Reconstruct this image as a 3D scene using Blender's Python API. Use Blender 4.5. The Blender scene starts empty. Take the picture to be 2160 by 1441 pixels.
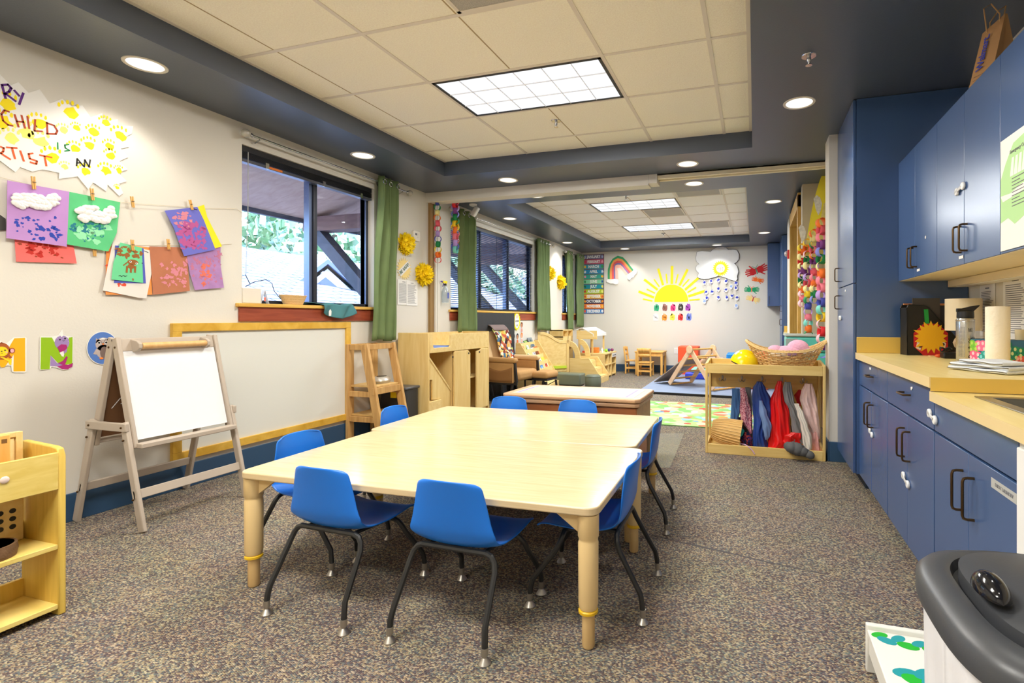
import bpy, bmesh, math, random
from mathutils import Vector, Matrix, Euler
random.seed(7)
PI = math.pi
scene = bpy.context.scene
COL = scene.collection
V = Vector

# ---------------------------------------------------------------- camera
CAM_H = 1.118
FPX, CXP, HYP, VXP = 1080.0, 1265.0, 673.0, 1592.0      # focal length, principal point, vanishing point (2160 px frame)
YAW = math.atan((VXP - CXP) / FPX)
SN, CS = math.sin(YAW), math.cos(YAW)
cam_d = bpy.data.cameras.new('camera'); cam = bpy.data.objects.new('camera', cam_d); COL.objects.link(cam)
cam.location = (0, 0, CAM_H); cam.rotation_euler = (PI / 2, 0, YAW)
cam_d.sensor_width = 36; cam_d.lens = 36 * FPX / 2160
cam_d.shift_x = (1080 - CXP) / 2160; cam_d.shift_y = (HYP - 720.5) / 2160
cam_d.clip_start = 0.05; cam_d.clip_end = 200
scene.camera = cam

def ray(px, py):
    u = (px - CXP) / FPX; v = (HYP - py) / FPX
    return V((-SN + CS * u, CS + SN * u, v))
def at_x(px, py, x):
    r = ray(px, py); return V((0, 0, CAM_H)) + r * (x / r.x)
def at_y(px, py, y):
    r = ray(px, py); return V((0, 0, CAM_H)) + r * (y / r.y)
def at_z(px, py, z):
    r = ray(px, py); return V((0, 0, CAM_H)) + r * ((z - CAM_H) / r.z)

# ---------------------------------------------------------------- materials
def lin(c):
    return tuple(((x / 255) / 12.92 if x / 255 <= 0.04045 else ((x / 255 + 0.055) / 1.055) ** 2.4) for x in c) + (1,)
MATS = {}
def nodes_of(name):
    m = bpy.data.materials.new(name); m.use_nodes = True
    nt = m.node_tree; b = nt.nodes['Principled BSDF']
    return m, nt, b
def add_bump(nt, b, scale, strength, dist=0.002, detail=4, coord='Object', stretch=None):
    tc = nt.nodes.new('ShaderNodeTexCoord'); n = nt.nodes.new('ShaderNodeTexNoise')
    n.inputs['Scale'].default_value = scale; n.inputs['Detail'].default_value = detail
    bp = nt.nodes.new('ShaderNodeBump'); bp.inputs['Strength'].default_value = strength; bp.inputs['Distance'].default_value = dist
    if stretch:
        mp = nt.nodes.new('ShaderNodeMapping'); mp.inputs['Scale'].default_value = stretch
        nt.links.new(tc.outputs[coord], mp.inputs[0]); nt.links.new(mp.outputs[0], n.inputs['Vector'])
    else:
        nt.links.new(tc.outputs[coord], n.inputs['Vector'])
    nt.links.new(n.outputs['Fac'], bp.inputs['Height']); nt.links.new(bp.outputs[0], b.inputs['Normal'])
def M(name, c=None, rough=0.6, metal=0.0, bump=None, spec=0.5, emit=None, es=1.0, var=0.0, vscale=6):
    """plain procedural material; c is sRGB 0-255"""
    if name in MATS: return MATS[name]
    m, nt, b = nodes_of(name)
    b.inputs['Base Color'].default_value = lin(c); b.inputs['Roughness'].default_value = rough
    b.inputs['Metallic'].default_value = metal; b.inputs['Specular IOR Level'].default_value = spec
    if var:
        tc = nt.nodes.new('ShaderNodeTexCoord'); n = nt.nodes.new('ShaderNodeTexNoise'); n.inputs['Scale'].default_value = vscale
        n.inputs['Detail'].default_value = 5
        r = nt.nodes.new('ShaderNodeValToRGB'); k = lin(c)
        r.color_ramp.elements[0].position = 0.3; r.color_ramp.elements[1].position = 0.7
        r.color_ramp.elements[0].color = tuple(x * (1 - var) for x in k[:3]) + (1,)
        r.color_ramp.elements[1].color = tuple(min(1, x * (1 + var)) for x in k[:3]) + (1,)
        nt.links.new(tc.outputs['Object'], n.inputs['Vector']); nt.links.new(n.outputs['Fac'], r.inputs[0]); nt.links.new(r.outputs[0], b.inputs['Base Color'])
    if bump: add_bump(nt, b, *bump)
    if emit is not None:
        b.inputs['Emission Color'].default_value = lin(emit); b.inputs['Emission Strength'].default_value = es
    MATS[name] = m
    return m
def wood(name, c1=None, c2=None, rough=0.45, scale=3.0, stretch=(1, 12, 12), spec=0.4, coord='Object'):
    if name in MATS: return MATS[name]
    m, nt, b = nodes_of(name)
    tc = nt.nodes.new('ShaderNodeTexCoord'); mp = nt.nodes.new('ShaderNodeMapping'); mp.inputs['Scale'].default_value = stretch
    n = nt.nodes.new('ShaderNodeTexNoise'); n.inputs['Scale'].default_value = scale; n.inputs['Detail'].default_value = 6; n.inputs['Distortion'].default_value = 0.6
    r = nt.nodes.new('ShaderNodeValToRGB'); r.color_ramp.elements[0].color = lin(c1); r.color_ramp.elements[1].color = lin(c2)
    r.color_ramp.elements[0].position = 0.35; r.color_ramp.elements[1].position = 0.68
    nt.links.new(tc.outputs[coord], mp.inputs[0]); nt.links.new(mp.outputs[0], n.inputs['Vector'])
    nt.links.new(n.outputs['Fac'], r.inputs[0]); nt.links.new(r.outputs[0], b.inputs['Base Color'])
    b.inputs['Roughness'].default_value = rough; b.inputs['Specular IOR Level'].default_value = spec
    MATS[name] = m
    return m
def cells(name, cols=None, scale=60, rough=0.8, bump=0.0, stretch=(1, 1, 1), tint=0.0, dist=0.004):
    """cells of several colours (voronoi), for carpets, prints, knits"""
    if name in MATS: return MATS[name]
    m, nt, b = nodes_of(name)
    tc = nt.nodes.new('ShaderNodeTexCoord'); mp = nt.nodes.new('ShaderNodeMapping'); mp.inputs['Scale'].default_value = stretch
    vo = nt.nodes.new('ShaderNodeTexVoronoi'); vo.inputs['Scale'].default_value = scale
    sp = nt.nodes.new('ShaderNodeSeparateColor'); r = nt.nodes.new('ShaderNodeValToRGB'); r.color_ramp.interpolation = 'CONSTANT'
    el = r.color_ramp.elements
    while len(el) < len(cols): el.new(0.5)
    for i, c in enumerate(cols):
        el[i].position = i / len(cols); el[i].color = lin(c)
    nt.links.new(tc.outputs['Object'], mp.inputs[0]); nt.links.new(mp.outputs[0], vo.inputs['Vector'])
    nt.links.new(vo.outputs['Color'], sp.inputs[0]); nt.links.new(sp.outputs[0], r.inputs[0])
    nt.links.new(r.outputs[0], b.inputs['Base Color'])
    b.inputs['Roughness'].default_value = rough; b.inputs['Specular IOR Level'].default_value = 0.15
    if bump:
        bp = nt.nodes.new('ShaderNodeBump'); bp.inputs['Strength'].default_value = bump; bp.inputs['Distance'].default_value = dist; bp.invert = True
        nt.links.new(vo.outputs['Distance'], bp.inputs['Height']); nt.links.new(bp.outputs[0], b.inputs['Normal'])
    MATS[name] = m
    return m
def glow(name, c, s):
    if name in MATS: return MATS[name]
    m = bpy.data.materials.new(name); m.use_nodes = True; nt = m.node_tree; nt.nodes.clear()
    e = nt.nodes.new('ShaderNodeEmission'); e.inputs[0].default_value = lin(c); e.inputs[1].default_value = s
    o = nt.nodes.new('ShaderNodeOutputMaterial'); nt.links.new(e.outputs[0], o.inputs[0]); MATS[name] = m
    return m
def clear(name, c=(255, 255, 255), gloss=0.08, rough=0.02, solid=0.0):
    """clear sheet: transparent with a little gloss and (solid) some of its own colour"""
    if name in MATS: return MATS[name]
    m = bpy.data.materials.new(name); m.use_nodes = True; nt = m.node_tree; nt.nodes.clear()
    t = nt.nodes.new('ShaderNodeBsdfTransparent'); t.inputs[0].default_value = lin(c)
    g = nt.nodes.new('ShaderNodeBsdfGlossy'); g.inputs['Roughness'].default_value = rough
    x = nt.nodes.new('ShaderNodeMixShader'); x.inputs[0].default_value = gloss
    o = nt.nodes.new('ShaderNodeOutputMaterial')
    nt.links.new(t.outputs[0], x.inputs[1]); nt.links.new(g.outputs[0], x.inputs[2])
    last = x
    if solid:
        d = nt.nodes.new('ShaderNodeBsdfDiffuse'); d.inputs[0].default_value = lin(c)
        y = nt.nodes.new('ShaderNodeMixShader'); y.inputs[0].default_value = solid
        nt.links.new(x.outputs[0], y.inputs[1]); nt.links.new(d.outputs[0], y.inputs[2]); last = y
    nt.links.new(last.outputs[0], o.inputs[0]); MATS[name] = m
    return m

# ---------------------------------------------------------------- mesh builder
def frame(o, x, y):
    x = V(x).normalized(); y = V(y); z = x.cross(y).normalized(); y = z.cross(x)
    m = Matrix.Identity(4)
    for i in range(3): m[i][0], m[i][1], m[i][2], m[i][3] = x[i], y[i], z[i], o[i]
    return m
LWALL, BWALL = -3.62, 10.6
def on_left(y=0, z=0, off=0.0):      # local x = +Y, local y = up, local z = into the room
    return frame((LWALL + off, y, z), (0, 1, 0), (0, 0, 1))
def on_back(x=0, z=0, off=0.0, wall=BWALL):
    return frame((x, wall - off, z), (1, 0, 0), (0, 0, 1))
def lw(px, py):                      # a point of the left wall, in the on_left() frame
    p = at_x(px, py, LWALL); return (p.y, p.z)
def bw(px, py, wall=BWALL):
    p = at_y(px, py, wall); return (p.x, p.z)
def T(x, y, z): return Matrix.Translation((x, y, z))
def R(deg, ax='Z'): return Matrix.Rotation(math.radians(deg), 4, ax)

class MB:
    def __init__(s): s.v, s.f, s.k, s.mats, s.cur, s.x = [], [], [], [], 0, Matrix.Identity(4)
    def use(s, m):
        if m not in s.mats: s.mats.append(m)
        s.cur = s.mats.index(m); return s
    def at(s, m): s.x = m; return s
    def add(s, vs, fs):
        b = len(s.v); s.v += [s.x @ V(p) for p in vs]
        for f in fs: s.f.append([b + i for i in f]); s.k.append(s.cur)
        return s
    def box(s, x0, x1, y0, y1, z0, z1):
        return s.add([(x0, y0, z0), (x1, y0, z0), (x1, y1, z0), (x0, y1, z0), (x0, y0, z1), (x1, y0, z1), (x1, y1, z1), (x0, y1, z1)],
                     [(0, 3, 2, 1), (4, 5, 6, 7), (0, 1, 5, 4), (1, 2, 6, 5), (2, 3, 7, 6), (3, 0, 4, 7)])
    def bar(s, p, q, w, h, up=(0, 0, 1)):
        p, q = V(p), V(q); d = (q - p).normalized(); u = V(up)
        if abs(d.dot(u)) > 0.99: u = V((0, 1, 0)) if abs(d.y) < 0.9 else V((1, 0, 0))
        a = d.cross(u).normalized() * (w / 2); b = a.cross(d).normalized() * (h / 2)
        return s.add([p - a - b, p + a - b, p + a + b, p - a + b, q - a - b, q + a - b, q + a + b, q - a + b],
                     [(0, 1, 2, 3), (7, 6, 5, 4), (0, 4, 5, 1), (1, 5, 6, 2), (2, 6, 7, 3), (3, 7, 4, 0)])
    def tube(s, pts, r, n=8, closed=False):
        pts = [V(p) for p in pts]; m = len(pts); vs, fs = [], []
        rs = r if isinstance(r, (list, tuple)) else [r] * m
        t0 = (pts[1] - pts[0]).normalized(); a = V((0, 0, 1)) if abs(t0.z) < 0.9 else V((1, 0, 0))
        nn = (a - t0 * a.dot(t0)).normalized()
        for i in range(m):
            t = (pts[(i + 1) % m] - pts[i - 1]) if (closed or 0 < i < m - 1) else (pts[1] - pts[0] if i == 0 else pts[-1] - pts[-2])
            t = t.normalized(); nn = (nn - t * nn.dot(t)).normalized(); bb = t.cross(nn)
            for j in range(n):
                q = 2 * PI * j / n; vs.append(pts[i] + (nn * math.cos(q) + bb * math.sin(q)) * rs[i])
        for i in range(m if closed else m - 1):
            for j in range(n):
                a0, a1 = i * n + j, i * n + (j + 1) % n; b0, b1 = ((i + 1) % m) * n + j, ((i + 1) % m) * n + (j + 1) % n
                fs.append((a0, a1, b1, b0))
        if not closed: fs += [tuple(range(n))[::-1], tuple((m - 1) * n + j for j in range(n))]
        return s.add(vs, fs)
    def lathe(s, prof, n=24, c=(0, 0, 0), sx=1, sy=1):
        vs, fs = [], []
        for r, z in prof:
            for j in range(n):
                q = 2 * PI * j / n; vs.append((c[0] + r * sx * math.cos(q), c[1] + r * sy * math.sin(q), c[2] + z))
        for i in range(len(prof) - 1):
            for j in range(n):
                fs.append((i * n + j, i * n + (j + 1) % n, (i + 1) * n + (j + 1) % n, (i + 1) * n + j))
        if prof[0][0] > 1e-6: fs.append(tuple(range(n))[::-1])
        if prof[-1][0] > 1e-6: fs.append(tuple((len(prof) - 1) * n + j for j in range(n)))
        return s.add(vs, fs)
    def prism(s, poly, t, z=0.0):
        a = sum(poly[i][0] * poly[(i + 1) % len(poly)][1] - poly[(i + 1) % len(poly)][0] * poly[i][1] for i in range(len(poly)))
        if a < 0: poly = poly[::-1]
        n = len(poly)
        vs = [(x, y, z) for x, y in poly] + [(x, y, z + t) for x, y in poly]
        fs = [tuple(range(n))[::-1], tuple(range(n, 2 * n))] + [(i, (i + 1) % n, n + (i + 1) % n, n + i) for i in range(n)]
        return s.add(vs, fs)
    def grid(s, f, nu, nv, closeu=False):
        vs = [f(i / (nu if closeu else nu - 1), j / (nv - 1)) for j in range(nv) for i in range(nu)]
        fs = []
        for j in range(nv - 1):
            for i in range(nu if closeu else nu - 1):
                fs.append((j * nu + i, j * nu + (i + 1) % nu, (j + 1) * nu + (i + 1) % nu, (j + 1) * nu + i))
        return s.add(vs, fs)
    def ball(s, c, r, n=12, m=8):
        r = r if isinstance(r, (list, tuple)) else (r, r, r)
        return s.grid(lambda u, v: (c[0] + r[0] * math.sin(PI * v) * math.cos(2 * PI * u), c[1] + r[1] * math.sin(PI * v) * math.sin(2 * PI * u), c[2] - r[2] * math.cos(PI * v)), n, m, True)
    def ribbon(s, pts, w, z=0.0, t=0.0008):
        for (a, b), (c, d) in zip(pts, pts[1:]):
            dx, dy = c - a, d - b; L = math.hypot(dx, dy) or 1e-6; nx, ny = -dy / L * w / 2, dx / L * w / 2; ex, ey = dx / L * w * .3, dy / L * w * .3
            s.prism([(a + nx - ex, b + ny - ey), (a - nx - ex, b - ny - ey), (c - nx + ex, d - ny + ey), (c + nx + ex, d + ny + ey)], t, z)
        return s
    def blob(s, c, r, z, t=0.0008, n=14, j=0.0):
        r = r if isinstance(r, (list, tuple)) else (r, r)
        return s.prism([(c[0] + r[0] * math.cos(2 * PI * i / n) * (1 + random.uniform(-j, j)), c[1] + r[1] * math.sin(2 * PI * i / n) * (1 + random.uniform(-j, j))) for i in range(n)], t, z)
    def obj(s, name, mat=None, parent=None, smooth=False, bevel=0, seg=2, sub=0, thick=0, ang=40):
        me = bpy.data.meshes.new(name)
        me.from_pydata([tuple(p) for p in s.v], [], s.f)
        ms = s.mats if s.mats else [mat]
        for m in ms: me.materials.append(m)
        if len(ms) > 1: me.polygons.foreach_set('material_index', s.k)
        me.update()
        o = bpy.data.objects.new(name, me); COL.objects.link(o)
        if thick:
            d = o.modifiers.new('thick', 'SOLIDIFY'); d.thickness = thick; d.offset = 0
        if sub:
            d = o.modifiers.new('sub', 'SUBSURF'); d.levels = sub; d.render_levels = sub
        if bevel:
            d = o.modifiers.new('bevel', 'BEVEL'); d.width = bevel; d.segments = seg; d.limit_method = 'ANGLE'; d.angle_limit = math.radians(35)
            smooth = True
        if smooth:
            me.polygons.foreach_set('use_smooth', [True] * len(me.polygons))
            if not sub: me.set_sharp_from_angle(angle=math.radians(ang))
        if parent: o.parent = parent
        return o

def tag(o, label, cat, group=None, kind=None):
    if label: o['label'] = label
    if cat: o['category'] = cat
    if group: o['group'] = group
    if kind: o['kind'] = kind
    return o
def thing(name, label, cat, loc=(0, 0, 0), rz=0, group=None, mat=None):
    o = bpy.data.objects.new(name, None); COL.objects.link(o)
    if mat is not None: o.matrix_world = mat
    else: o.location = loc; o.rotation_euler = (0, 0, math.radians(rz))
    o.empty_display_size = 0.05
    return tag(o, label, cat, group)
def struct(o, label=None): return tag(o, label, None, None, 'structure')
def copy_tree(o, parent=None):
    c = o.copy(); COL.objects.link(c); c.parent = parent
    for ch in list(o.children): copy_tree(ch, c)
    return c
def lettering(s, size, mat, m, name='lettering', parent=None, t=0.0006, align='CENTER', sx=1.0, bold=0.0):
    cu = bpy.data.curves.new('t', 'FONT'); cu.body = s; cu.size = size; cu.align_x = align; cu.align_y = 'CENTER'; cu.extrude = t; cu.offset = bold; cu.resolution_u = 3
    ob = bpy.data.objects.new('t', cu); COL.objects.link(ob)
    dg = bpy.context.evaluated_depsgraph_get(); me = bpy.data.meshes.new_from_object(ob.evaluated_get(dg))
    bpy.data.objects.remove(ob); bpy.data.curves.remove(cu)
    me.transform(m @ Matrix.Diagonal((sx, 1, 1, 1))); me.materials.clear(); me.materials.append(mat)
    o = bpy.data.objects.new(name, me); COL.objects.link(o)
    if parent: o.parent = parent
    return o
def circle(r, n=24, c=(0, 0), a0=0.0): return [(c[0] + r * math.cos(a0 + 2 * PI * i / n), c[1] + r * math.sin(a0 + 2 * PI * i / n)) for i in range(n)]
def star(r0, r1, n, c=(0, 0), j=0.0): return [(c[0] + (r1 if i % 2 else r0 * (1 + random.uniform(-j, j))) * math.cos(PI * i / n + .1), c[1] + (r1 if i % 2 else r0) * math.sin(PI * i / n + .1)) for i in range(2 * n)]

# ---------------------------------------------------------------- shared materials
WALLP = M('wall paint', (222, 217, 206), 0.7, bump=(90, 0.25, 0.002), spec=0.3)
WALLT = M('shaded wall paint', (196, 184, 164), 0.7, bump=(90, 0.25, 0.002), spec=0.3)  # wall paint darkened to taupe, shade of these faces put into the colour
SOFFIT = M('slate blue ceiling paint', (76, 85, 101), 0.36, bump=(120, 0.25, 0.002), spec=0.6)
BLUEBASE = M('blue rubber baseboard', (46, 78, 110), 0.45)
NAVY = M('blue cabinet laminate', (64, 92, 138), 0.27, bump=(250, 0.06, 0.001), spec=0.85)
MAPLE = wood('pale maple', (230, 198, 128), (239, 212, 148), 0.4, 2.5, (1, 10, 10))
MAPLEZ = wood('pale maple upright grain', (227, 193, 122), (237, 208, 142), 0.42, 2.5, (10, 10, 1))
TABLEM = wood('maple laminate tabletop', (214, 190, 148), (224, 202, 162), 0.17, 4, (1, 16, 16), 0.5)
OAK = wood('oak wood', (190, 144, 84), (214, 172, 110), 0.5, 3, (14, 14, 1))
PINE = wood('pine wood', (222, 166, 84), (236, 188, 108), 0.45, 3, (12, 12, 1))
REDWOOD = wood('reddish sill wood', (140, 62, 40), (166, 82, 54), 0.45, 3, (14, 1, 14))
GOLDWOOD = wood('golden varnished pine', (206, 158, 50), (230, 186, 82), 0.4, 3, (3, 3, 3))
WHITE = M('white plastic', (238, 238, 236), 0.4)
PAPERW = M('white paper', (238, 236, 232), 0.8)
BLACK = M('black plastic', (22, 22, 24), 0.4)
DARKM = M('dark window frame', (40, 42, 48), 0.35)
CHROME = M('chrome', (200, 200, 200), 0.2, 1.0)
BRASS = M('aged bronze pull', (92, 70, 46), 0.3, 0.9)
INK = M('black marker ink', (38, 36, 36), 0.7)
GREYINK = M('grey print', (120, 120, 124), 0.8)
YEL = M('yellow paper', (250, 226, 20), 0.7)
# ================================================================ room shell
ZS, ZC = 2.566, 2.708          # soffit and tile heights
YB = -2.6                      # wall behind the camera
WIN = [(2.85, 4.22, 1.235, 2.41), (5.56, 8.08, 1.235, 2.385), (9.42, 10.16, 1.235, 2.385)]

def carpet_mat():
    m, nt, b = nodes_of('looped carpet')
    tc = nt.nodes.new('ShaderNodeTexCoord'); mp = nt.nodes.new('ShaderNodeMapping'); mp.inputs['Scale'].default_value = (1.0, 1.5, 1); mp.inputs['Rotation'].default_value = (0, 0, 0.5)
    vo = nt.nodes.new('ShaderNodeTexVoronoi'); vo.inputs['Scale'].default_value = 145; vo.inputs['Randomness'].default_value = 0.5
    sp = nt.nodes.new('ShaderNodeSeparateColor'); r = nt.nodes.new('ShaderNodeValToRGB'); r.color_ramp.interpolation = 'CONSTANT'
    cols = [(98, 86, 84), (158, 140, 116), (108, 112, 116), (192, 178, 150), (122, 104, 100), (156, 146, 130), (90, 84, 88), (176, 158, 126), (122, 126, 118), (110, 96, 92)]
    el = r.color_ramp.elements
    while len(el) < len(cols): el.new(0.5)
    for i, c in enumerate(cols): el[i].position = i / len(cols); el[i].color = lin(c)
    nz = nt.nodes.new('ShaderNodeTexNoise'); nz.inputs['Scale'].default_value = 5; nz.inputs['Detail'].default_value = 6
    mx = nt.nodes.new('ShaderNodeMix'); mx.data_type = 'RGBA'; mx.blend_type = 'OVERLAY'; mx.inputs[0].default_value = 0.12
    nt.links.new(tc.outputs['Object'], mp.inputs[0]); nt.links.new(mp.outputs[0], vo.inputs['Vector']); nt.links.new(tc.outputs['Object'], nz.inputs['Vector'])
    nt.links.new(vo.outputs['Color'], sp.inputs[0]); nt.links.new(sp.outputs[0], r.inputs[0])
    nt.links.new(r.outputs[0], mx.inputs[6]); nt.links.new(nz.outputs['Color'], mx.inputs[7]); nt.links.new(mx.outputs[2], b.inputs['Base Color'])
    b.inputs['Roughness'].default_value = 0.95; b.inputs['Specular IOR Level'].default_value = 0.1
    bp = nt.nodes.new('ShaderNodeBump'); bp.inputs['Strength'].default_value = 1.0; bp.inputs['Distance'].default_value = 0.006; bp.invert = True
    nt.links.new(vo.outputs['Distance'], bp.inputs['Height']); nt.links.new(bp.outputs[0], b.inputs['Normal'])
    return m
CARPET = carpet_mat()
struct(MB().box(LWALL - .15, 1.4, YB - .1, BWALL + .15, -.1, 0).obj('floor', CARPET), 'looped grey brown carpet over the whole floor')
SEAM = MB()
for (xa, ya_, xb, yb_, ww) in ((-.55, 2.62, -.30, 2.56, .006), (-.30, 2.56, -.12, 2.52, .014), (-.12, 2.52, .08, 2.47, .010), (.08, 2.47, .30, 2.43, .006)):
    SEAM.bar((xa, ya_, .0008), (xb, yb_, .0008), ww, .0012)
SEAM.obj('carpet_seam', M('frayed seam', (88, 84, 84), .9), bpy.data.objects['floor'])
w = MB(); y = YB
for (a, b, z0, z1) in WIN:
    w.box(LWALL - .15, LWALL, y, a, 0, 2.9); w.box(LWALL - .15, LWALL, a, b, 0, z0); w.box(LWALL - .15, LWALL, a, b, z1, 2.9); y = b
w.box(LWALL - .15, LWALL, y, BWALL, 0, 2.9)
struct(w.obj('wall_left', WALLP), 'cream wall with the three windows')
struct(MB().box(LWALL - .15, 1.4, BWALL, BWALL + .15, 0, 2.9).obj('wall_back', WALLP), 'cream end wall with paper sun and cloud')
struct(MB().box(LWALL - .15, 1.4, YB - .15, YB, 0, 2.9).obj('wall_front', WALLP), 'wall behind the camera')
struct(MB().box(1.275, 1.4, YB, 4.38, 0, 2.9).obj('wall_right', WALLP), 'cream wall behind the blue kitchen units')
struct(MB().box(.56, 1.4, 4.38, 4.6, 0, ZS).obj('wall_stub', WALLP), 'cream wall end beside the tall blue cabinet')
struct(MB().box(.70, 1.4, 4.6, 5.9, 0, ZS).obj('wall_recess', WALLT), 'recessed wall behind the paper chains, its shade put in as taupe')
struct(MB().box(.49, 1.4, 5.9, 6.06, 0, ZS).obj('wall_pier', WALLT), 'wall end beside the tall wooden door casing, its shade put in as taupe')
struct(MB().box(.60, 1.4, 6.06, 7.5, 0, ZS).box(.47, 1.4, 7.5, 8.2, 0, ZS).box(1.1, 1.4, 8.2, BWALL, 0, ZS).obj('wall_far', WALLP), 'wall with the wooden door casing')
# ceilings
C1 = (-3.01, -.02, -1.7, 4.51); C2 = (-3.05, -.09, 5.85, 10.0)
c = MB()
for x0, x1, y0, y1 in ((LWALL, C1[0], YB, BWALL), (C1[1], 1.275, YB, BWALL), (C1[0], C1[1], YB, C1[2]), (C1[0], C1[1], C1[3], C2[2]), (C1[0], C1[1], C2[3], BWALL)):
    c.box(x0, x1, y0, y1, ZS, 2.9)
c.box(C2[1], C1[1], C2[2], C2[3], ZS, 2.9); c.box(C1[0] - .0, C2[0] + .0, C2[2], C2[3], ZS, 2.9) if C2[0] > C1[0] else None
struct(c.obj('ceiling', SOFFIT), 'dark slate blue dropped ceiling around the tile fields')
TILE1 = M('warm lit acoustic tile', (253, 246, 228), 0.9, bump=(160, 0.6, 0.004), var=0.06, vscale=120, spec=0.1)  # same tile as the far room, warm bounce light tinted in
TILE2 = M('whiter lit acoustic tile', (250, 248, 242), 0.9, bump=(160, 0.6, 0.004), var=0.05, vscale=120, spec=0.1)  # same tile again, tinted whiter for the far room light
TBAR = M('white ceiling grid', (226, 218, 204), 0.5)
def tiles(name, cf, tm, runners, laterals, scores, label):
    o = struct(MB().box(cf[0], cf[1], cf[2], cf[3], ZC, ZC + .05).obj(name, tm), label)
    g = MB(); e = .012
    for x in runners + [cf[0] + e, cf[1] - e]: g.box(x - e, x + e, cf[2], cf[3], ZC - .004, ZC + .002)
    for yy in laterals: g.box(cf[0], cf[1], yy - e, yy + e, ZC - .0036, ZC + .002)
    g.obj('grid_bars', TBAR, o)
    s = MB()
    for x in scores: s.box(x - .004, x + .004, cf[2], cf[3], ZC - .0012, ZC + .001)
    s.obj('tile_grooves', M('tile groove', (178, 156, 118), 0.9), o)
tiles('ceiling_front', C1, TILE1, [-2.094, -.883, -.25], [2.957 + .61 * k for k in range(-7, 3)], [-2.72, -1.49], 'tile field above the play tables, warm light tinted into its cream')
tiles('ceiling_rear', C2, TILE2, [-2.2, -.985, -.38], [6.70 + .597 * k for k in range(-1, 6)], [-2.8, -1.59], 'same tile in the far room, tinted off white for its whiter light')
# dividing beam with track, wall jamb
t = MB().use(WALLP); t.box(LWALL, -1.02, 5.05, 5.2, 2.46, ZS); t.box(-1.02, -.93, 5.05, 5.2, 2.475, ZS)
t.use(M('cream track metal', (232, 222, 194), 0.4)); t.box(-.93, .70, 5.06, 5.085, 2.515, ZS); t.box(-.93, .70, 5.15, 5.175, 2.515, ZS); t.box(-.93, .70, 5.06, 5.175, 2.548, ZS); t.box(-.93, .70, 5.1, 5.135, 2.53, ZS)
struct(t.obj('trim_1', None, bevel=.003), 'cream partition track crossing the ceiling')
t = MB().use(M('brown cork strip', (150, 118, 70), 0.8, var=.2, vscale=200)).box(LWALL, LWALL + .03, 5.10, 5.17, 0, 2.46).use(WALLP).box(LWALL, LWALL + .05, 5.17, 5.2, 0, 2.46).use(M('grey jamb groove', (120, 116, 108), .6)).box(LWALL, LWALL + .025, 5.2, 5.225, 0, 2.46).use(WALLP).box(LWALL, LWALL + .04, 5.225, 5.28, 0, 2.46)
struct(t.obj('trim_2'), 'cork edged partition jamb on the window wall')
# baseboards
def base(name, x0, x1, y0, y1, label): struct(MB().box(x0, x1, y0, y1, 0, .155).obj(name, BLUEBASE, bevel=.003), label)
base('baseboard_left', LWALL, LWALL + .012, YB, BWALL, 'blue rubber baseboard under the window wall')
base('baseboard_back', LWALL + .012, 1.0, BWALL - .012, BWALL, 'blue rubber baseboard along the end wall')
base('baseboard_stub', .56, 1.2, 4.366, 4.38, 'blue rubber baseboard on the wall end'); base('baseboard_stub_side', .546, .56, 4.366, 4.6, 'blue rubber baseboard round the wall end')
base('baseboard_front', LWALL + .012, 1.275, YB, YB + .012, 'blue baseboard behind the camera')
# ---------------------------------------------------------------- windows
GLASS = clear('window glass', (246, 250, 255), 0.05, 0.0)
FRAMEM = M('dark bronze window frame', (52, 54, 62), 0.3, 0.3)
SILLTOP = wood('varnished sill top', (214, 164, 70), (232, 188, 98), 0.4, 3, (14, 1, 14))
def window(n, a, b, z0, z1, mull, label):
    x = LWALL - .10
    o = struct(thing('window_%d' % n, None, None, (x, (a + b) / 2, z0)), label)
    def L(mb, nm, m, **k):
        for i, p in enumerate(mb.v): mb.v[i] = p - V((x, (a + b) / 2, z0))
        return mb.obj(nm, m, o, **k)
    f = MB(); e = .045
    f.box(x - .03, x + .03, a, a + e, z0, z1).box(x - .03, x + .03, b - e, b, z0, z1).box(x - .03, x + .03, a, b, z0, z0 + .03).box(x - .03, x + .03, a, b, z1 - e, z1)
    for k in mull: f.box(x - .03, x + .03, k - .01, k + .028, z0, z1)
    L(f, 'window_frame', FRAMEM, bevel=.004); sf = MB()
    for k in mull: sf.box(x - .046, x + .012, k - .042, k - .012, z0 + .03, z1 - e)
    sf.box(x - .02, x + .034, b - e, b - e + .012, z0 + .03, z1 - e)
    if mull: L(sf, 'sash_stile', M('glare tinted sash metal', (112, 128, 164), .3, .5))  # window glare put into this blue metal colour, right edge strip too
    L(MB().box(x - .004, x, a + .01, b - .01, z0 + .01, z1 - .01), 'glass_pane', GLASS)
    L(MB().box(LWALL - .07, LWALL + .035, a - .05, b + .05, z0 - .028, z0), 'sill_board', SILLTOP, bevel=.004)
    L(MB().box(LWALL, LWALL + .016, a - .03, b + .03, z0 - .135, z0 - .028), 'apron_board', REDWOOD, bevel=.003)
    return o
window(1, *WIN[0], [3.57], 'nearest window over the framed board')
window(2, *WIN[1], [6.4, 7.25], 'wide middle window with lowered blind')
window(3, *WIN[2], [9.8], 'narrow far window between two curtains')

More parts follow.
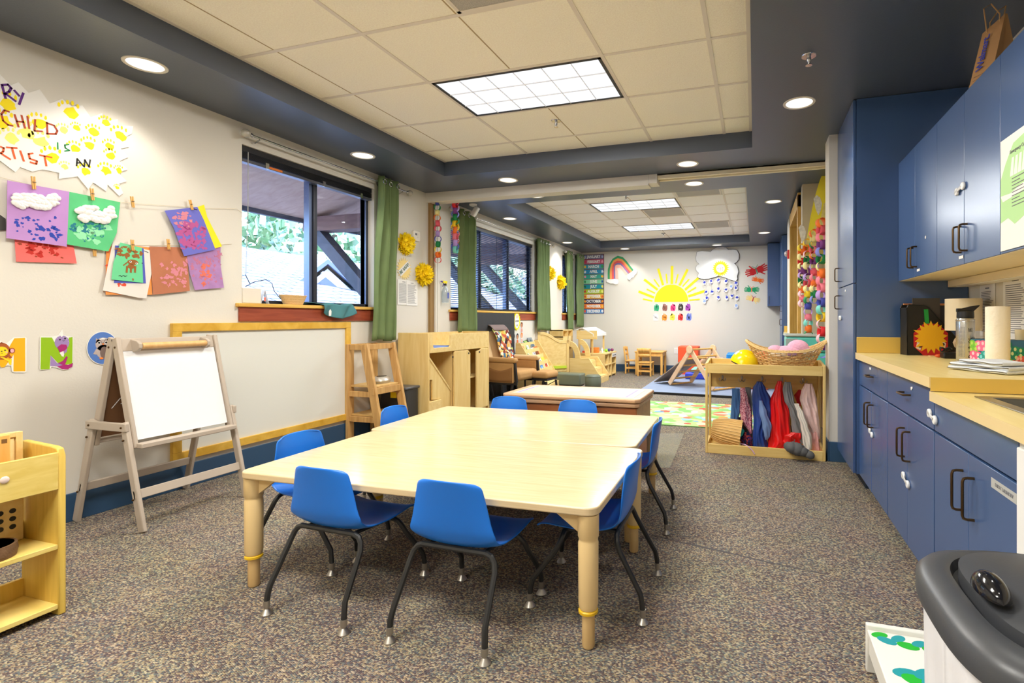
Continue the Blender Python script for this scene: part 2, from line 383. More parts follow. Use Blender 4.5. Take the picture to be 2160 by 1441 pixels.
# ---------------------------------------------------------------- lamps of the room
WARM = (1.0, 0.95, 0.86)
LENS = glow('downlight lens', (255, 250, 240), 1.35)
RING = M('white trim ring', (232, 226, 212), 0.4)
def lamp(kind, name, parent, loc, energy, color, **k):
    l = bpy.data.lights.new(name, kind); l.energy = energy; l.color = color
    for a, b in k.items(): setattr(l, a, b)
    o = bpy.data.objects.new(name, l); COL.objects.link(o); o.location = loc
    if parent: o.parent = parent
    return o
SPOT_W = 27
ring_proto = MB().lathe([(.083, .002), (.086, -.004), (.101, -.004), (.104, .003)], 32)
def downlight(x, y, label, e=1.0):
    o = thing('recessed_downlight', label, 'ceiling light', (x, y, ZS), 0, 'round recessed ceiling lights')
    MB.obj(ring_proto, 'trim_ring', RING, o, smooth=True)
    MB().lathe([(0, 0), (.084, 0)], 32).at(Matrix.Identity(4)).obj('lens', LENS, o).location = (0, 0, -.001)
    lamp('SPOT', 'lamp', o, (0, 0, -.012), SPOT_W * e, WARM if y < 5.3 else (1, .98, .95), spot_size=math.radians(120), spot_blend=0.55, shadow_soft_size=.075)
    return o
DL = [(-3.32, 2.04, 'large round ceiling light over the easel wall, nearest at left'), (-3.32, 3.73, 'round ceiling light just above the nearest window'),
      (.285, 3.67, 'round ceiling light in front of the tall blue cabinet'), (-.60, 4.81, 'round ceiling light just before the bare end of the ceiling track'),
      (-2.46, 4.83, 'round ceiling light just before the wide end of the cream beam'), (-2.46, 5.54, 'round ceiling light right behind the wide cream beam'),
      (-.62, 5.53, 'round ceiling light right behind the bare ceiling track'), (-3.38, 6.69, 'round ceiling light above the middle window, in the far room'),
      (-3.40, 9.11, 'round ceiling light above the wall between middle and far windows'), (-2.566, 10.26, 'round ceiling light above the paper rainbow'),
      (-.71, 10.26, 'round ceiling light above the big paper cloud'), (.22, 6.66, 'round ceiling light beside the wooden door casing'),
      (.152, 9.02, 'small far round ceiling light in front of the far blue cabinets')]
for d in DL: downlight(*d)
for x, y in ((-3.32, .35), (-3.32, -1.4), (.285, 1.9), (.285, .1), (-.6, -2.15), (-2.46, -2.15)):  # added ceiling lights out of view, to even out the room light
    downlight(x, y, 'added unseen round ceiling light for even fill, nearer than the others')
LOUV = M('white louver metal', (250, 250, 252), 0.4)
TLENS = glow('troffer tube glow', (250, 252, 255), .98)
def troffer(x0, x1, y0, y1, label, w, col):
    o = thing('troffer_light', label, 'ceiling light', ((x0 + x1) / 2, (y0 + y1) / 2, ZC), 0, 'rectangular fluorescent ceiling fixtures')
    a, b = (x1 - x0) / 2, (y1 - y0) / 2
    MB().box(-a, a, -b, -b + .02, -.006, .03).box(-a, a, b - .02, b, -.006, .03).box(-a, -a + .02, -b, b, -.006, .03).box(a - .02, a, -b, b, -.006, .03).obj('fixture_frame', BLACK, o)
    MB().box(-a + .02, a - .02, -b + .02, b - .02, -.0015, -.001).obj('glowing_lens', TLENS, o)
    g = MB()
    for i in range(1, 6): g.box(-a + 2 * a * i / 6 - .0018, -a + 2 * a * i / 6 + .0018, -b + .02, b - .02, -.008, -.0016)
    for i in range(1, 3): g.box(-a + .02, a - .02, -b + 2 * b * i / 3 - .0018, -b + 2 * b * i / 3 + .0018, -.008, -.0016)
    g.obj('louver', LOUV, o)
    lamp('AREA', 'lamp', o, (0, 0, -.016), w, col, shape='RECTANGLE', size=2 * a - .06, size_y=2 * b - .06)
TW = 62
troffer(-2.082, -.895, 2.969, 3.555, 'ceiling fixture with white louver grid above the play tables', TW, (1, .96, .89))
troffer(-2.19, -.995, 6.71, 7.285, 'nearer of the two bright ceiling fixtures in the far room', TW * 1.15, (.95, .985, 1))
troffer(-2.19, -.995, 8.50, 9.08, 'farther of the two bright ceiling fixtures in the far room', TW * 1.15, (.95, .985, 1))
troffer(-2.082, -.895, .53, 1.12, 'added unseen ceiling fixture for even fill, nearest the camera', TW, (1, .96, .89))  # added out of view above the camera, to fill the room evenly
troffer(-2.082, -.895, -1.29, -.70, 'added unseen ceiling fixture for even fill, behind the camera', TW * .8, (1, .96, .89))  # another added unseen fixture, for fill
# sprinklers, vents
def sprinkler(x, y, z, label):
    o = thing('sprinkler_head', label, 'sprinkler', (x, y, z), 0, 'ceiling sprinkler heads')
    MB().lathe([(.0, -.004), (.038, -.004), (.04, 0)], 20).obj('escutcheon', CHROME, o, smooth=True)
    MB().lathe([(.011, -.004), (.011, -.03), (.006, -.036), (.005, -.05)], 10).bar((-.011, 0, -.012), (-.006, 0, -.045), .004, .004).bar((.011, 0, -.012), (.006, 0, -.045), .004, .004).obj('nozzle', CHROME, o, smooth=True)
    MB().lathe([(0, -.05), (.018, -.05), (.018, -.053), (0, -.053)], 12).obj('deflector', CHROME, o)
sprinkler(.285, 3.03, ZS, 'sprinkler head in the dark ceiling near the right cabinets')
sprinkler(-1.525, 3.83, ZC, 'sprinkler head just behind the louvered ceiling fixture')
sprinkler(-1.59, 6.42, ZC, 'sprinkler head just before the nearer far-room fixture')
sprinkler(-1.62, 9.42, ZC, 'sprinkler head beyond the farther far-room fixture')
VENTM = M('grey perforated vent', (172, 168, 160), 0.6, var=.25, vscale=180)
def vent(x0, x1, y0, y1, label):
    o = thing('ceiling_vent', label, 'vent', ((x0 + x1) / 2, (y0 + y1) / 2, ZC), 0, 'square perforated air vents')
    a, b = (x1 - x0) / 2, (y1 - y0) / 2
    MB().box(-a, a, -b, b, -.006, 0).obj('perforated_face', VENTM, o)
    MB().box(-a, a, -b, -b + .02, -.008, 0).box(-a, a, b - .02, b, -.008, 0).box(-a, -a + .02, -b, b, -.008, 0).box(a - .02, a, -b, b, -.008, 0).obj('vent_rim', TBAR, o)
vent(-1.47, -.9, 1.76, 2.33, 'perforated air vent at the top edge of the photo')
vent(-.965, -.4, 6.12, 6.68, 'air vent right of the nearer far-room fixture')
vent(-1.575, -1.0, 7.32, 7.87, 'air vent between the two far-room fixtures')
vent(-.965, -.4, 8.52, 9.07, 'air vent right of the farther far-room fixture')

# ================================================================ outdoors
wd = bpy.data.worlds.new('sky'); scene.world = wd; wd.use_nodes = True
nt = wd.node_tree; bg = nt.nodes['Background']
sky = nt.nodes.new('ShaderNodeTexSky'); sky.sky_type = 'NISHITA'; sky.sun_disc = False; sky.sun_elevation = math.radians(50); sky.sun_rotation = math.radians(100); sky.air_density = 1.2; sky.dust_density = .6
nt.links.new(sky.outputs[0], bg.inputs[0]); bg.inputs[1].default_value = 1.8
sun = lamp('SUN', 'sun', None, (-20, 5, 30), 16.0, (.86, .93, 1), angle=math.radians(.6))
sun.rotation_euler = V((-.28, -.45, .85)).to_track_quat('Z', 'Y').to_euler()
tag(sun, 'sun above the roofs', 'sun')
SHING = M('pale weathered shingles', (196, 194, 200), .9)
def shingles():
    m, nt, b = nodes_of('shingle roof')
    tc = nt.nodes.new('ShaderNodeTexCoord'); mp = nt.nodes.new('ShaderNodeMapping'); mp.inputs['Rotation'].default_value = (0, 0, PI / 2)
    br = nt.nodes.new('ShaderNodeTexBrick'); br.inputs['Scale'].default_value = 2.2; br.inputs['Color1'].default_value = lin((150, 153, 166)); br.inputs['Color2'].default_value = lin((104, 110, 132)); br.inputs['Mortar'].default_value = lin((34, 40, 66)); br.inputs['Mortar Size'].default_value = .04; br.inputs['Row Height'].default_value = .55; br.inputs['Brick Width'].default_value = 1.2
    nt.links.new(tc.outputs['Object'], mp.inputs[0]); nt.links.new(mp.outputs[0], br.inputs['Vector']); nt.links.new(br.outputs['Color'], b.inputs['Base Color'])
    b.inputs['Roughness'].default_value = .9
    return m
SHINGLE = shingles()
SLATE = M('blue grey painted timber', (92, 104, 138), .7)
EAVEM = wood('plywood eave', (206, 168, 150), (222, 188, 170), .8, 2, (2, 8, 8))
TIMBER = M('dark stained timber', (82, 84, 100), .7, var=.15, vscale=12)
def roof_pt(x): return 1.2 + .29 * (-6 - x)
o = thing('neighbor_roof', 'pale shingled roof seen through the nearest window', 'roof', (-8, 9, 0))
MB().add([(3.6, -14, roof_pt(-4.4)), (3.6, 12, roof_pt(-4.4)), (-3.6, 12, roof_pt(-11.6)), (-3.6, -14, roof_pt(-11.6)), (3.6, -14, roof_pt(-4.4) - .12), (3.6, 12, roof_pt(-4.4) - .12), (-3.6, 12, roof_pt(-11.6) - .12), (-3.6, -14, roof_pt(-11.6) - .12)],
         [(0, 1, 2, 3), (7, 6, 5, 4), (0, 4, 5, 1), (1, 5, 6, 2), (2, 6, 7, 3), (3, 7, 4, 0)]).obj('shingle_slope', SHINGLE, o)
d = thing('roof_dormer', 'blue grey gabled dormer on the pale roof outside', 'dormer', (-7.95, 8.0, 1.62), -42); d.scale = (.72, .72, .78)
MB().add([(.12, -1.0, -.12), (.12, 0, .72), (.12, 1.0, -.12), (.12, 1.0, -.02), (.12, 0, .84), (.12, -1.0, -.02), (-2.3, -1.0, -.12), (-2.3, 0, .72), (-2.3, 1.0, -.12), (-2.3, 1.0, -.02), (-2.3, 0, .84), (-2.3, -1.0, -.02)],
         [(0, 1, 4, 5), (1, 2, 3, 4), (5, 4, 10, 11), (4, 3, 9, 10), (0, 6, 7, 1), (1, 7, 8, 2), (0, 5, 11, 6), (2, 8, 9, 3)]).obj('gable_roof', SLATE, d)
MB().prism([(-.8, -.1), (0, .62), (.8, -.1)], .03).obj('gable_face', M('pale gable board', (214, 206, 200), .8), d).matrix_local = frame((-.12, 0, 0), (0, 1, 0), (0, 0, 1))
MB().prism([(-.42, -.1), (-.42, .05), (0, .4), (.42, .05), (.42, -.1)], .03).obj('gable_vent', SLATE, d).matrix_local = frame((-.08, -.05, 0), (0, 1, 0), (0, 0, 1))
e = thing('roof_eave', 'plywood eave with dark fascia overhanging the windows', 'eave', (LWALL - .15, 0, 0))
MB().add([(0, -3, 2.74), (0, 13, 2.74), (-1.45, 13, 2.33), (-1.45, -3, 2.33), (0, -3, 2.95), (0, 13, 2.95), (-1.45, 13, 2.45), (-1.45, -3, 2.45)], [(0, 1, 2, 3), (7, 6, 5, 4), (0, 4, 5, 1), (1, 5, 6, 2), (2, 6, 7, 3), (3, 7, 4, 0)]).obj('soffit_sheet', EAVEM, e)
MB().box(-1.5, -1.45, -3, 13, 2.28, 2.5).obj('fascia_board', TIMBER, e)
for k, yy in enumerate((5.0, 7.55, 8.95)):
    b = thing('eave_bracket', ('timber beam and slanted brace outside the nearest window', 'timber brace outside the middle window, left of two', 'timber brace outside the middle window, right of two')[k], 'bracket', (LWALL - .27, yy, 0), 0, 'timber eave brackets')
    MB().box(-1.36, 0, -.1, .1, 2.18, 2.35).obj('beam', wood('weathered beam', (128, 100, 98), (148, 118, 112), .8, 2, (2, 8, 8)), b)
    MB().bar((-1.25, 0, 2.2), (0, 0, .95), .14, .14, (0, 1, 0)).obj('brace', TIMBER, b)
LEAF = [M('sunlit leaf green', (158, 186, 150), .8), M('mid leaf green', (96, 134, 100), .8), M('bluish leaf green', (140, 168, 160), .8)]
BARK = M('tree bark', (96, 84, 76), .9)
def tree(x, y, zb, h, r, n, label, kind, group, nm='leafy_tree', lf=.22):
    rnd = random.Random(int(x * 77 + y * 13)); o = thing(nm, label, kind, (x, y, zb), 0, group)
    MB().tube([(0, 0, 0), (.1, .05, h * .4), (0, 0, h * .8)], [r * .09, r * .07, r * .03], 8).obj('trunk', BARK, o, smooth=True)
    f = MB()
    for m in LEAF: f.use(m)
    for i in range(n):
        q = rnd.uniform(0, 2 * PI); cz = rnd.uniform(-1, 1); k = rnd.uniform(.55, 1.0) ** .6; s = math.sqrt(1 - cz * cz)
        wob = 1 + .25 * math.sin(3 * q + 4 * cz)
        c = V((r * k * s * math.cos(q) * wob, r * k * s * math.sin(q) * wob, h * .58 + h * .42 * k * cz)); a = lf * rnd.uniform(.6, 1.4)
        d1 = V((rnd.uniform(-1, 1), rnd.uniform(-1, 1), rnd.uniform(-1, 1))).normalized() * a; d2 = d1.cross(V((rnd.uniform(-1, 1), rnd.uniform(-1, 1), rnd.uniform(-1, 1)))).normalized() * a * .7
        f.cur = rnd.randrange(3); f.add([c - d1, c - d2, c + d1, c + d2], [(0, 1, 2, 3)])
    f.obj('foliage', None, o)
TR = [(-19, 8.5, 'tall tree seen at the left edge of the nearest window'), (-18.5, 13, 'wide tree seen left of the dark bar of the nearest window'), (-18, 18.5, 'bushy tree seen right of the dark bar of the nearest window'), (-16.5, 24.5, 'pointed tree seen beside the slanted brace of the nearest window')]
for i, (x, y, l) in enumerate(TR): tree(x, y, -2, 8.6 - (i == 0) * .6, 3.7, 2600, l, 'tree', 'trees beyond the pale roof')
for i, (x, y, h, r, l) in enumerate(((-9.3, 17.2, 4.2, 1.5, 'green shrub seen left of the middle window bars'), (-8.6, 20.5, 3.6, 1.3, 'green shrub seen between the middle window braces'), (-14, 38, 11, 4.2, 'leafy tree above the neighbor house roof'))):
    tree(x, y, -1.2, h, r, 1300, l, 'shrub' if i < 2 else 'tree', None, 'leafy_shrub' if i < 2 else 'leafy_tree', .16)
h = thing('neighbor_house', 'grey house with pale roof seen through the middle window blind', 'house', (-8.2, 26, -2))
MB().box(-3, 3, -2.5, 2.5, 0, 4.6).obj('wall', M('grey house siding', (140, 146, 160), .8), h)
MB().add([(-3.5, -3, 4.5), (3.5, -3, 4.5), (3.5, 0, 6), (-3.5, 0, 6), (3.5, 3, 4.5), (-3.5, 3, 4.5)], [(0, 1, 2, 3), (3, 2, 4, 5), (0, 3, 5), (1, 4, 2)]).obj('roof', SHINGLE, h)
MB().box(-1.2, -.2, -2.53, -2.5, 1.9, 3.4).box(.8, 1.8, -2.53, -2.5, 1.9, 3.4).obj('window', M('dark glass', (70, 84, 110), .2), h)
g = struct(MB().box(-60, LWALL - 1.2, -30, 90, -3.2, -3).obj('ground', M('pale ground', (170, 172, 160), .9)), 'ground outside')

# ---------------------------------------------------------------- view
scene.view_settings.view_transform = 'Standard'; scene.view_settings.look = 'None'; scene.view_settings.gamma = 1.0; scene.view_settings.exposure = 0.18; scene.view_settings.use_curve_mapping = False
scene.cycles.use_denoising = True
scene.cycles.max_bounces = 8; scene.cycles.diffuse_bounces = 5; scene.cycles.glossy_bounces = 3; scene.cycles.transparent_max_bounces = 12
scene.cycles.caustics_reflective = False; scene.cycles.caustics_refractive = False; scene.cycles.sample_clamp_indirect = 6
# ================================================================ placing helpers
def chain(p):
    m = Matrix.Identity(4)
    while p is not None: m = p.matrix_basis @ m; p = p.parent
    return m
def W(mb, name, mat, parent, **k):                 # world-space shape hung under a thing
    o = mb.obj(name, mat, parent, **k); o.data.transform(chain(parent).inverted()); return o
def solo(mb, name, mat, label, cat, group=None, **k):  # a thing that is one mesh
    o = mb.obj(name, mat, **k); me = o.data
    lo = V([min(v.co[i] for v in me.vertices) for i in range(3)]); hi = V([max(v.co[i] for v in me.vertices) for i in range(3)])
    c = V(((lo.x + hi.x) / 2, (lo.y + hi.y) / 2, lo.z)); me.transform(Matrix.Translation(-c)); o.location = c
    return tag(o, label, cat, group)
def lwp(pts): return [lw(*p) for p in pts]
def z4(pts, s=4.0, ox=0, oy=140): return lwp([(ox + x / s, oy + y / s) for x, y in pts])

# ================================================================ window wall: art
# --- big painted poster with hand lettering
p = MB().at(on_left(off=.004))
p.use(PAPERW).prism(z4([(-300, -60), (-200, -90), (-110, 10), (-60, -20), (0, 75), (85, 160), (150, 135), (235, 225), (330, 195), (415, 315), (520, 275), (600, 340), (690, 330), (760, 430), (860, 395), (850, 470), (990, 445), (985, 500), (1120, 505), (1105, 570), (1030, 605), (1085, 680), (1010, 695), (1080, 765), (1000, 800), (1075, 870), (990, 895), (1065, 970), (1000, 990), (1035, 1070), (1000, 1095), (905, 1000), (890, 1055), (780, 980), (740, 1040), (650, 930), (490, 950), (495, 900), (350, 870), (265, 890), (165, 850), (125, 895), (0, 800), (-150, 820), (-280, 700)]), .0015)
PALEY = M('thin yellow paint', (246, 234, 120), .8); HANDY = M('yellow hand paint', (250, 226, 20), .8)
for i, (x, y, k) in enumerate([(55, 320, 1.2), (590, 390, 1.2), (325, 480, 1), (790, 560, .9), (750, 665, .9), (920, 675, .8), (625, 695, .8), (930, 755, .8), (440, 770, 1.1), (715, 885, .8), (890, 880, .9), (1010, 585, 1.1), (230, 570, 1.2), (340, 640, 1.1), (890, 480, .8), (530, 540, .7), (90, 610, 1), (20, 470, 1.2), (640, 520, .6), (1000, 880, .6), (985, 1025, .4), (545, 850, .6)]):
    p.use(PALEY if x in (230, 340, 530, 90, 545) else HANDY)
    c = z4([(x, y)])[0]; r = .026 * k; p.blob(c, r, .0016, .0005, 11, .3)
    for a in (-.9, -.45, 0, .4, .85): p.blob((c[0] + 1.75 * r * math.sin(a - .25), c[1] + 1.75 * r * math.cos(a - .25)), (r * .22, r * .42), .0016, .0005, 7, .2)
for col, w, strokes in (((92, 36, 128), .010, [[(10, 160), (40, 270)], [(10, 160), (60, 155), (88, 185), (70, 215), (30, 235)], [(45, 235), (125, 295)], [(115, 205), (155, 250)], [(190, 228), (155, 322)]]),
        ((176, 70, 30), .008, [[(70, 385), (30, 372), (5, 405), (20, 460), (60, 495), (100, 502)], [(118, 410), (150, 512)], [(175, 415), (205, 522)], [(135, 465), (190, 470)], [(225, 425), (240, 525)], [(290, 450), (285, 545), (350, 550)], [(390, 475), (395, 570)], [(385, 478), (450, 500), (478, 545), (465, 572), (388, 570)]]),
        ((18, 140, 70), .006, [[(480, 645), (482, 700)], [(575, 660), (540, 665), (545, 690), (580, 710), (540, 716)]]),
        ((226, 92, 34), .008, [[(0, 680), (25, 690), (20, 720), (0, 735), (80, 785)], [(50, 685), (135, 690)], [(95, 690), (120, 780)], [(165, 715), (195, 800)], [(270, 735), (235, 740), (245, 780), (305, 800), (300, 825), (250, 810)], [(330, 750), (430, 770)], [(370, 760), (385, 840)]]),
        ((44, 44, 36), .007, [[(640, 840), (645, 780), (700, 845)], [(642, 815), (675, 815)], [(705, 850), (710, 790), (745, 850), (755, 790)]])):
    p.use(M('marker %d %d %d' % col, col, .7))
    for s in strokes: p.ribbon(z4(s), w, .0022, .0006)
solo(p, 'painted_poster', None, 'big white zigzag-edged poster with yellow handprints and hand lettering', 'poster')

def sheet(name, label, cat, pts, mat, off, deco=None, group=None, tilt=2.0, t=.0012, kid=None):
    """a sheet pegged on the string: traced outline on the window wall, leaning out a little at the bottom"""
    q = lwp(pts); cx = sum(a for a, _ in q) / len(q); top = max(b for _, b in q)
    o = thing(name, label, cat, mat=on_left(cx, top, off) @ R(-tilt, 'X'), group=group)
    loc = [(a - cx, b - top) for a, b in q]
    mb = MB().use(mat).prism(loc, t)
    if deco: deco(mb, lambda px, py: (lw(px, py)[0] - cx, lw(px, py)[1] - top), t)
    mb.obj('paper', None, o)
    if kid: kid(o, lambda px, py: (lw(px, py)[0] - cx, lw(px, py)[1] - top), t)
    return o
def dabs(mb, f, t, mat, boxpx, n, r, j=.3, seed=1):
    rnd = random.Random(seed); mb.use(mat); x0, x1, y0, y1 = boxpx
    for i in range(n):
        c = f(rnd.uniform(x0, x1), rnd.uniform(y0, y1)); a = r * rnd.uniform(.5, 1.4)
        mb.blob(c, (a, a * rnd.uniform(.6, 1.3)), t + .0002 + .00004 * (i % 9), .0004, 9, j)
BLUP = M('blue paint', (32, 62, 170), .7); TEALP = M('teal blue paint', (22, 120, 140), .7)
COTTON = M('white cotton', (246, 245, 242), .95, bump=(60, .6, .004))
def cotton(boxpx, n, r):
    def k(o, f, t):
        rnd = random.Random(3); mb = MB(); x0, x1, y0, y1 = boxpx
        for i in range(n):
            u = i / n; x = x0 + (x1 - x0) * ((i * .618) % 1); y = y0 + (y1 - y0) * rnd.uniform(.1, .9) + (abs(((i * .618) % 1) - .5) * 4)
            c = f(x, y); mb.ball((c[0], c[1], t + .008), (r * rnd.uniform(.8, 1.3), r * rnd.uniform(.7, 1.0), .011), 10, 6)
        mb.obj('cotton_cloud', COTTON, o, smooth=True)
    return k
GRP = 'papers pegged on the strings'
sheet('rain_painting', 'purple paper with cotton cloud and blue rain dabs, on upper string', 'painting', [(11, 381), (142, 405), (134, 521), (6, 503), (9, 450)], M('lilac paper', (188, 142, 204), .85, var=.05), .016,
      lambda mb, f, t: (dabs(mb, f, t, BLUP, (25, 122, 455, 508), 26, .006, .4, 4), dabs(mb, f, t, BLUP, (70, 122, 478, 505), 16, .009, .5, 5)), kid=cotton((25, 113, 408, 442), 60, .017))
sheet('rain_painting', 'green paper with cotton cloud and teal dabs, on upper string', 'painting', [(142, 405), (250, 427), (241, 492), (222, 531), (135, 516)], M('green paper', (92, 196, 130), .85, var=.08), .014,
      lambda mb, f, t: (dabs(mb, f, t, TEALP, (145, 220, 470, 490), 34, .008, .5, 6), dabs(mb, f, t, M('pale mint paint', (150, 226, 176), .8), (150, 225, 480, 512), 14, .018, .4, 7), dabs(mb, f, t, TEALP, (160, 215, 488, 510), 14, .006, .5, 8)), kid=cotton((160, 234, 434, 470), 34, .021))
sheet('red_painting', 'coral red paper with dark red dabs, hanging under the purple paper', 'painting', [(29, 505), (153, 518), (159, 556), (31, 552)], M('coral paper', (244, 110, 104), .85), .007,
      lambda mb, f, t: (dabs(mb, f, t, M('brick red paint', (196, 44, 34), .8), (60, 140, 512, 538), 26, .012, .5, 9), dabs(mb, f, t, M('rust paint', (150, 60, 30), .8), (40, 130, 510, 545), 14, .006, .5, 10)))
sheet('orange_paper', 'orange paper at the back of the small paper stack', 'painting', [(223, 512), (314, 522), (318, 622), (219, 622)], M('orange paper', (246, 150, 74), .85), .004,
      lambda mb, f, t: dabs(mb, f, t, M('red crayon', (226, 74, 44), .8), (222, 240, 520, 570), 12, .008, .5, 11))
sheet('white_painting', 'white crumpled paper behind the green moose card', 'painting', [(236, 508), (326, 532), (304, 630), (285, 628), (212, 613)], M('greyish white paper', (226, 220, 212), .9), .008,
      lambda mb, f, t: (dabs(mb, f, t, M('red crayon'), (245, 265, 595, 605), 5, .008, .4, 12), mb.use(INK).ribbon([f(298, 528), f(310, 533)], .004, t, .0004)))
sheet('blue_card', 'blue card just behind the green moose card', 'painting', [(240, 518), (300, 524), (303, 598), (236, 597)], M('indigo card', (84, 92, 186), .85), .011)
def moose(mb, f, t):
    BR = M('brown paint', (150, 92, 36), .8); z = t + .0002; k = lambda x, y: f(x / 4, 340 + y / 4); s = .0025
    mb.use(BR)
    dabs(mb, f, t, BR, (240, 268, 518, 545), 16, .010, .6, 13); dabs(mb, f, t, BR, (277, 293, 527, 545), 10, .009, .6, 14)
    mb.blob(k(1100, 855), (.028, .017), z + .0006, .0004, 16, .08); mb.blob(k(1085, 890), (.02, .014), z + .0006, .0004)
    for x in (1045, 1080, 1115): mb.ribbon([k(x + 5, 890), k(x, 938)], .010, z + .0007)
    mb.ribbon([k(1060, 850), k(1020, 880)], .006, z + .0007)
    mb.use(PAPERW).blob(k(1080, 850), .006, z + .0014, .0004).blob(k(1130, 865), .006, z + .0014, .0004)
    mb.use(INK).blob(k(1078, 848), .003, z + .002, .0004).blob(k(1128, 863), .003, z + .002, .0004).blob(k(1178, 862), .003, z + .001, .0004)
    mb.ribbon([k(978, 970), k(990, 965), k(1000, 975), k(1020, 965), k(1030, 975), k(1048, 968)], .003, z)
    mb.use(BR).blob(k(1098, 1000), (.004, .008), z, .0004)
sheet('moose_card', 'green card with brown handprint moose, front of the small stack', 'painting', [(250, 512), (295, 523), (296, 597), (229, 590), (234, 555)], M('mint card', (108, 208, 150), .85, var=.04), .016, moose)
sheet('brown_painting', 'brown paper with pink crayon rubbing on the lower string', 'painting', [(313, 520), (385, 522), (392, 545), (396, 614), (318, 622)], M('brown craft paper', (184, 116, 84), .9, var=.08), .009,
      lambda mb, f, t: dabs(mb, f, t, M('pink crayon', (216, 136, 150), .9), (335, 392, 550, 605), 60, .009, .7, 15))
sheet('violet_painting', 'violet paper with orange scribbles at the right end of lower string', 'painting', [(389, 526), (463, 521), (462, 560), (468, 607), (406, 612), (396, 575)], M('violet paper', (174, 130, 184), .9, var=.1, vscale=18), .009,
      lambda mb, f, t: (dabs(mb, f, t, M('orange crayon', (232, 116, 92), .9), (420, 440, 560, 605), 16, .011, .7, 16), dabs(mb, f, t, M('rose crayon', (196, 120, 150), .9), (400, 464, 530, 600), 60, .008, .7, 17)))
sheet('yellow_paper', 'bright yellow paper peeking out behind the blue and pink painting', 'painting', [(410, 438), (427, 432), (433, 458), (463, 520), (440, 527)], YEL, .014)
sheet('blue_painting', 'slanted blue paper with pink crayon rubbing on the upper string', 'painting', [(342, 445), (412, 437), (425, 465), (448, 527), (381, 541), (360, 480)], M('periwinkle paper', (110, 112, 200), .9), .019,
      lambda mb, f, t: (dabs(mb, f, t, M('magenta crayon', (186, 90, 150), .9), (370, 428, 470, 525), 80, .013, .6, 18), dabs(mb, f, t, M('pink crayon'), (362, 400, 448, 480), 24, .010, .6, 19), mb.use(INK).ribbon([f(398, 440), f(411, 443)], .005, t)))
sheet('dark_card', 'dark grey card at the left edge behind the purple paper', 'card', [(-20, 440), (10, 462), (10, 485), (-20, 488)], M('charcoal card', (66, 64, 62), .8), .006)
# --- strings and pegs
STR = M('cream string', (222, 208, 178), .9)
def string(name, label, pts, off):
    q = [at_x(x, y, LWALL) + V((off, 0, 0)) for x, y in pts]; solo(MB().tube(q, .0014, 5), name, STR, label, 'string')
string('display_string', 'upper cream string with papers pegged along it', [(-60, 362), (0, 375), (95, 399), (188, 417), (262, 428), (330, 433), (395, 437), (450, 440), (497, 441), (509, 450)], .012)
string('display_string', 'lower cream string with the brown and violet papers', [(150, 521), (197, 529), (240, 516), (345, 518), (420, 518), (487, 515)], .006)
def peg(px, py, ang, label, off=.02):
    y, z = lw(px, py); o = thing('clothespin', label, 'clothespin', mat=on_left(y, z, off) @ R(ang), group='wooden clothespins on the strings')
    MB().prism([(-.007, -.032), (-.001, -.032), (-.0015, .005), (-.003, .034), (-.008, .034)], .008).prism([(.001, -.032), (.007, -.032), (.008, .034), (.003, .034), (.0015, .005)], .008).obj('wooden_half', PINE, o, bevel=.001)
    MB().tube([(-.008, .004, .009), (.008, .004, .009)], .0015, 5).obj('spring', CHROME, o)
for a in ((64, 387, 4, 'wooden clothespin holding the purple paper'), (188, 411, 5, 'wooden clothespin holding the green cotton-cloud paper'), (273, 427, 8, 'bare wooden clothespin holding nothing on the upper string'), (397, 433, 14, 'wooden clothespin holding the slanted blue painting'), (273, 518, 3, 'wooden clothespin holding the green moose card'), (349, 516, 5, 'wooden clothespin holding the brown paper'), (197, 529, 2, 'wooden clothespin half hidden below the green cotton-cloud paper')):
    peg(a[0], a[1], a[2], a[3], .023 if a[0] != 197 else .006)
# --- alphabet cards
CARDW = M('glossy white card', (240, 238, 232), .5)
def zz(pts): return lwp([(x * 260 / 2160, 700 + y * 110 / 914) for x, y in pts])
def arch(c, rx, ry, n=18): return zz([(c[0] + rx * math.cos(2 * PI * i / n), c[1] + ry * math.sin(2 * PI * i / n)) for i in range(n)])
m = MB().at(on_left(off=.003)).use(CARDW).prism(zz([(-330, 90), (-160, 90), (10, 160), (60, 200), (120, 190), (230, 100), (430, 90), (460, 110), (455, 690), (430, 715), (230, 715), (200, 690), (190, 600), (120, 590), (20, 630), (-60, 560), (-150, 620), (-150, 720), (-340, 720)]), .0015)
z = .0016
m.use(M('orange print', (252, 178, 8), .5)).prism(zz([(-310, 110), (-150, 110), (60, 420), (240, 115), (430, 105), (432, 690), (225, 695), (230, 400), (70, 620), (10, 625), (-130, 430), (-140, 700), (-320, 700)]), .0004, z)
m.use(M('monkey brown', (172, 86, 34), .6)).prism(arch((20, 340), 150, 150), .0004, z + .0006).prism(arch((200, 330), 55, 50), .0004, z + .0006).prism(zz([(-10, 200), (20, 178), (50, 205)]), .0004, z + .0006)
m.use(M('banana yellow', (252, 216, 20), .6)).prism(arch((20, 345), 110, 85), .0004, z + .0012).prism(zz([(-20, 440), (60, 450), (150, 490), (195, 470), (185, 585), (155, 575), (130, 520), (40, 470)]), .0004, z + .0014)
m.use(M('card pink', (244, 178, 190), .6)).prism(arch((200, 332), 34, 34), .0004, z + .0012).prism(arch((100, 360), 16, 12), .0004, z + .0018)
m.use(INK).prism(arch((75, 322), 18, 9), .0004, z + .0018).prism(arch((15, 342), 16, 8), .0004, z + .0018).ribbon(zz([(5, 378), (22, 380), (36, 366)]), .0012, z + .0018)
m.use(M('monkey brown')).ribbon(zz([(130, 410), (175, 450)]), .009, z + .0018)
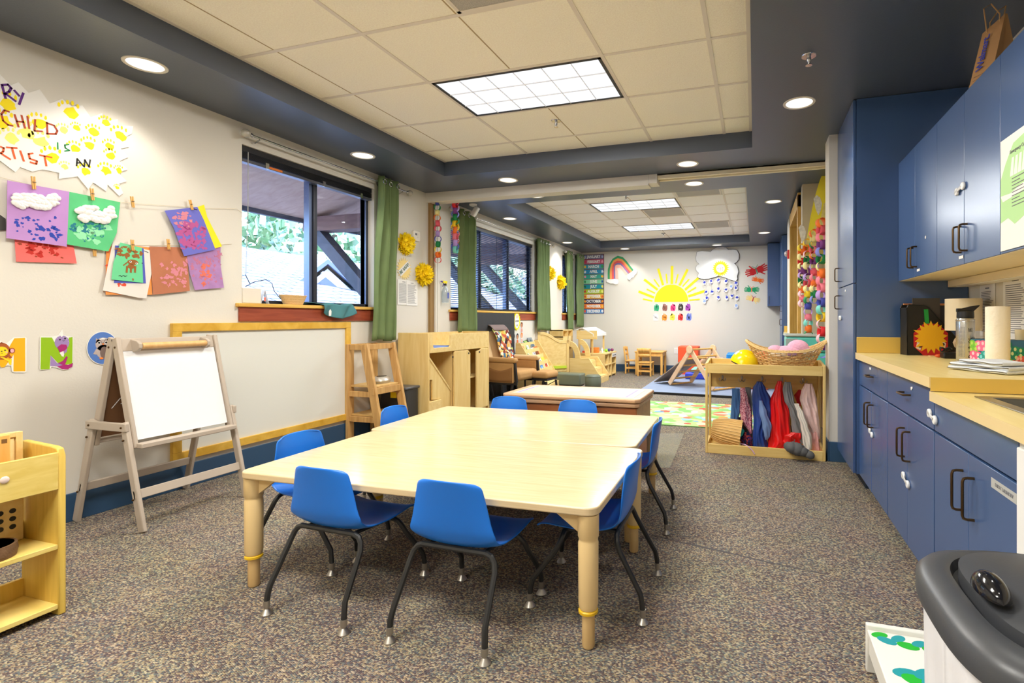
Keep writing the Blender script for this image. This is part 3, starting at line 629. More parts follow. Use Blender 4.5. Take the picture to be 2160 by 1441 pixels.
solo(m, 'letter_card', None, 'orange letter M card with a monkey and banana, at the left edge', 'letter card', 'animal alphabet cards on the wall')
m = MB().at(on_left(off=.003)).use(CARDW).prism(zz([(700, 85), (880, 85), (930, 80), (1010, 60), (1080, -50), (1100, 60), (1180, 80), (1275, 90), (1270, 545), (1265, 600), (1200, 660), (1090, 672), (980, 630), (890, 615), (860, 660), (700, 672), (685, 640), (690, 110)]), .0015)
m.use(M('lime print', (146, 190, 14), .5)).prism(zz([(708, 98), (900, 100), (1050, 380), (1100, 450), (1200, 100), (1262, 90), (1258, 560), (1130, 580), (1000, 545), (875, 410), (860, 655), (700, 660)]), .0004, z)
m.use(M('narwhal lilac', (160, 132, 186), .6)).prism(arch((1075, 190), 130, 125), .0004, z + .0006).prism(zz([(1100, 290), (1170, 270), (1160, 350), (1110, 390)]), .0004, z + .0006).prism(zz([(875, 415), (990, 550), (1110, 575), (1000, 605), (870, 600)]), .0004, z + .0006)
m.use(M('narwhal magenta', (168, 32, 112), .6)).prism(zz([(990, 270), (1060, 220), (1150, 225), (1170, 280), (1120, 330), (1035, 360)]), .0004, z + .0012).prism(zz([(1000, 550), (1090, 510), (1150, 425), (1175, 450), (1130, 570), (1180, 580), (1265, 545), (1255, 610), (1180, 655), (1080, 655), (990, 610), (1090, 580)]), .0004, z + .0012)
m.use(CARDW).prism(zz([(1030, 370), (1090, 355), (1075, 435)]), .0004, z + .0014).prism(zz([(1040, 60), (1080, -45), (1098, 65), (1065, 95)]), .0004, z + .0014)
for i in range(14): m.blob(zz([(935 + i * 19 + (i % 3) * 3, 150 - 80 * math.sin(PI * i / 13) + (i % 2) * 16)])[0], .0012, z + .0014, .0003, 6)
m.use(INK).prism(arch((1037, 137), 16, 16, 10), .0004, z + .0016).prism(arch((1128, 115), 16, 16, 10), .0004, z + .0016).ribbon(zz([(1082, 152), (1100, 163), (1116, 150)]), .0011, z + .0016)
solo(m, 'letter_card', None, 'green letter N card with a purple narwhal', 'letter card', 'animal alphabet cards on the wall')
m = MB().at(on_left(off=.003)).use(CARDW).prism(arch((1790, 285), 280, 292, 40), .0015)
m.use(M('letter blue', (84, 124, 196), .5)).prism(arch((1790, 285), 268, 280, 40), .0004, z)
m.use(M('owl grey', (188, 172, 166), .6)).prism(arch((1800, 220), 140, 120), .0004, z + .0006).prism(arch((1810, 350), 135, 125), .0004, z + .0006).prism(zz([(1670, 110), (1740, 150), (1670, 200)]), .0004, z + .0006).prism(zz([(1890, 100), (1850, 145), (1920, 170)]), .0004, z + .0006).prism(zz([(1680, 290), (1620, 390), (1680, 400), (1720, 320)]), .0004, z + .0008).prism(zz([(1900, 250), (1960, 220), (1940, 320), (1890, 340)]), .0004, z + .0008)
m.use(M('owl belly', (118, 98, 90), .6)).prism(arch((1815, 365), 72, 108), .0004, z + .0012)
m.use(CARDW).prism(arch((1725, 193), 30, 28), .0004, z + .0014).prism(arch((1850, 186), 30, 28), .0004, z + .0014).prism(zz([(1720, 135), (1790, 105), (1860, 130)]), .0004, z + .0012)
m.use(INK).prism(arch((1725, 193), 21, 19, 12), .0004, z + .002).prism(arch((1850, 186), 21, 19, 12), .0004, z + .002).ribbon(zz([(1720, 135), (1790, 205)]), .0010, z + .0018).ribbon(zz([(1840, 125), (1795, 205)]), .0010, z + .0018)
m.use(M('owl orange', (246, 134, 44), .6)).prism(zz([(1768, 205), (1815, 203), (1795, 232)]), .0004, z + .002)
for x, y in ((1765, 465), (1870, 450)): m.prism(arch((x, y), 36, 18), .0004, z + .0016)
solo(m, 'letter_card', None, 'round blue letter O card with a grey owl, behind the easel top', 'letter card', 'animal alphabet cards on the wall')
# --- framed whiteboard on the wall
def framed(name, label, y0, y1, z0, z1):
    o = thing(name, label, 'board', (LWALL, (y0 + y1) / 2, z0)); x = LWALL; e = .055
    W(MB().box(x, x + .012, y0 + .02, y1 - .02, z0 + .02, z1 - .02), 'board_panel', M('dry erase white', (226, 226, 218), .3), o)
    for nm, b in (('frame_rail', (y0, y1, z1 - e, z1)), ('frame_rail', (y0, y1, z0, z0 + e)), ('frame_stile', (y0, y0 + e, z0 + e, z1 - e)), ('frame_stile', (y1 - e, y1, z0 + e, z1 - e))):
        W(MB().box(x, x + .03, *b), nm, GOLDWOOD, o, bevel=.002)
framed('framed_whiteboard', 'large white board in a golden wood frame below the nearest window', 2.363, 3.884, .19, 1.09)

# ================================================================ curtains, rods, blinds
CURT = M('green cotton curtain', (112, 132, 84), .8, bump=(300, .2, .001), var=.06, vscale=8)
def rod(y0, y1, z, label, finial=True, mat=CHROME):
    o = thing('curtain_rod', label, 'curtain rod', (LWALL, (y0 + y1) / 2, z)); x = LWALL + .075
    W(MB().tube([(x, y0, z), (x, y1, z)], .008, 10), 'rod', mat, o, smooth=True)
    for y in (y0 + .06, y1 - .06): W(MB().tube([(LWALL, y, z - .03), (LWALL + .03, y, z - .03), (x, y, z - .012)], .006, 6), 'bracket', mat, o)
    if finial:
        for s, y in ((-1, y0), (1, y1)):
            W(MB().ball((x, y + s * .05, z), .032, 14, 10), 'finial', clear('crystal', (230, 226, 215), .35, .05, .3), o, smooth=True)
            W(MB().tube([(x, y, z), (x, y + s * .012, z), (x, y + s * .02, z)], [.014, .016, .010], 10), 'finial_collar', mat, o, smooth=True)
def curtain(y0, y1, z0, z1, label, waves=4, flare=0.0, shift=0.0, lean=0.0):
    o = thing('curtain', label, 'curtain', (LWALL, (y0 + y1) / 2, z0), 0, 'green curtains'); yc, hw = (y0 + y1) / 2, (y1 - y0) / 2
    def f(u, v):
        k = 1 + flare * (1 - v) ** 1.5; amp = .045 * (1 - .15 * math.sin(5 * v + u * 3)); ph = 2 * PI * waves * u
        return (LWALL + .072 + amp * math.sin(ph) * (.8 + .4 * v) + .008 * math.sin(9 * v + 7 * u), yc + shift * (1 - v) + hw * k * (2 * u - 1) + .012 * math.sin(ph * 2) + lean * (1 - v), z0 + (z1 - z0) * v + .012 * math.sin(6 * u) * (1 - v))
    W(MB().grid(f, waves * 12 + 1, 30), 'fabric_panel', CURT, o, smooth=True, thick=.003, ang=180)
    for k in range(waves * 2):
        u = (k + .5) / (waves * 2); p = V(f(u, .965)); W(MB().tube([p + V((.002 * (1 if k % 2 else -1), .022 * math.cos(a), .022 * math.sin(a))) for a in [2 * PI * i / 16 for i in range(16)]], .0045, 6, True), 'grommet', CHROME, o, smooth=True)
rod(2.87, 4.62, 2.47, 'clear knobbed silver rod above the nearest window'); rod(5.50, 8.7, 2.46, 'silver rod above the wide middle window'); rod(9.46, 10.48, 2.44, 'dark rod above the narrow far window', True, BLACK)
curtain(4.19, 4.50, .905, 2.53, 'green curtain at the right side of the nearest window', 3, .12, -.07)
curtain(5.62, 6.04, .95, 2.5, 'green curtain beside the paper chains, left of the middle window', 3, .12)
curtain(8.04, 8.55, .92, 2.5, 'green curtain at the right side of the middle window', 4, .2, .05)
curtain(9.46, 9.74, .89, 2.47, 'narrow green curtain left of the far window', 3, .15, .1)
curtain(10.06, 10.5, .95, 2.48, 'green curtain in the far corner beside the month chart', 3, .05)
BLK = M('black blind slat', (34, 34, 38), .35)
o = thing('window_blind', 'raised black blind at the top of the nearest window', 'blind', (LWALL - .05, 3.535, 2.41))
y0, y1 = 2.865, 4.205; x0, x1 = LWALL - .075, LWALL - .015
W(MB().box(x0, x1, y0, y1, 2.365, 2.408), 'head_rail', BLK, o, bevel=.003)
s = MB()
for k in range(9): s.box(x0, x1, y0, y1, 2.318 + k * .005, 2.3205 + k * .005)
W(s, 'stacked_slats', BLK, o); W(MB().box(x0, x1, y0, y1, 2.29, 2.312), 'bottom_rail', M('grey blind rail', (96, 98, 106), .3, .4), o, bevel=.003)
W(MB().tube([(x1, 2.91, 2.37), (x1 + .01, 2.90, 1.9), (x1 + .002, 2.89, 1.45)], .004, 6), 'tilt_wand', clear('clear rod', (240, 240, 240), .2, .1, .3), o)
for y in (3.05, 3.6, 4.05): W(MB().box(x1, x1 + .006, y, y + .03, 2.285, 2.33), 'blind_clip', CHROME, o)
W(MB().box(x1, x1 + .002, 3.08, 3.2, 2.293, 2.31), 'warning_label', M('orange label', (224, 120, 40), .6), o)
def blind(a, b, z0, z1, label, n):
    o = thing('window_blind', label, 'blind', (LWALL - .05, (a + b) / 2, z1)); x0, x1 = LWALL - .054, LWALL - .032
    W(MB().box(x0 - .005, x1 + .005, a, b, z1 - .04, z1 - .002), 'head_rail', BLK, o)
    s = MB()
    for k in range(n):
        z = z0 + .03 + (z1 - z0 - .08) * k / (n - 1); s.add([(x0, a, z - .0035), (x1, a, z + .0035), (x1, b, z + .0035), (x0, b, z - .0035)], [(0, 1, 2, 3)])
    W(s, 'slats', M('dark blue slat', (46, 58, 88), .4), o, thick=.001); W(MB().box(x0, x1, a, b, z0 + .004, z0 + .02), 'bottom_rail', BLK, o)
    c = MB()
    for k in range(3): y = a + (b - a) * (.1 + .4 * k); c.box((x0 + x1) / 2 - .002, (x0 + x1) / 2 + .002, y, y + .004, z0 + .01, z1 - .02)
    W(c, 'ladder_cords', BLACK, o)
blind(5.58, 8.06, 1.24, 2.38, 'lowered dark slatted blind in the middle window', 44); blind(9.44, 10.14, 1.24, 2.38, 'lowered dark slatted blind in the far window', 44)

# ================================================================ on the nearest sill
ZSILL = 1.236; XS = LWALL - .03
o = thing('white_box', 'white plastic box with black wire at the left end of the sill', 'box', (XS, 2.92, ZSILL))
MB().box(-.035, .03, -.065, .085, 0, .115).obj('box_body', M('cream plastic', (226, 218, 204), .5), o, bevel=.004)
W(MB().tube([(XS, 2.9, 1.36), (XS, 2.97, 1.40), (XS, 3.07, 1.425), (XS, 3.12, 1.40), (XS, 3.14, 1.34), (XS + .01, 3.19, 1.28)], .003, 6), 'black_wire', BLACK, o, smooth=True)
W(MB().tube([(XS, 2.87, 1.35), (XS - .01, 2.88, 1.44), (XS, 2.90, 1.45), (XS + .01, 2.93, 1.38)], .003, 6), 'wire_loop', BLACK, o, smooth=True)
o = thing('tent_card', 'small folded white card beside the box on the sill', 'card', (XS, 3.05, ZSILL))
MB().prism([(-.035, 0), (.0, .11), (.035, 0), (.033, 0), (0, .104), (-.033, 0)], .03, -.015).obj('folded_card', PAPERW, o).matrix_local = frame((0, 0, 0), (0, 1, 0), (0, 0, 1))
MB().box(.0152, .016, -.012, .004, .02, .05).obj('red_print', M('salmon print', (230, 120, 100), .7), o)
WICK = M('tan wicker', (214, 176, 118), .7, bump=(140, .8, .004), var=.12, vscale=90)
o = thing('wicker_basket', 'shallow oval wicker basket on the nearest window sill', 'basket', (XS + .005, 3.31, ZSILL))
b = MB().lathe([(.0, 0), (.085, 0), (.105, .035), (.125, .075), (.121, .078), (.1, .035), (.08, .006), (0, .006)], 40, sx=.45); b.obj('woven_body', WICK, o, smooth=True)
g = MB()
for i in range(40): q = 2 * PI * i / 40; g.tube([(.0385 * math.cos(q), .086 * math.sin(q), .003), (.0565 * math.cos(q), .126 * math.sin(q), .08)], .0022, 4)
for k in range(4): r = .09 + .010 * k; g.tube([(r * .46 * math.cos(2 * PI * i / 28), r * 1.01 * math.sin(2 * PI * i / 28), .012 + .02 * k) for i in range(28)], .0025, 5, True)
g.obj('weave', M('light cane', (228, 194, 140), .6), o, smooth=True)
o = thing('folded_cloth', 'teal cloth with white tag draped over the nearest sill', 'cloth', (LWALL, 3.72, ZSILL))
def f(u, v):
    y = 3.72 + (u - .5) * (.40 - .04 * v) + .015 * math.sin(9 * u + 4 * v)
    if v < .45: return (LWALL - .08 + .125 * v / .45, y - .1 * (1 - v / .45), ZSILL + .006 + .016 * abs(math.sin(6 * u + 7 * v)))
    w_ = (v - .45) / .55; return (LWALL + .042 + .012 * math.sin(12 * u + 3 * w_) + .008, y + .02 * w_, ZSILL + .01 - w_ * (.125 - .05 * (2 * u - 1) ** 2))
W(MB().grid(f, 40, 24), 'draped_fabric', M('teal jersey', (70, 126, 132), .85, var=.06), o, smooth=True, thick=.004, ang=180)
W(MB().at(on_left(3.60, 1.175, .066)).prism([(-.012, -.03), (.012, -.03), (.016, .01), (.004, .03), (-.012, .012)], .002), 'care_tag', PAPERW, o)
# ================================================================ between the windows
def pompom(px, py, label, r=.105):
    p = at_x(px, py, LWALL); o = thing('tissue_pompom', label, 'pompom', (LWALL, p.y, p.z), 0, 'yellow tissue pompoms'); mb = MB(); rnd = random.Random(px)
    for i in range(90):
        q = rnd.uniform(0, 2 * PI); el = rnd.uniform(-.2, 1) ; s = math.sqrt(max(0, 1 - el * el)); d = V((max(.02, el * .6), s * math.cos(q), s * math.sin(q))).normalized(); c = d * r * rnd.uniform(.75, 1.0)
        a = d.cross(V((rnd.uniform(-1, 1), rnd.uniform(-1, 1), rnd.uniform(-1, 1)))).normalized() * r * .42; b_ = d.cross(a).normalized() * r * .32; h = d * r * .25
        for p_ in (c,): mb.add([p_ - a + h, p_ - b_ - h, p_ + a + h, p_ + b_ - h, p_ - h * 2.2], [(0, 1, 4), (1, 2, 4), (2, 3, 4), (3, 0, 4)])
    mb.ball((r * .3, 0, 0), (r * .5, r * .75, r * .75), 12, 8)
    for v in mb.v: v.x = max(v.x, .003)
    mb.obj('tissue_layers', M('yellow tissue paper', (255, 228, 24), .7), o)
pompom(853, 515, 'upper yellow tissue pompom half hidden by the first curtain'); pompom(890, 580, 'lower yellow tissue pompom by the cork jamb strip', .115)
pompom(1157, 577, 'yellow tissue pompom touching the middle window curtain', .12); pompom(1180, 596, 'yellow tissue pompom near the far window curtain', .125)
y, z = lw(852, 567)
o = thing('sun_sign', 'pale sunburst sign reading BE SAFE! beside the curtain', 'sign', mat=on_left(y, z, .004))
MB().prism(star(.125, .088, 20), .0015).obj('sunburst', M('pale yellow card', (244, 216, 140), .8), o)
MB().at(T(0, 0, .0017) @ R(38)).box(-.1, .1, -.035, .035, 0, .0008).obj('white_strip', PAPERW, o)
lettering('BE SAFE!', .05, M('dark green print', (30, 84, 60), .7), T(0, 0, .0032) @ R(38), 'lettering', o, bold=.001)
def textlines(mb, x0, x1, y0, y1, n, z, h=.002, seed=1, jag=.3):
    rnd = random.Random(seed)
    for i in range(n): yy = y1 - (y1 - y0) * (i + .5) / n; mb.box(x0, x1 - (x1 - x0) * rnd.uniform(0, jag), yy - h / 2, yy + h / 2, z, z + .0003)
def notice(name, label, fr, w, h, n, seed=1, title=True):
    o = thing(name, label, 'notice', mat=fr); MB().box(-w / 2, w / 2, -h / 2, h / 2, 0, .0012).obj('sheet', PAPERW, o)
    t = MB(); textlines(t, -w * .4, w * .4, -h * .42, h * (.36 if title else .44), n, .0014, h / n * .3, seed)
    if title: t.box(-w * .13, w * .13, h * .40, h * .425, .0014, .0018)
    t.obj('print_lines', GREYINK, o); return o
notice('wall_notice', 'printed sheet half hidden behind the first curtain', on_left(4.665, 1.405, .004), .2, .27, 24, 2); notice('wall_notice', 'printed sheet between the curtain and lower yellow pompom', on_left(4.80, 1.40, .006), .19, .27, 22, 3)
y, z = lw(876, 498)
o = thing('thermostat', 'small white thermostat on the wall above the pompoms', 'thermostat', mat=on_left(y, z, 0))
MB().prism([(x * .06, yy * .056) for x, yy in [(-.8, -1), (.8, -1), (1, -.8), (1, .8), (.8, 1), (-.8, 1), (-1, .8), (-1, -.8)]], .022).obj('housing', M('ivory plastic', (236, 230, 216), .5), o, bevel=.004)
d = MB().box(-.03, .0, .005, .028, .022, .0235)
for k in range(3): d.box(.012, .018, -.02 + .02 * k, -.015 + .02 * k, .022, .024)
d.obj('display', GREYINK, o)
# --- paper chains by the jamb, spray bottle, small speaker
def ring(mb, c, r, w, ax, m):
    """a paper link: flat band, axis ax"""
    mb.use(m); ax = V(ax).normalized(); a = V((0, 0, 1)) if abs(ax.z) < .9 else V((1, 0, 0)); a = (a - ax * a.dot(ax)).normalized(); b = ax.cross(a); n = 18
    vs = []
    for i in range(n):
        q = 2 * PI * i / n; d = a * math.cos(q) + b * math.sin(q)
        for s in (-1, 1): vs.append(V(c) + d * r + ax * (w / 2 * s))
    mb.add(vs, [(2 * i, 2 * i + 1, (2 * i + 3) % (2 * n), (2 * i + 2) % (2 * n)) for i in range(n)])
PC = {k: M('paper ' + k, c, .75) for k, c in dict(red=(222, 40, 50), pink=(244, 130, 150), rose=(232, 92, 110), orange=(246, 120, 40), yellow=(248, 214, 40), cream=(246, 236, 160), green=(20, 134, 74), aqua=(120, 210, 196), blue=(70, 78, 180), peri=(130, 136, 218), purple=(128, 62, 140), lilac=(186, 152, 220), blush=(246, 196, 206)).items()}
def paper_chain(name, label, p0, p1, cols, r, w, group=None, jit=.25, face=(1, 0, 0)):
    p0, p1 = V(p0), V(p1); o = thing(name, label, 'paper chain', p0, 0, group); n = len(cols); f = V(face); s = V((0, 0, 1)).cross(f)
    for i, cname in enumerate(cols):
        c = p0.lerp(p1, i / max(1, n - 1)); a = (i % 2) * PI / 2 + random.uniform(-jit, jit) + .35; mb = MB()
        ring(mb, c + V((0, random.uniform(-.006, .006), 0)), r * random.uniform(.95, 1.05), w, f * math.cos(a) + s * math.sin(a) + V((0, 0, random.uniform(-.12, .12))), PC[cname])
        W(mb, 'paper_link', None, o, smooth=True, thick=.001, ang=180)
xh = LWALL + .1
paper_chain('paper_chain', 'single paper chain against the cork jamb strip', (xh + .0, 5.13, 2.47), (xh + .02, 5.12, 1.80), ['blue', 'green', 'cream', 'orange', 'rose', 'rose', 'lilac', 'blue', 'green', 'yellow', 'orange', 'red'], .036, .04, 'paper chains at the window wall')
paper_chain('paper_chain', 'full looped paper chain hanging in front of the second curtain', (xh + .17, 5.24, 2.53), (xh + .17, 5.24, 1.93), ['red', 'rose', 'red', 'lilac', 'purple', 'peri', 'green', 'green', 'yellow', 'yellow', 'orange', 'rose', 'pink', 'rose', 'lilac', 'blue', 'aqua'], .042, .042, 'paper chains at the window wall')
o = thing('spray_bottle', 'clear spray bottle with yellow trigger hanging by the jamb', 'spray bottle', (LWALL + .055, 5.36, 1.315), 0)
MB().lathe([(0, 0), (.036, 0), (.04, .01), (.04, .12), (.034, .16), (.014, .20), (.013, .215)], 20).obj('bottle', clear('clear bottle plastic', (226, 234, 240), .15, .1, .35), o, smooth=True)
MB().lathe([(.016, .205), (.016, .225), (.0, .226)], 14).obj('collar', BLACK, o, smooth=True)
MB().box(-.012, .012, -.06, .03, .232, .262).box(-.008, .008, .005, .022, .22, .24).obj('spray_head', YEL, o, bevel=.006)
MB().bar((0, -.03, .24), (0, -.05, .19), .012, .01).box(-.01, .01, -.085, -.055, .24, .258).obj('trigger', M('violet plastic', (84, 72, 150), .5), o, bevel=.003)
MB().box(.0405, .0415, -.018, .018, .05, .12).obj('blue_label', M('blue label', (70, 86, 170), .6), o)
o = thing('wall_camera', 'small white angled sensor on the ceiling beside second curtain', 'sensor', (-3.40, 5.72, ZS))
MB().lathe([(0, 0), (.05, 0), (.045, -.02), (.02, -.03), (0, -.03)], 18).obj('mount', WHITE, o, smooth=True)
MB().at(T(.03, 0, -.09) @ R(35, 'Y')).box(-.03, .03, -.03, .03, -.07, .06).obj('sensor_head', WHITE, o, bevel=.012)
# ================================================================ left side furniture
YWOOD = wood('yellow birch laminate', (224, 196, 102), (236, 212, 126), .4, 3, (1, 3, 14)); YWOODS = wood('yellow birch side', (210, 176, 78), (224, 192, 96), .45, 3, (14, 14, 1))
x0, x1, ya, yb = -2.735, -2.51, .25, 1.278
o = thing('toy_shelf', 'yellow birch toy shelf with open back at the left edge', 'shelf', (-2.62, .8, 0))
for y in (ya, yb - .022):
    prof = [(x1, 0), (x1, .60), (x1 - .012, .628), (x1 - .04, .634), (x0, .645), (x0, 0)]
    W(MB().at(frame((0, y + .022, 0), (1, 0, 0), (0, 0, 1))).prism(prof, .022), 'side_panel', YWOODS, o, bevel=.004)
y0, y1 = ya + .022, yb - .022
W(MB().box(x1 - .016, x1 - .001, y0, y1, .476, .615), 'front_rail', YWOOD, o, bevel=.002)
W(MB().box(x0, x0 + .015, y0, y1, .50, .615), 'back_rail', YWOOD, o, bevel=.002); W(MB().box(x0 + .015, x1 - .016, y0, y1, .48, .492), 'trough_floor', YWOOD, o)
for z in (.025, .25):
    W(MB().box(x0, x1 - .003, y0, y1, z, z + .018), 'shelf_board', YWOOD, o, bevel=.002); W(MB().box(x0, x0 + .015, y0, y1, z + .018, z + .085), 'back_lip', YWOODS, o)
W(MB().ball((x1 + .001, 1.11, .555), (.005, .013, .013), 12, 8), 'cover_cap', M('pinkish white plastic', (236, 214, 204), .4), o, smooth=True)
for y in (1.12,):
    for z in (.30, .075, .535): W(MB().ball((x0 + .016, y, z), (.004, .009, .009), 8, 6), 'cam_lock', CHROME, o)
o = thing('puzzle_box', 'pale wooden frame box standing in the toy shelf trough', 'toy', (-2.705, 1.16, .492))
MB().box(-.012, .0, -.08, .083, 0, .195).box(0, .010, -.08, -.062, 0, .195).box(0, .010, .064, .083, 0, .195).box(0, .010, -.062, .064, .176, .195).obj('wood_frame', wood('pale toy wood', (228, 196, 128), (236, 208, 142), .5), o, bevel=.002)
MB().box(.001, .005, -.06, .06, .02, .172).obj('inner_panel', wood('lighter toy wood', (238, 218, 160), (244, 226, 172), .5), o)
o = thing('wooden_block', 'tall yellow wooden block at the left edge, in the shelf trough', 'toy', (-2.655, 1.12, .493)); MB().box(-.025, .025, -.1, .06, 0, .20).obj('block', PINE, o, bevel=.004); MB().box(.0252, .0256, .035, .05, .17, .185).obj('notch', M('dark notch', (120, 84, 40), .7), o)
o = thing('peg_panel', 'pale wooden panel with round black holes under the shelf top', 'toy', (-2.70, 1.08, .269))
MB().box(-.012, .0, -.2, .168, 0, .165).obj('panel', wood('pale toy wood'), o, bevel=.004)
for i in range(5):
    for j in range(3): MB().at(frame((.0, .136 - .034 * i, .06 + .03 * j), (0, 1, 0), (0, 0, 1))).prism(circle(.0095, 16), .001).obj('hole', BLACK, o)
o = thing('wood_slice', 'round tree slice with bark on the middle toy shelf', 'wood slice', (-2.60, 1.10, .269))
MB().lathe([(0, 0), (.076, 0), (.080, .02), (.077, .045), (.0, .045)], 26).obj('bark_ring', M('bark brown', (112, 82, 54), .9, bump=(40, .8, .006), var=.2, vscale=30), o, smooth=True)
rg = MB()
for k in range(6): rg.use(M('ring %d' % (k % 2), ((226, 196, 150), (206, 168, 116))[k % 2], .7)).lathe([(0, .0452 + .0002 * k), (.070 - .012 * k, .0452 + .0002 * k)], 26)
rg.obj('cut_face', None, o)
# ---------------------------------------------------------------- easel
GREIGE = M('grey beige painted wood', (186, 172, 156), .5)
EX, EY = -3.325, 2.155
o = thing('art_easel', 'grey wooden double sided easel with white board by the wall', 'easel', (EX, EY, 0))
def ep(s, t, y): return V((EX + s * (.012 + .25 * (1 - t)), y, 1.015 * t))
for s in (1, -1):
    for y in (1.895, 2.415):
        W(MB().bar(ep(s, .42, y), ep(s, 1.0, y), .022, .045, (1, 0, 0)), 'upper_post', GREIGE, o, bevel=.005)
        yo = y + (-.024 if y < 2 else .024); W(MB().bar(ep(s, 0.0, yo) + V((0, 0, .002)), ep(s, .56, yo), .022, .042, (1, 0, 0)), 'leg', GREIGE, o, bevel=.005)
    W(MB().bar(ep(s, .19, 1.86), ep(s, .19, 2.45), .014, .048, (-s * .25, 0, 1)), 'stretcher', GREIGE, o, bevel=.003)
    W(MB().bar(ep(s, .96, 1.905), ep(s, .96, 2.405), .016, .07, (-s * .25, 0, 1)), 'top_rail', GREIGE, o, bevel=.003)
    d = MB(); a, b, c_, e_ = ep(s, .46, 1.91), ep(s, .46, 2.40), ep(s, .925, 2.40), ep(s, .925, 1.91); n = V((s * .008, 0, .002))
    d.add([a - n, b - n, c_ - n, e_ - n, a + n, b + n, c_ + n, e_ + n], [(3, 2, 1, 0), (4, 5, 6, 7), (0, 1, 5, 4), (1, 2, 6, 5), (2, 3, 7, 6), (3, 0, 4, 7)])
    W(d, 'drawing_board', M('dry erase bright', (236, 236, 238), .3) if s == 1 else M('brown chalkboard', (104, 68, 36), .8), o)
    W(MB().bar(ep(s, .435, 1.895) + V((s * .035, 0, 0)), ep(s, .435, 2.415) + V((s * .035, 0, 0)), .055, .026, (0, 0, 1)), 'tray', GREIGE, o, bevel=.004)
for y in (1.862, 2.448): W(MB().bar(ep(1, .535, y) + V((.03, 0, 0)), ep(-1, .535, y) - V((.03, 0, 0)), .02, .045, (0, 0, 1)), 'side_brace', GREIGE, o, bevel=.004)
bl = MB()
for s in (1, -1):
    for t in (.535, .6, .49, .17): bl.at(Matrix.Identity(4)).ball(ep(s, t, 1.846), .007, 8, 6)
for i in range(0, len(bl.v), 48): pass
for k, (s, t) in enumerate([(s, t) for s in (1, -1) for t in (.535, .47, .17, .95)]): W(MB().ball(ep(s, t, 1.851 if t != .95 else 1.884), .006, 8, 6), 'bolt', BRASS, o, smooth=True)
pr = W(MB().tube([ep(1, .965, 1.98) + V((.05, 0, -.01)), ep(1, .965, 2.33) + V((.05, 0, -.01))], .017, 14), 'paper_dowel', wood('dowel wood', (214, 166, 104), (226, 182, 122), .5), o, smooth=True)
for y in (1.965, 2.335): W(MB().at(frame(ep(1, .965, y - .009) + V((.0, 0, -.01)), (1, 0, 0), (0, 0, 1)) @ T(0, 0, -.018)).prism([(0, -.035), (.05, -.03), (.072, -.012), (.072, .012), (.05, .028), (0, .035)], .018), 'dowel_holder', GREIGE, o, bevel=.003)
W(MB().at(frame(ep(-1, .66, 2.0) + V((.010, 0, 0)), (0, 1, 0), (.25, 0, 1))).ribbon([(-.06, -.05), (-.03, .0), (.0, .03), (.02, .0), (-.02, -.03), (.04, -.01), (.06, .05)], .004), 'chalk_scribble', PAPERW, o)
# ---------------------------------------------------------------- step tower by the wall
o = thing('step_tower', 'oak step-up tower with open frame below the first curtain', 'step tower', (-3.42, 4.02, 0))
W(MB().box(-3.60, -3.57, 3.825, 3.90, 0, .885), 'wall_post', OAK, o, bevel=.003); W(MB().box(-3.60, -3.57, 4.14, 4.215, 0, .885), 'wall_post', OAK, o, bevel=.003)
for y in (3.84, 4.20): W(MB().bar((-3.21, y, .002), (-3.40, y, .885), .03, .075, (1, 0, .2)), 'slanted_post', OAK, o, bevel=.003)
def rail(nm, p, q, h=.05, w_=.02): W(MB().bar(p, q, w_, h), nm, OAK, o, bevel=.002)
for z in (.858, .43, .20):
    xf = -3.21 - .19 * z / .885
    for y in (3.85, 4.19): rail('side_rail', (-3.57, y, z), (xf, y, z))
rail('front_rail', (-3.385, 3.82, .86), (-3.385, 4.22, .86)); rail('front_rail', (-3.29, 3.82, .46), (-3.29, 4.22, .46), .06); rail('back_rail', (-3.585, 3.9, .86), (-3.585, 4.14, .86))
W(MB().box(-3.585, -3.30, 3.862, 4.178, .49, .508), 'platform', wood('plywood platform', (206, 168, 104), (220, 186, 122), .5, 3, (3, 12, 3)), o, bevel=.003); W(MB().box(-3.57, -3.27, 3.862, 4.178, .225, .243), 'step_board', wood('plywood platform'), o, bevel=.003)
o = thing('music_player', 'silver and dark oval music player on the tower platform', 'music player', (-3.43, 4.10, .508), 25)
MB().lathe([(0, 0), (.11, 0), (.13, .025), (.12, .045), (.09, .06), (0, .066)], 26, sx=.62).obj('case', M('silver plastic', (196, 192, 182), .3, .3), o, smooth=True)
MB().lathe([(.0, .064), (.06, .06), (.085, .055), (.07, .064), (0, .069)], 22, sx=.6).obj('lid', M('dark olive plastic', (74, 70, 60), .25), o, smooth=True)
o = thing('storage_bin', 'black bin with yellow note standing behind the step tower', 'bin', (-3.42, 4.35, 0))
MB().box(-.15, .15, -.10, .10, 0, .44).obj('bin_body', M('dark grey plastic', (52, 52, 54), .45), o, bevel=.02); MB().box(-.16, .16, -.11, .11, .42, .445).obj('bin_rim', M('grey rim plastic', (86, 86, 88), .4), o, bevel=.008)
MB().box(-.03, .03, -.1105, -.1095, .35, .40).obj('sticky_note', YEL, o) if False else MB().box(-.02, .05, -.112, -.111, .34, .41).obj('sticky_note', YEL, o)
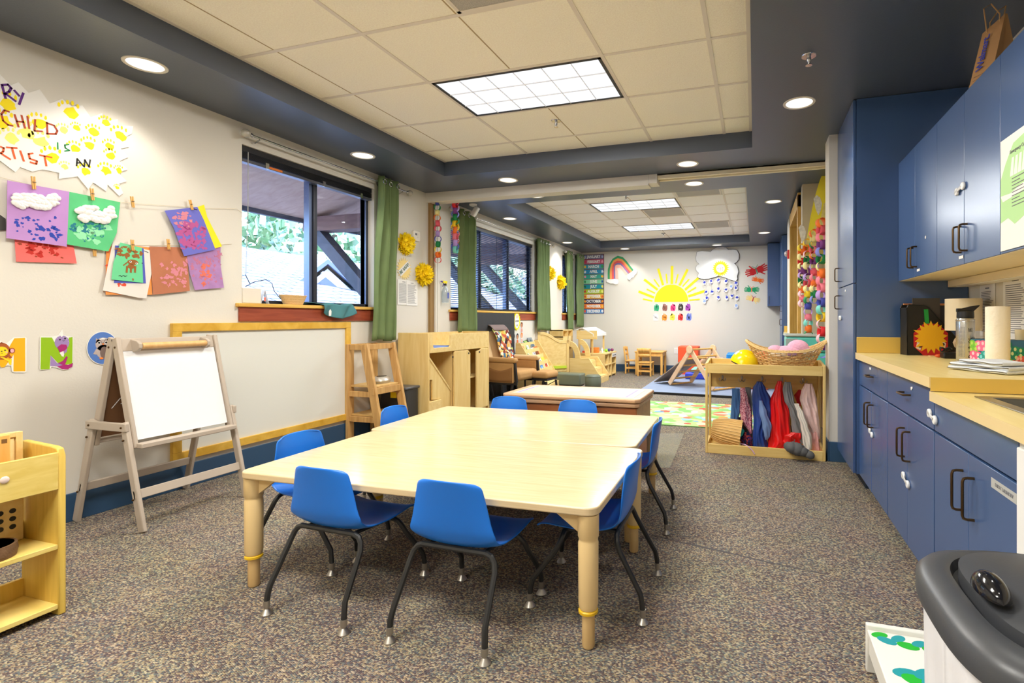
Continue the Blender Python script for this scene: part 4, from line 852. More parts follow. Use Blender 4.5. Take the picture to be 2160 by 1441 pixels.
# ---------------------------------------------------------------- loft cabinet
xf, xb, ya, yb = -3.185, -3.555, 4.49, 5.74
o = thing('play_loft', 'maple play loft cabinet with stairs and two doors, before the jamb', 'play loft', (-3.4, 5.1, 0))
W(MB().box(xb, xf, ya, ya + .025, 0, .975), 'end_panel', MAPLEZ, o, bevel=.006); W(MB().box(xb, xf, yb - .025, yb, 0, .965), 'end_panel', MAPLEZ, o, bevel=.006)
W(MB().box(xb, xb + .015, ya + .025, yb - .025, .02, .965), 'back_panel', MAPLE, o)
W(MB().at(frame((xf - .022, ya + .025, 0), (0, 1, 0), (0, 0, 1))).prism([(0, .765), (1.2, .765), (1.2, .955), (.40, .955), (.385, .94), (.38, .83), (.365, .815), (.075, .815), (.06, .83), (.05, .955), (0, .96)], .022), 'front_fascia', MAPLE, o, bevel=.003)
W(MB().box(xb + .015, xf - .022, ya + .025, yb - .025, .765, .785), 'loft_floor', MAPLE, o); W(MB().box(xb + .03, xf - .03, ya + .04, ya + .5, .785, .825), 'blue_mat', M('blue vinyl', (96, 132, 206), .5), o, bevel=.01)
W(MB().box(xb + .02, xf - .03, ya + .025, yb - .025, 0, .03), 'bottom_board', MAPLE, o)
W(MB().box(xb + .02, xf - .02, ya + .025, 4.75, .03, .26), 'stair_step', MAPLE, o, bevel=.004); W(MB().box(xb + .02, xf - .1, ya + .025, 4.62, .26, .48), 'stair_step', MAPLE, o, bevel=.004)
W(MB().at(frame((xf - .30, 0, 0), (0, 1, 0), (0, 0, 1))).prism([(4.53, .76), (4.56, .76), (4.97, .32), (4.97, .03), (4.53, .03)], .018), 'stair_stringer', MAPLEZ, o, bevel=.003) if False else W(MB().at(frame((xf - .06, 0, 0), (0, 1, 0), (0, 0, 1))).prism([(4.53, .74), (4.95, .33), (4.95, .03), (4.93, .03), (4.75, .03), (4.75, .26), (4.62, .27), (4.62, .48), (4.53, .49)], .018), 'stair_stringer', MAPLEZ, o, bevel=.003)
W(MB().bar((xf - .05, 4.53, .745), (xf - .05, 4.955, .325), .03, .02), 'handrail', MAPLE, o, bevel=.004)
for (ya_, yb_, off) in ((4.965, 5.30, .0), (5.42, 5.69, .012)):
    W(MB().at(frame((xf - .02 + off, 0, 0), (0, 1, 0), (0, 0, 1))).prism([(ya_, .04), (yb_, .04), (yb_, .72), (yb_ - .03, .74), (yb_ - .05, .76), (ya_ + .02, .76), (ya_, .75)] if off == 0 else [(ya_, .04), (yb_, .04), (yb_, .76), (ya_ + .12, .765), (ya_ + .09, .745), (ya_, .735)], .02), 'door', MAPLEZ, o, bevel=.004)
W(MB().box(xb + .02, xf - .03, 4.97, 5.70, .42, .437), 'inner_shelf', MAPLE, o); W(MB().box(xb + .02, xf - .03, 4.965, 4.98, .03, .765), 'inner_divider', MAPLEZ, o)
for y, z in ((5.26, .72), (5.48, .72), (4.93, .70)): W(MB().at(frame((xf + .0135 if y > 5.4 else xf + .0005, y, z), (0, 1, 0), (0, 0, 1))).prism(circle(.012, 12), .002), 'finger_hole', BLACK, o)

# ================================================================ play tables and chairs
LEGM = M('maple coloured leg', (226, 196, 140), .4)
def table(label, x, y, rz, w_, d_, h=.487):
    o = thing('activity_table', label, 'table', (x, y, 0), rz, 'maple play tables pushed together'); a, b, r = w_ / 2, d_ / 2, .045
    pts = []
    for cx, cy, a0 in ((a - r, b - r, 0), (-a + r, b - r, PI / 2), (-a + r, -b + r, PI), (a - r, -b + r, 1.5 * PI)):
        pts += [(cx + r * math.cos(a0 + PI / 2 * k / 5), cy + r * math.sin(a0 + PI / 2 * k / 5)) for k in range(6)]
    MB().prism(pts, .028, h - .028).obj('tabletop', TABLEM, o, bevel=.005, seg=3)
    for sx in (-1, 1):
        for sy in (-1, 1):
            lx, ly = sx * (a - .042), sy * (b - .042)
            lg = MB().lathe([(.030, .135), (.034, .15), (.035, .36), (.033, .365), (.033, .375), (.036, .38), (.037, h - .03)], 20, (lx, ly, 0)).obj('leg', LEGM, o, smooth=True)
            MB().lathe([(.0, .002), (.019, .002), (.022, .008), (.022, .12)], 16, (lx, ly, 0)).obj('leg_peg', wood('peg wood', (218, 180, 120), (228, 194, 136), .5, 3, (8, 8, 1)), lg, smooth=True)
            MB().lathe([(.026, .118), (.034, .122), (.034, .130), (.026, .136)], 18, (lx, ly, 0)).obj('height_ring', M('yellow ring', (230, 184, 30), .4), lg, smooth=True)
            MB().prism([(lx, h - .028), (lx - sx * .13, h - .028), (lx - sx * .03, h - .10), (lx, h - .105)], .016, -.008).obj('corner_brace', LEGM, o, bevel=.002).matrix_local = frame((0, ly, 0), (1, 0, 0), (0, 0, 1))
            MB().prism([(ly, h - .028), (ly - sy * .13, h - .028), (ly - sy * .03, h - .10), (ly, h - .105)], .016, -.008).obj('corner_brace', LEGM, o, bevel=.002).matrix_local = frame((lx, 0, 0), (0, 1, 0), (0, 0, 1))
    return o
table('maple play table nearest the camera with four blue chairs', -1.282, 2.018, 1.0, 1.55, .828); table('maple play table pushed behind the nearest table', -1.352, 2.852, 2.0, 1.55, .828)
CHB = M('bright blue chair plastic', (22, 116, 220), .36, bump=(260, .12, .001), spec=.5)
TUBE = M('charcoal metal tube', (58, 58, 58), .35, .5)
def chair_parts():
    o = thing('stacking_chair', 'x', 'chair', group='blue plastic chairs around the play tables')
    prof = [(-.176, .560), (-.172, .542), (-.164, .50), (-.156, .455), (-.149, .41), (-.142, .37), (-.130, .335), (-.106, .311), (-.06, .300), (.02, .300), (.10, .306), (.16, .311), (.195, .304), (.206, .292)]
    n = len(prof)
    def f(u, v):
        k = v * (n - 1); i = min(int(k), n - 2); t = k - i; y = prof[i][0] * (1 - t) + prof[i + 1][0] * t; z = prof[i][1] * (1 - t) + prof[i + 1][1] * t; s = 2 * u - 1
        hw = .120 + .056 * min(1, v / .42); hw *= 1 - .10 * max(0, (v - .75) / .25) ** 2
        if v < .08: hw *= 1 - .14 * (1 - v / .08) ** 2
        back = max(0, 1 - v / .5); seat = max(0, min(1, (v - .35) / .3))
        return (hw * s, y + (.03 + .03 * v) * back * s * s * (s * s * .4 + .6), z + .014 * seat * s ** 4 - .012 * (1 - min(1, v / .1)) * s ** 4 + .02 * max(0, 1 - abs(v - .5) / .2) * s * s)
    MB().grid(f, 17, 34).obj('seat_shell', CHB, o, smooth=True, thick=.007, ang=180, sub=1)
    def leg_path(s, yf, yt, xt, zt): return [(s * .186, yf, .045), (s * .185, yf * .985, .075), (s * .181, yf * .955, .105), (s * (xt + .018), yt + (yf - yt) * .14, zt - .055), (s * (xt + .010), yt + (yf - yt) * .04, zt - .026), (s * (xt - .004), yt, zt - .008), (s * (xt - .026), yt, zt)]
    for yf, yt, zt_ in ((-.222, -.116, .304), (.222, .10, .284)):
        l = leg_path(-1, yf, yt, .154, zt_); r = leg_path(1, yf, yt, .154, zt_)[::-1]
        MB().tube([(-.13, yt, zt_), (.13, yt, zt_)], .0105, 8).obj('cross_rail', TUBE, o, smooth=True)
        for pth in (l, r):
            lg = MB().tube(pth, .0105, 8).obj('leg', TUBE, o, smooth=True); x = pth[0][0] if pth[0][2] < .1 else pth[-1][0]
            MB().lathe([(0, .001), (.021, .001), (.0215, .004), (.013, .016), (.008, .022), (.008, .027), (.0118, .028), (.0118, .052), (.0, .053)], 16, (x, yf, 0)).obj('glide', M('satin nickel', (186, 180, 170), .38, .95), lg, smooth=True, ang=25)
    for s in (-1, 1): MB().tube([(s * .115, -.116, .300), (s * .115, .10, .286)], .008, 6).obj('side_rail', TUBE, o, smooth=True)
    return o
c0 = chair_parts()
CH = [(-1.575, 1.705, -2, 'front left blue chair, back toward the camera, left of two'), (-1.02, 1.705, -1, 'front blue chair with back toward the camera, right of two'), (-.622, 2.022, 92, 'blue chair on the right side, nearest the front table leg'), (-.672, 2.822, 93, 'blue chair on the right side of the far table'), (-1.995, 1.985, -89, 'blue chair at the left side, nearer the easel'), (-2.06, 2.76, -86, 'blue chair on the left side, in front of the step tower'), (-1.685, 3.185, 181, 'blue chair at the far side, in front of the play loft doors'), (-1.165, 3.185, 180, 'blue chair at the far side, before the knobbed train table')]
for i, (x, y, a, l) in enumerate(CH):
    c = c0 if i == 0 else copy_tree(c0); c.location = (x, y, 0); c.rotation_euler = (0, 0, math.radians(a)); c['label'] = l
# train table behind
o = thing('train_table', 'reddish wood train table with pale rimmed top and round knob', 'table', (-1.285, 3.725, 0))
RB = wood('reddish maple', (170, 102, 58), (190, 120, 72), .4, 3, (1, 10, 10)); PKW = wood('pinkish maple rim', (194, 152, 114), (206, 166, 128), .4, 3, (1, 10, 10))
MB().box(-.50, .50, -.25, .25, .06, .50).obj('cabinet_body', RB, o, bevel=.012); MB().box(-.46, .46, -.21, .21, 0, .06).obj('plinth', M('dark plinth', (70, 44, 30), .6), o)
MB().prism([(x * 1.0, y) for x, y in [(-.49, -.272), (.49, -.272), (.52, -.245), (.52, .245), (.49, .272), (-.49, .272), (-.52, .245), (-.52, -.245)]], .028, .50).obj('lower_rim', PKW, o, bevel=.008, seg=3)
MB().prism([(-.495, -.28), (.495, -.28), (.53, -.245), (.53, .245), (.495, .28), (-.495, .28), (-.53, .245), (-.53, -.245)], .03, .532).obj('upper_rim', PKW, o, bevel=.01, seg=3)
MB().box(-.47, .47, -.225, .225, .5622, .5632).obj('play_board', M('cream play board', (204, 186, 164), .5), o)
for x_ in (-.432, .412): MB().box(x_ - .008, x_ + .008, -.2, .2, .5634, .5640).obj('tape_strip', M('faded purple tape', (150, 140, 206), .6), o)
for b_ in ((-.2, .0, -.05, .15), (.05, .3, -.15, .05)): MB().box(*b_, .5634, .5637).obj('faint_print', M('pale print', (212, 194, 174), .6), o)
MB().box(.17, .175, -.2515, -.2495, .08, .49).obj('drawer_gap', M('dark plinth'), o)
MB().lathe([(0, 0), (.009, 0), (.009, .012), (.019, .017), (.02, .023), (.012, .028), (0, .029)], 16).obj('round_knob', M('satin nickel'), o, smooth=True).matrix_local = T(.22, -.25, .435) @ R(90, 'X')
# floor mats
solo(MB().prism([(-1.0, 4.91), (-.66, 5.03), (-.61, 3.83), (-.74, 3.79), (-.96, 3.95)], .0015), 'clear_floor_mat', clear('clear vinyl', (232, 230, 218), .10, .15, .22), 'clear vinyl floor mat lying right of the train table', 'mat')
RUGC = cells('play town print', [(150, 198, 112), (132, 188, 104), (178, 208, 134), (212, 216, 178), (190, 212, 166), (150, 200, 218), (214, 200, 146), (160, 200, 118), (206, 128, 92), (222, 224, 204), (134, 188, 112)], 9, .75, stretch=(1, 1, 1))
o = thing('play_rug', 'pale green town-print play rug on the carpet', 'rug', (-1.0, 6.1, 0))
g = MB().use(RUGC).box(-1.75, .12, 5.35, 6.85, .0, .008); rnd = random.Random(5)
for i in range(26): g.use(M('rug colour %d' % (i % 5), [(226, 80, 60), (244, 150, 60), (110, 180, 90), (120, 170, 220), (250, 236, 150)][i % 5], .8)); cx, cy, s = rnd.uniform(-1.6, .0), rnd.uniform(5.45, 6.75), rnd.uniform(.03, .07); g.prism([(cx - s, cy - s * .6), (cx + s, cy - s * .6), (cx + s * .9, cy + s * .5), (cx, cy + s), (cx - s * .9, cy + s * .5)], .0006, .0082)
W(g, 'rug_surface', None, o); W(MB().box(-1.75, .12, 5.342, 5.35, 0, .009), 'green_edge', M('green rug edge', (90, 140, 70), .8), o)
# ================================================================ kitchen run on the right
def pull(parent, x, y, z, vert=True, L=.10, d=.032, nm='handle'):
    pts = []
    h = L / 2; r = .012
    prof = [(0, -h), (-d + r, -h), (-d + .003, -h + .003), (-d, -h + r), (-d, h - r), (-d + .003, h - .003), (-d + r, h), (0, h)]
    for a, b in prof: pts.append((x + a, y, z + b) if vert else (x + a, y + b, z))
    return W(MB().tube(pts, .0045, 8), nm, BRASS, parent, smooth=True)
LOCKM = M('white lock plastic', (240, 240, 238), .35)
def child_lock(label, fr, L=.085, ang=0):
    o = thing('child_lock', label, 'child lock', mat=fr @ R(ang), group='white child safety locks')
    for s in (-1, 1): MB().prism([(s * L * .42 + .019 * math.cos(2 * PI * i / 16) * (1 if abs(math.cos(2 * PI * i / 16)) < .9 else .95), .017 * math.sin(2 * PI * i / 16)) for i in range(16)], .012).obj('adhesive_pad', LOCKM, o, bevel=.004)
    MB().box(-L * .62 if L > .06 else -L * .4, L * .4, -.007, .007, .008, .012).obj('strap', clear('milky strap', (246, 246, 244), .1, .2, .6), o, bevel=.002)
    return o
def on_right(y, z, x): return frame((x, y, z), (0, -1, 0), (0, 0, 1))      # faces -X
def small_label(parent, y, z, x, w_=.04, h_=.014): W(MB().at(on_right(y, z, x)).box(-w_ / 2, w_ / 2, -h_ / 2, h_ / 2, 0, .001), 'paper_label', PAPERW, parent)
XT, XB, XU = .62, .655, .885; WR = 1.275
# tall cabinet
o = thing('tall_cabinet', 'tall blue cabinet with two doors reaching the ceiling', 'cabinet', (.95, 4.04, 0))
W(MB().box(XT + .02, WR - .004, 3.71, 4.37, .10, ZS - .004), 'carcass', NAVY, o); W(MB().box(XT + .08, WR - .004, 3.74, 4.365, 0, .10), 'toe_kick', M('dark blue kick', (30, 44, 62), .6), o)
d = W(MB().box(XT, XT + .018, 3.713, 4.368, 1.356, ZS - .006), 'door', NAVY, o, bevel=.002); pull(d, XT, 4.28, 1.455)
d = W(MB().box(XT, XT + .018, 3.713, 4.368, .103, 1.35), 'door', NAVY, o, bevel=.002); pull(d, XT, 4.28, 1.245); small_label(o, 4.0, 1.32, XT - .0015)
child_lock('small white lock on the lower door of the tall cabinet', on_right(4.2, 1.125, XT - .0005), .05)
def base_unit(label, y0, y1, ztop, drawer, pulls, locky=None, zl=.69):
    o = thing('base_cabinet', label, 'cabinet', (.95, (y0 + y1) / 2, 0), 0, 'blue base cabinets'); ym = (y0 + y1) / 2
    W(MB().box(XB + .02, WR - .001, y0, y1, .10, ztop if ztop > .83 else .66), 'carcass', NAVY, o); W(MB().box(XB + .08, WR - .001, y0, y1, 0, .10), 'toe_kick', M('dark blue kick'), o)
    d = W(MB().box(XB, XB + .018, y0 + .003, y1 - .003, zl + .004, ztop - .004), 'drawer' if drawer else 'false_front', NAVY, o, bevel=.002)
    if drawer: pull(d, XB, ym, (zl + ztop) / 2 + .01, False, .10)
    for k, (a, b) in enumerate(((y0 + .003, ym - .0015), (ym + .0015, y1 - .003))):
        d = W(MB().box(XB, XB + .018, a, b, .103, zl - .004), 'door', NAVY, o, bevel=.002); pull(d, XB, ym - .045 if k == 0 else ym + .045, zl - .135, True, .13)
    return o
u1 = base_unit('blue base cabinet with drawer, right beside the tall cabinet', 2.958, 3.705, .856, True, True); small_label(u1, 3.36, .825, XB - .0015)
u2 = base_unit('blue base cabinet with drawer, at the step of the counter', 2.24, 2.955, .856, True, True)
W(MB().at(on_right(2.53, .845 - .03, XB - .0015)).prism(circle(.008, 10), .001).prism(circle(.006, 8, (.012, .004)), .001), 'sticker', PAPERW, u2)
u3 = base_unit('blue sink cabinet nearest the trash can with DIRTY LAUNDRY label', 1.585, 2.236, .808, False, True)
lb = W(MB().at(on_right(1.665, .648, XB - .0015)).box(-.075, .075, -.014, .014, 0, .0012), 'clear_label', clear('label tape', (226, 226, 222), .1, .2, .5), u3)
t_ = lettering('DIRTY LAUNDRY', .014, GREYINK, on_right(1.66, .648, XB - .003), 'label_text', lb); t_.data.transform(chain(lb).inverted())
o = thing('white_cabinet', 'white appliance edge at the right border beside the sink cabinet', 'appliance', (.95, 1.2, 0)); W(MB().box(XB, WR - .001, .6, 1.58, .0, .66), 'body', WHITE, o, bevel=.004); W(MB().box(XB, XB + .02, .6, 1.58, .66, .808), 'top_strip', WHITE, o); W(MB().box(XB - .012, XB, .62, 1.57, .1, .79), 'front_panel', WHITE, o, bevel=.004)
child_lock('white lock below the pulls of the base cabinet beside the tall cabinet', on_right(3.32, .455, XB - .0005), .075, -14)
child_lock('white lock below the pulls of the base cabinet under the counter step', on_right(2.60, .395, XB - .0005), .085, -16)
child_lock('white lock bridging the drawer and the sink cabinet front', on_right(2.24, .745, XB - .0005), .075, -14)
# worktops
CTOP = wood('yellow maple worktop', (232, 208, 136), (240, 220, 154), .32, 3, (12, 1, 12)); CEDGE = M('cream worktop edge', (228, 204, 150), .4); CRISE = M('yellow worktop riser', (220, 184, 88), .4)
o = thing('high_worktop', 'higher yellow worktop beside the tall cabinet', 'worktop', (.95, 2.96, .858))
W(MB().box(.637, WR - .001, 2.222, 3.708, .859, .897), 'worktop_slab', CTOP, o, bevel=.002); W(MB().box(.633, .637, 2.218, 3.708, .857, .898), 'front_edge', CEDGE, o); W(MB().box(.637, WR - .001, 2.214, 2.222, .845, .897), 'step_riser', CRISE, o)
W(MB().box(.64, WR - .02, 3.69, 3.708, .898, 1.0), 'side_splash', CRISE, o, bevel=.002); W(MB().box(WR - .02, WR - .001, 2.222, 3.69, .898, 1.0), 'back_splash', CRISE, o, bevel=.002)
o = thing('sink_worktop', 'lower yellow worktop holding the steel sink', 'worktop', (.95, 1.5, .81)); c = MB(); sx0, sx1, sy0, sy1 = .77, 1.14, 1.36, 2.08
for b in ((.637, sx0, .60, 2.214), (sx1, WR - .001, .60, 2.214), (sx0, sx1, .60, sy0), (sx0, sx1, sy1, 2.214)): c.box(*b, .811, .843)
W(c, 'worktop_slab', CTOP, o); W(MB().box(.633, .637, .60, 2.218, .809, .844), 'front_edge', CEDGE, o)
o = thing('steel_sink', 'stainless steel sink set into the lower worktop', 'sink', (.95, 1.72, .84)); ST = M('brushed steel', (176, 174, 166), .28, .95)
c = MB()
for b in ((sx0 - .03, sx0 + .01, sy0 - .03, sy1 + .03), (sx1 - .01, sx1 + .03, sy0 - .03, sy1 + .03), (sx0 + .01, sx1 - .01, sy0 - .03, sy0 + .01), (sx0 + .01, sx1 - .01, sy1 - .01, sy1 + .03)): c.box(*b, .8432, .848)
W(c, 'sink_rim', ST, o, bevel=.002)
c = MB()
for b in ((sx0 + .002, sx0 + .008, sy0 + .002, sy1 - .002), (sx1 - .008, sx1 - .002, sy0 + .002, sy1 - .002), (sx0, sx1, sy0 + .002, sy0 + .008), (sx0, sx1, sy1 - .008, sy1 - .002)): c.box(*b, .68, .845)
c.box(sx0, sx1, sy0, sy1, .675, .68); W(c, 'sink_bowl', ST, o)
# wall cabinets
ys = [3.708, 3.355, 2.985, 2.629, 2.282, 1.93, 1.58, 1.2]; ZU0, ZU1 = 1.359, 2.115; CRM = M('cream melamine', (232, 216, 180), .45)
UL = ['blue wall cabinet at the corner with the tall cabinet', 'blue wall cabinet with a white lock across its doors', 'blue wall cabinet holding the green printed page']
for k in range(3):
    a, b = ys[2 * k + 2], ys[2 * k]
    o = thing('wall_cabinet', UL[k], 'cabinet', (1.08, (a + b) / 2, ZU0), 0, 'blue wall cabinets')
    W(MB().box(XU + .02, WR - .001, a + .0005, b - .0005, ZU0 + .004, ZU1), 'carcass', NAVY, o); W(MB().box(XU + .004, WR - .001, a + .0005, b - .0005, ZU0, ZU0 + .004), 'cream_underside', CRM, o)
    ym = ys[2 * k + 1]
    for j, (c0_, c1_) in enumerate(((a + .002, ym - .0015), (ym + .0015, b - .002))):
        d = W(MB().box(XU, XU + .018, c0_, c1_, ZU0 + .002, ZU1), 'door', NAVY, o, bevel=.002); pull(d, XU, ym - .035 if j == 0 else ym + .035, ZU0 + .115, True, .115)
    if k < 2: small_label(o, ym + .03 if k else ym - .07, ZU0 + .035, XU - .0015, .05, .013)
    if k == 0: W(MB().at(on_right(3.16, 1.56, XU - .001)).prism(circle(.009, 10), .001), 'sticker', PAPERW, o)
o = thing('light_valance', 'cream light valance under the wall cabinets', 'valance', (1.21, 2.4, 1.316)); W(MB().box(1.158, WR - .001, 1.2, 3.705, 1.316, ZU0 - .001), 'valance_box', CRM, o, bevel=.003)
W(MB().box(1.17, 1.25, 1.3, 3.6, 1.3135, 1.316), 'lens_strip', M('milky lens', (240, 236, 226), .5), o)
child_lock('white lock across the upper doors of the wall cabinets', on_right(2.66, 1.70, XU - .0005), .085, 8)
# green page on the wall cabinet
o = thing('green_page', 'white page with green brushed panel on the nearest wall cabinet', 'notice', mat=on_right(2.11, 1.575, XU - .003))
MB().box(-.16, .16, -.205, .205, 0, .001).obj('sheet', PAPERW, o); g = MB().use(M('leaf green wash', (184, 226, 160), .8))
g.prism([(-.158, .06), (-.12, .11), (-.06, .17), (.02, .18), (.15, .17), (.155, -.05), (.06, -.09), (-.05, -.12), (-.1, -.09), (-.158, -.1)], .0004, .001); g.use(PAPERW).prism([(-.158, .0), (-.08, -.005), (0, .012), (.04, .01), (.02, -.012), (-.06, -.02), (-.14, -.025)], .0003, .0014)
for i in range(6): g.prism([(-.085 + .028 * i, .055), (-.07 + .028 * i, .12), (-.055 + .028 * i, .12), (-.06 + .028 * i, .055)], .0003, .0014)
g.obj('green_wash', None, o); t = MB(); textlines(t, -.07, .07, -.06, .05, 9, .0018, .003, 8, .6); t.obj('print_lines', GREYINK, o)
lettering('Emergency Contacts', .018, GREYINK, T(-.01, .142, .0018), 'lettering', o)
# notices on the right wall
notice('wall_notice', 'printed sheet behind the steel bottle, nearer the tall cabinet', on_right(3.44, 1.17, WR - .003), .20, .30, 26, 5); notice('wall_notice', 'printed sheet behind the paper towel roll', on_right(3.11, 1.18, WR - .003), .27, .33, 24, 6)
# ---------------------------------------------------------------- on the high worktop
ZK = .8975
MESHB = M('black wire mesh', (40, 38, 36), .5, .3, bump=(400, .5, .001))
o = thing('magazine_file', 'black mesh magazine file with red and yellow paper turkey', 'file', (1.02, 3.60, ZK), 10)
fp = [(-.14, .002), (.135, .002), (.14, .10), (-.02, .29), (-.05, .305), (-.135, .305), (-.14, .29)]
for k, y in enumerate((-.045, .04)): MB().at(frame((0, y, 0), (1, 0, 0), (0, 0, 1))).prism(fp, .004).obj('side_sheet', MESHB, o)
for y in (-.047, .038): MB().tube([(x, y, z) for x, z in fp], .005, 6, True).obj('wire_rim', BLACK, o, smooth=True)
MB().box(-.14, .14, -.045, .04, .0, .004).box(-.142, -.138, -.045, .04, 0, .29).obj('tray_frame', MESHB, o)
tk = MB().at(frame((-.01, -.052, .105), (1, 0, 0), (0, 0, 1)))
tk.use(M('felt red', (196, 34, 36), .8)).prism(circle(.105, 8, (0, -.01), PI / 8), .002).use(M('felt cream', (226, 214, 196), .8)).prism([(-.085, -.06), (-.06, -.075), (-.045, -.02), (-.075, -.01)], .002, .002).prism([(.06, -.015), (.085, -.03), (.08, -.06), (.05, -.05)], .002, .002)
tk.use(M('golden felt', (240, 182, 24), .8)).prism(star(.100, .070, 17, (0, .005), .14), .002, .004).use(INK).blob((-.062, -.05), .009, .0042, .001).blob((.068, -.038), .009, .0042, .001); tk.obj('paper_turkey', None, o)
MB().at(frame((-.028, -.05, .16), (1, 0, 0), (0, 0, 1)) @ R(4)).box(-.012, .012, 0, .12, 0, .003).obj('green_stick', M('green craft stick', (22, 150, 60), .6), o)
o = thing('binder', 'dark grey folder standing upright in the magazine file', 'folder', (1.02, 3.645, ZK + .005), 10); MB().box(-.085, .075, -.018, -.012, 0, .345).obj('cover', M('taupe grey card', (80, 74, 68), .7), o); MB().box(-.13, .14, -.008, .004, 0, .30).obj('inner_cover', M('dark grey card', (58, 54, 52), .7), o); MB().box(-.13, .14, -.0085, .0045, .30, .312).obj('orange_edge', M('orange spine', (220, 140, 80), .6), o)
o = thing('table_lamp', 'small lamp with cream drum shade and turned wooden base', 'lamp', (1.14, 3.40, ZK))
MB().lathe([(.0, 0), (.05, 0), (.052, .01), (.03, .022), (.022, .04), (.042, .06), (.05, .085), (.04, .11), (.022, .122), (.03, .13), (.03, .138), (.018, .144), (.016, .16), (0, .16)], 22).obj('turned_base', wood('washed wood', (170, 146, 114), (196, 174, 142), .6, 3, (2, 2, 12)), o, smooth=True)
MB().lathe([(.088, .155), (.088, .335)], 30).obj('drum_shade', M('cream linen shade', (224, 210, 180), .8), o, smooth=True, thick=.002); MB().lathe([(.006, .16), (.006, .25)], 8).obj('stem', BRASS, o)
o = thing('charger', 'black charger with coiled cable in front of the lamp', 'charger', (1.06, 3.33, ZK)); MB().box(-.05, .05, -.04, .03, 0, .035).obj('adapter', BLACK, o, bevel=.006); MB().tube([(-.04 + .03 * math.cos(a), -.035 + .02 * math.sin(a * 1.3), .05 + .012 * math.sin(a * 2)) for a in [k * .4 for k in range(30)]], .003, 5).obj('cable', BLACK, o, smooth=True)
o = thing('wrapped_candy', 'tiny orange and white wrapper on the worktop by the file', 'wrapper', (1.01, 3.37, ZK)); MB().ball((0, 0, .010), (.022, .012, .010), 10, 6).obj('wrapper_body', M('orange foil', (220, 84, 34), .4), o, smooth=True); MB().prism([(-.05, -.01), (-.02, 0), (-.05, .012)], .004, .006).prism([(.045, -.01), (.02, 0), (.045, .012)], .004, .006).obj('twisted_ends', M('pale foil', (236, 200, 150), .4), o)
o = thing('steel_bottle', 'steel drink bottle with black flip lid and black lettering', 'bottle', (1.035, 3.06, ZK)); STL = M('steel bottle', (196, 194, 188), .25, .9)
MB().lathe([(0, 0), (.036, 0), (.040, .006), (.041, .205), (.037, .222), (.034, .226)], 26).obj('body', STL, o, smooth=True); MB().lathe([(.034, .224), (.038, .228), (.037, .258), (.03, .262), (0, .263)], 22).obj('lid', BLACK, o, smooth=True)
MB().at(frame((0, .008, 0), (1, 0, 0), (0, 0, 1))).prism([(-.03, .25), (.03, .255), (.062, .288), (.06, .292), (.02, .285), (-.015, .275), (-.04, .275), (-.04, .258)], .016, 0).obj('flip_spout', BLACK, o, bevel=.003); MB().lathe([(.041, .21), (.0415, .214), (.041, .218)], 22).obj('neck_ring', CHROME, o)
for i, (tx, sz, dx) in enumerate((('D...I...R...OS.', .026, .016), ('lffi', .03, .016))):
    l = lettering(tx, sz, INK, T(0, 0, 0), 'lettering', o); me = l.data
    for v in me.vertices: a = math.radians(-76) - v.co.y / .0418; v.co = V((.0419 * math.cos(a), .0419 * math.sin(a), (.075 if i == 0 else .165) + v.co.x * .8))
dm = MB()
for r_ in range(5):
    for k in range(22): a = math.radians(-150 + 9 * r_); dm.box(.0414 * math.cos(a) - .001, .0414 * math.cos(a) + .001, .0414 * math.sin(a) - .0015, .0414 * math.sin(a), .03 + .007 * k, .033 + .007 * k)
dm.obj('dotted_print', GREYINK, o)
PTW = M('embossed paper towel', (244, 236, 216), .9, bump=(55, .8, .004)); o = thing('paper_towel_roll', 'upright paper towel roll in front of the floral tissue box', 'paper towel', (1.075, 2.80, ZK))
MB().lathe([(.018, 0), (.046, 0), (.047, .004), (.047, .274), (.046, .278), (.018, .278), (.018, .27)], 30).obj('paper_roll', PTW, o, smooth=True); MB().lathe([(.018, .002), (.018, .277)], 16).obj('card_core', M('cardboard tube', (176, 140, 100), .8), o)
o = thing('tissue_box', 'tissue box with pink and green leafy flowers behind the towel roll', 'tissue box', (1.155, 2.965, ZK), -52); MB().box(-.135, .135, -.055, .055, 0, .12).obj('box_body', M('teal card', (44, 96, 120), .6), o, bevel=.003)
fl = MB().at(frame((0, -.0555, 0), (1, 0, 0), (0, 0, 1))); rnd = random.Random(11)
for cx, cy, cols_ in ((-.10, .085, ((120, 190, 50), (180, 214, 90))), (-.055, .09, ((240, 110, 150), (250, 196, 206))), (-.09, .03, ((240, 100, 140), (250, 206, 214))), (-.04, .03, ((40, 160, 150), (120, 210, 220))), (.05, .085, ((10, 120, 90), (206, 210, 140))), (.10, .06, ((12, 130, 80), (206, 210, 140))), (.045, .03, ((90, 170, 30), (150, 200, 60))), (.115, .02, ((220, 84, 60), (250, 180, 150))), (0, .06, ((30, 130, 110), (240, 160, 180)))):
    for k in range(5): a = 2 * PI * k / 5 + cx * 20; c_ = (min(.115, max(-.115, cx + .02 * math.cos(a))), min(.1, max(.02, cy + .02 * math.sin(a)))); fl.use(M('petal %d %d %d' % cols_[0], cols_[0], .6)).blob(c_, (.018, .015), 0, .0004 + .00005 * k, 12).use(M('petal %d %d %d' % cols_[1], cols_[1], .6)).blob(c_, (.006, .009), .0006, .0004, 8)
fl.obj('printed_flowers', None, o); MB().grid(lambda u, v: (.05 * (u - .5) * (1 + v), .012 * math.sin(7 * u + 3 * v), .12 + .05 * v * (1 - .4 * abs(2 * u - 1))), 14, 8).obj('tissue_tuft', PAPERW, o, smooth=True)
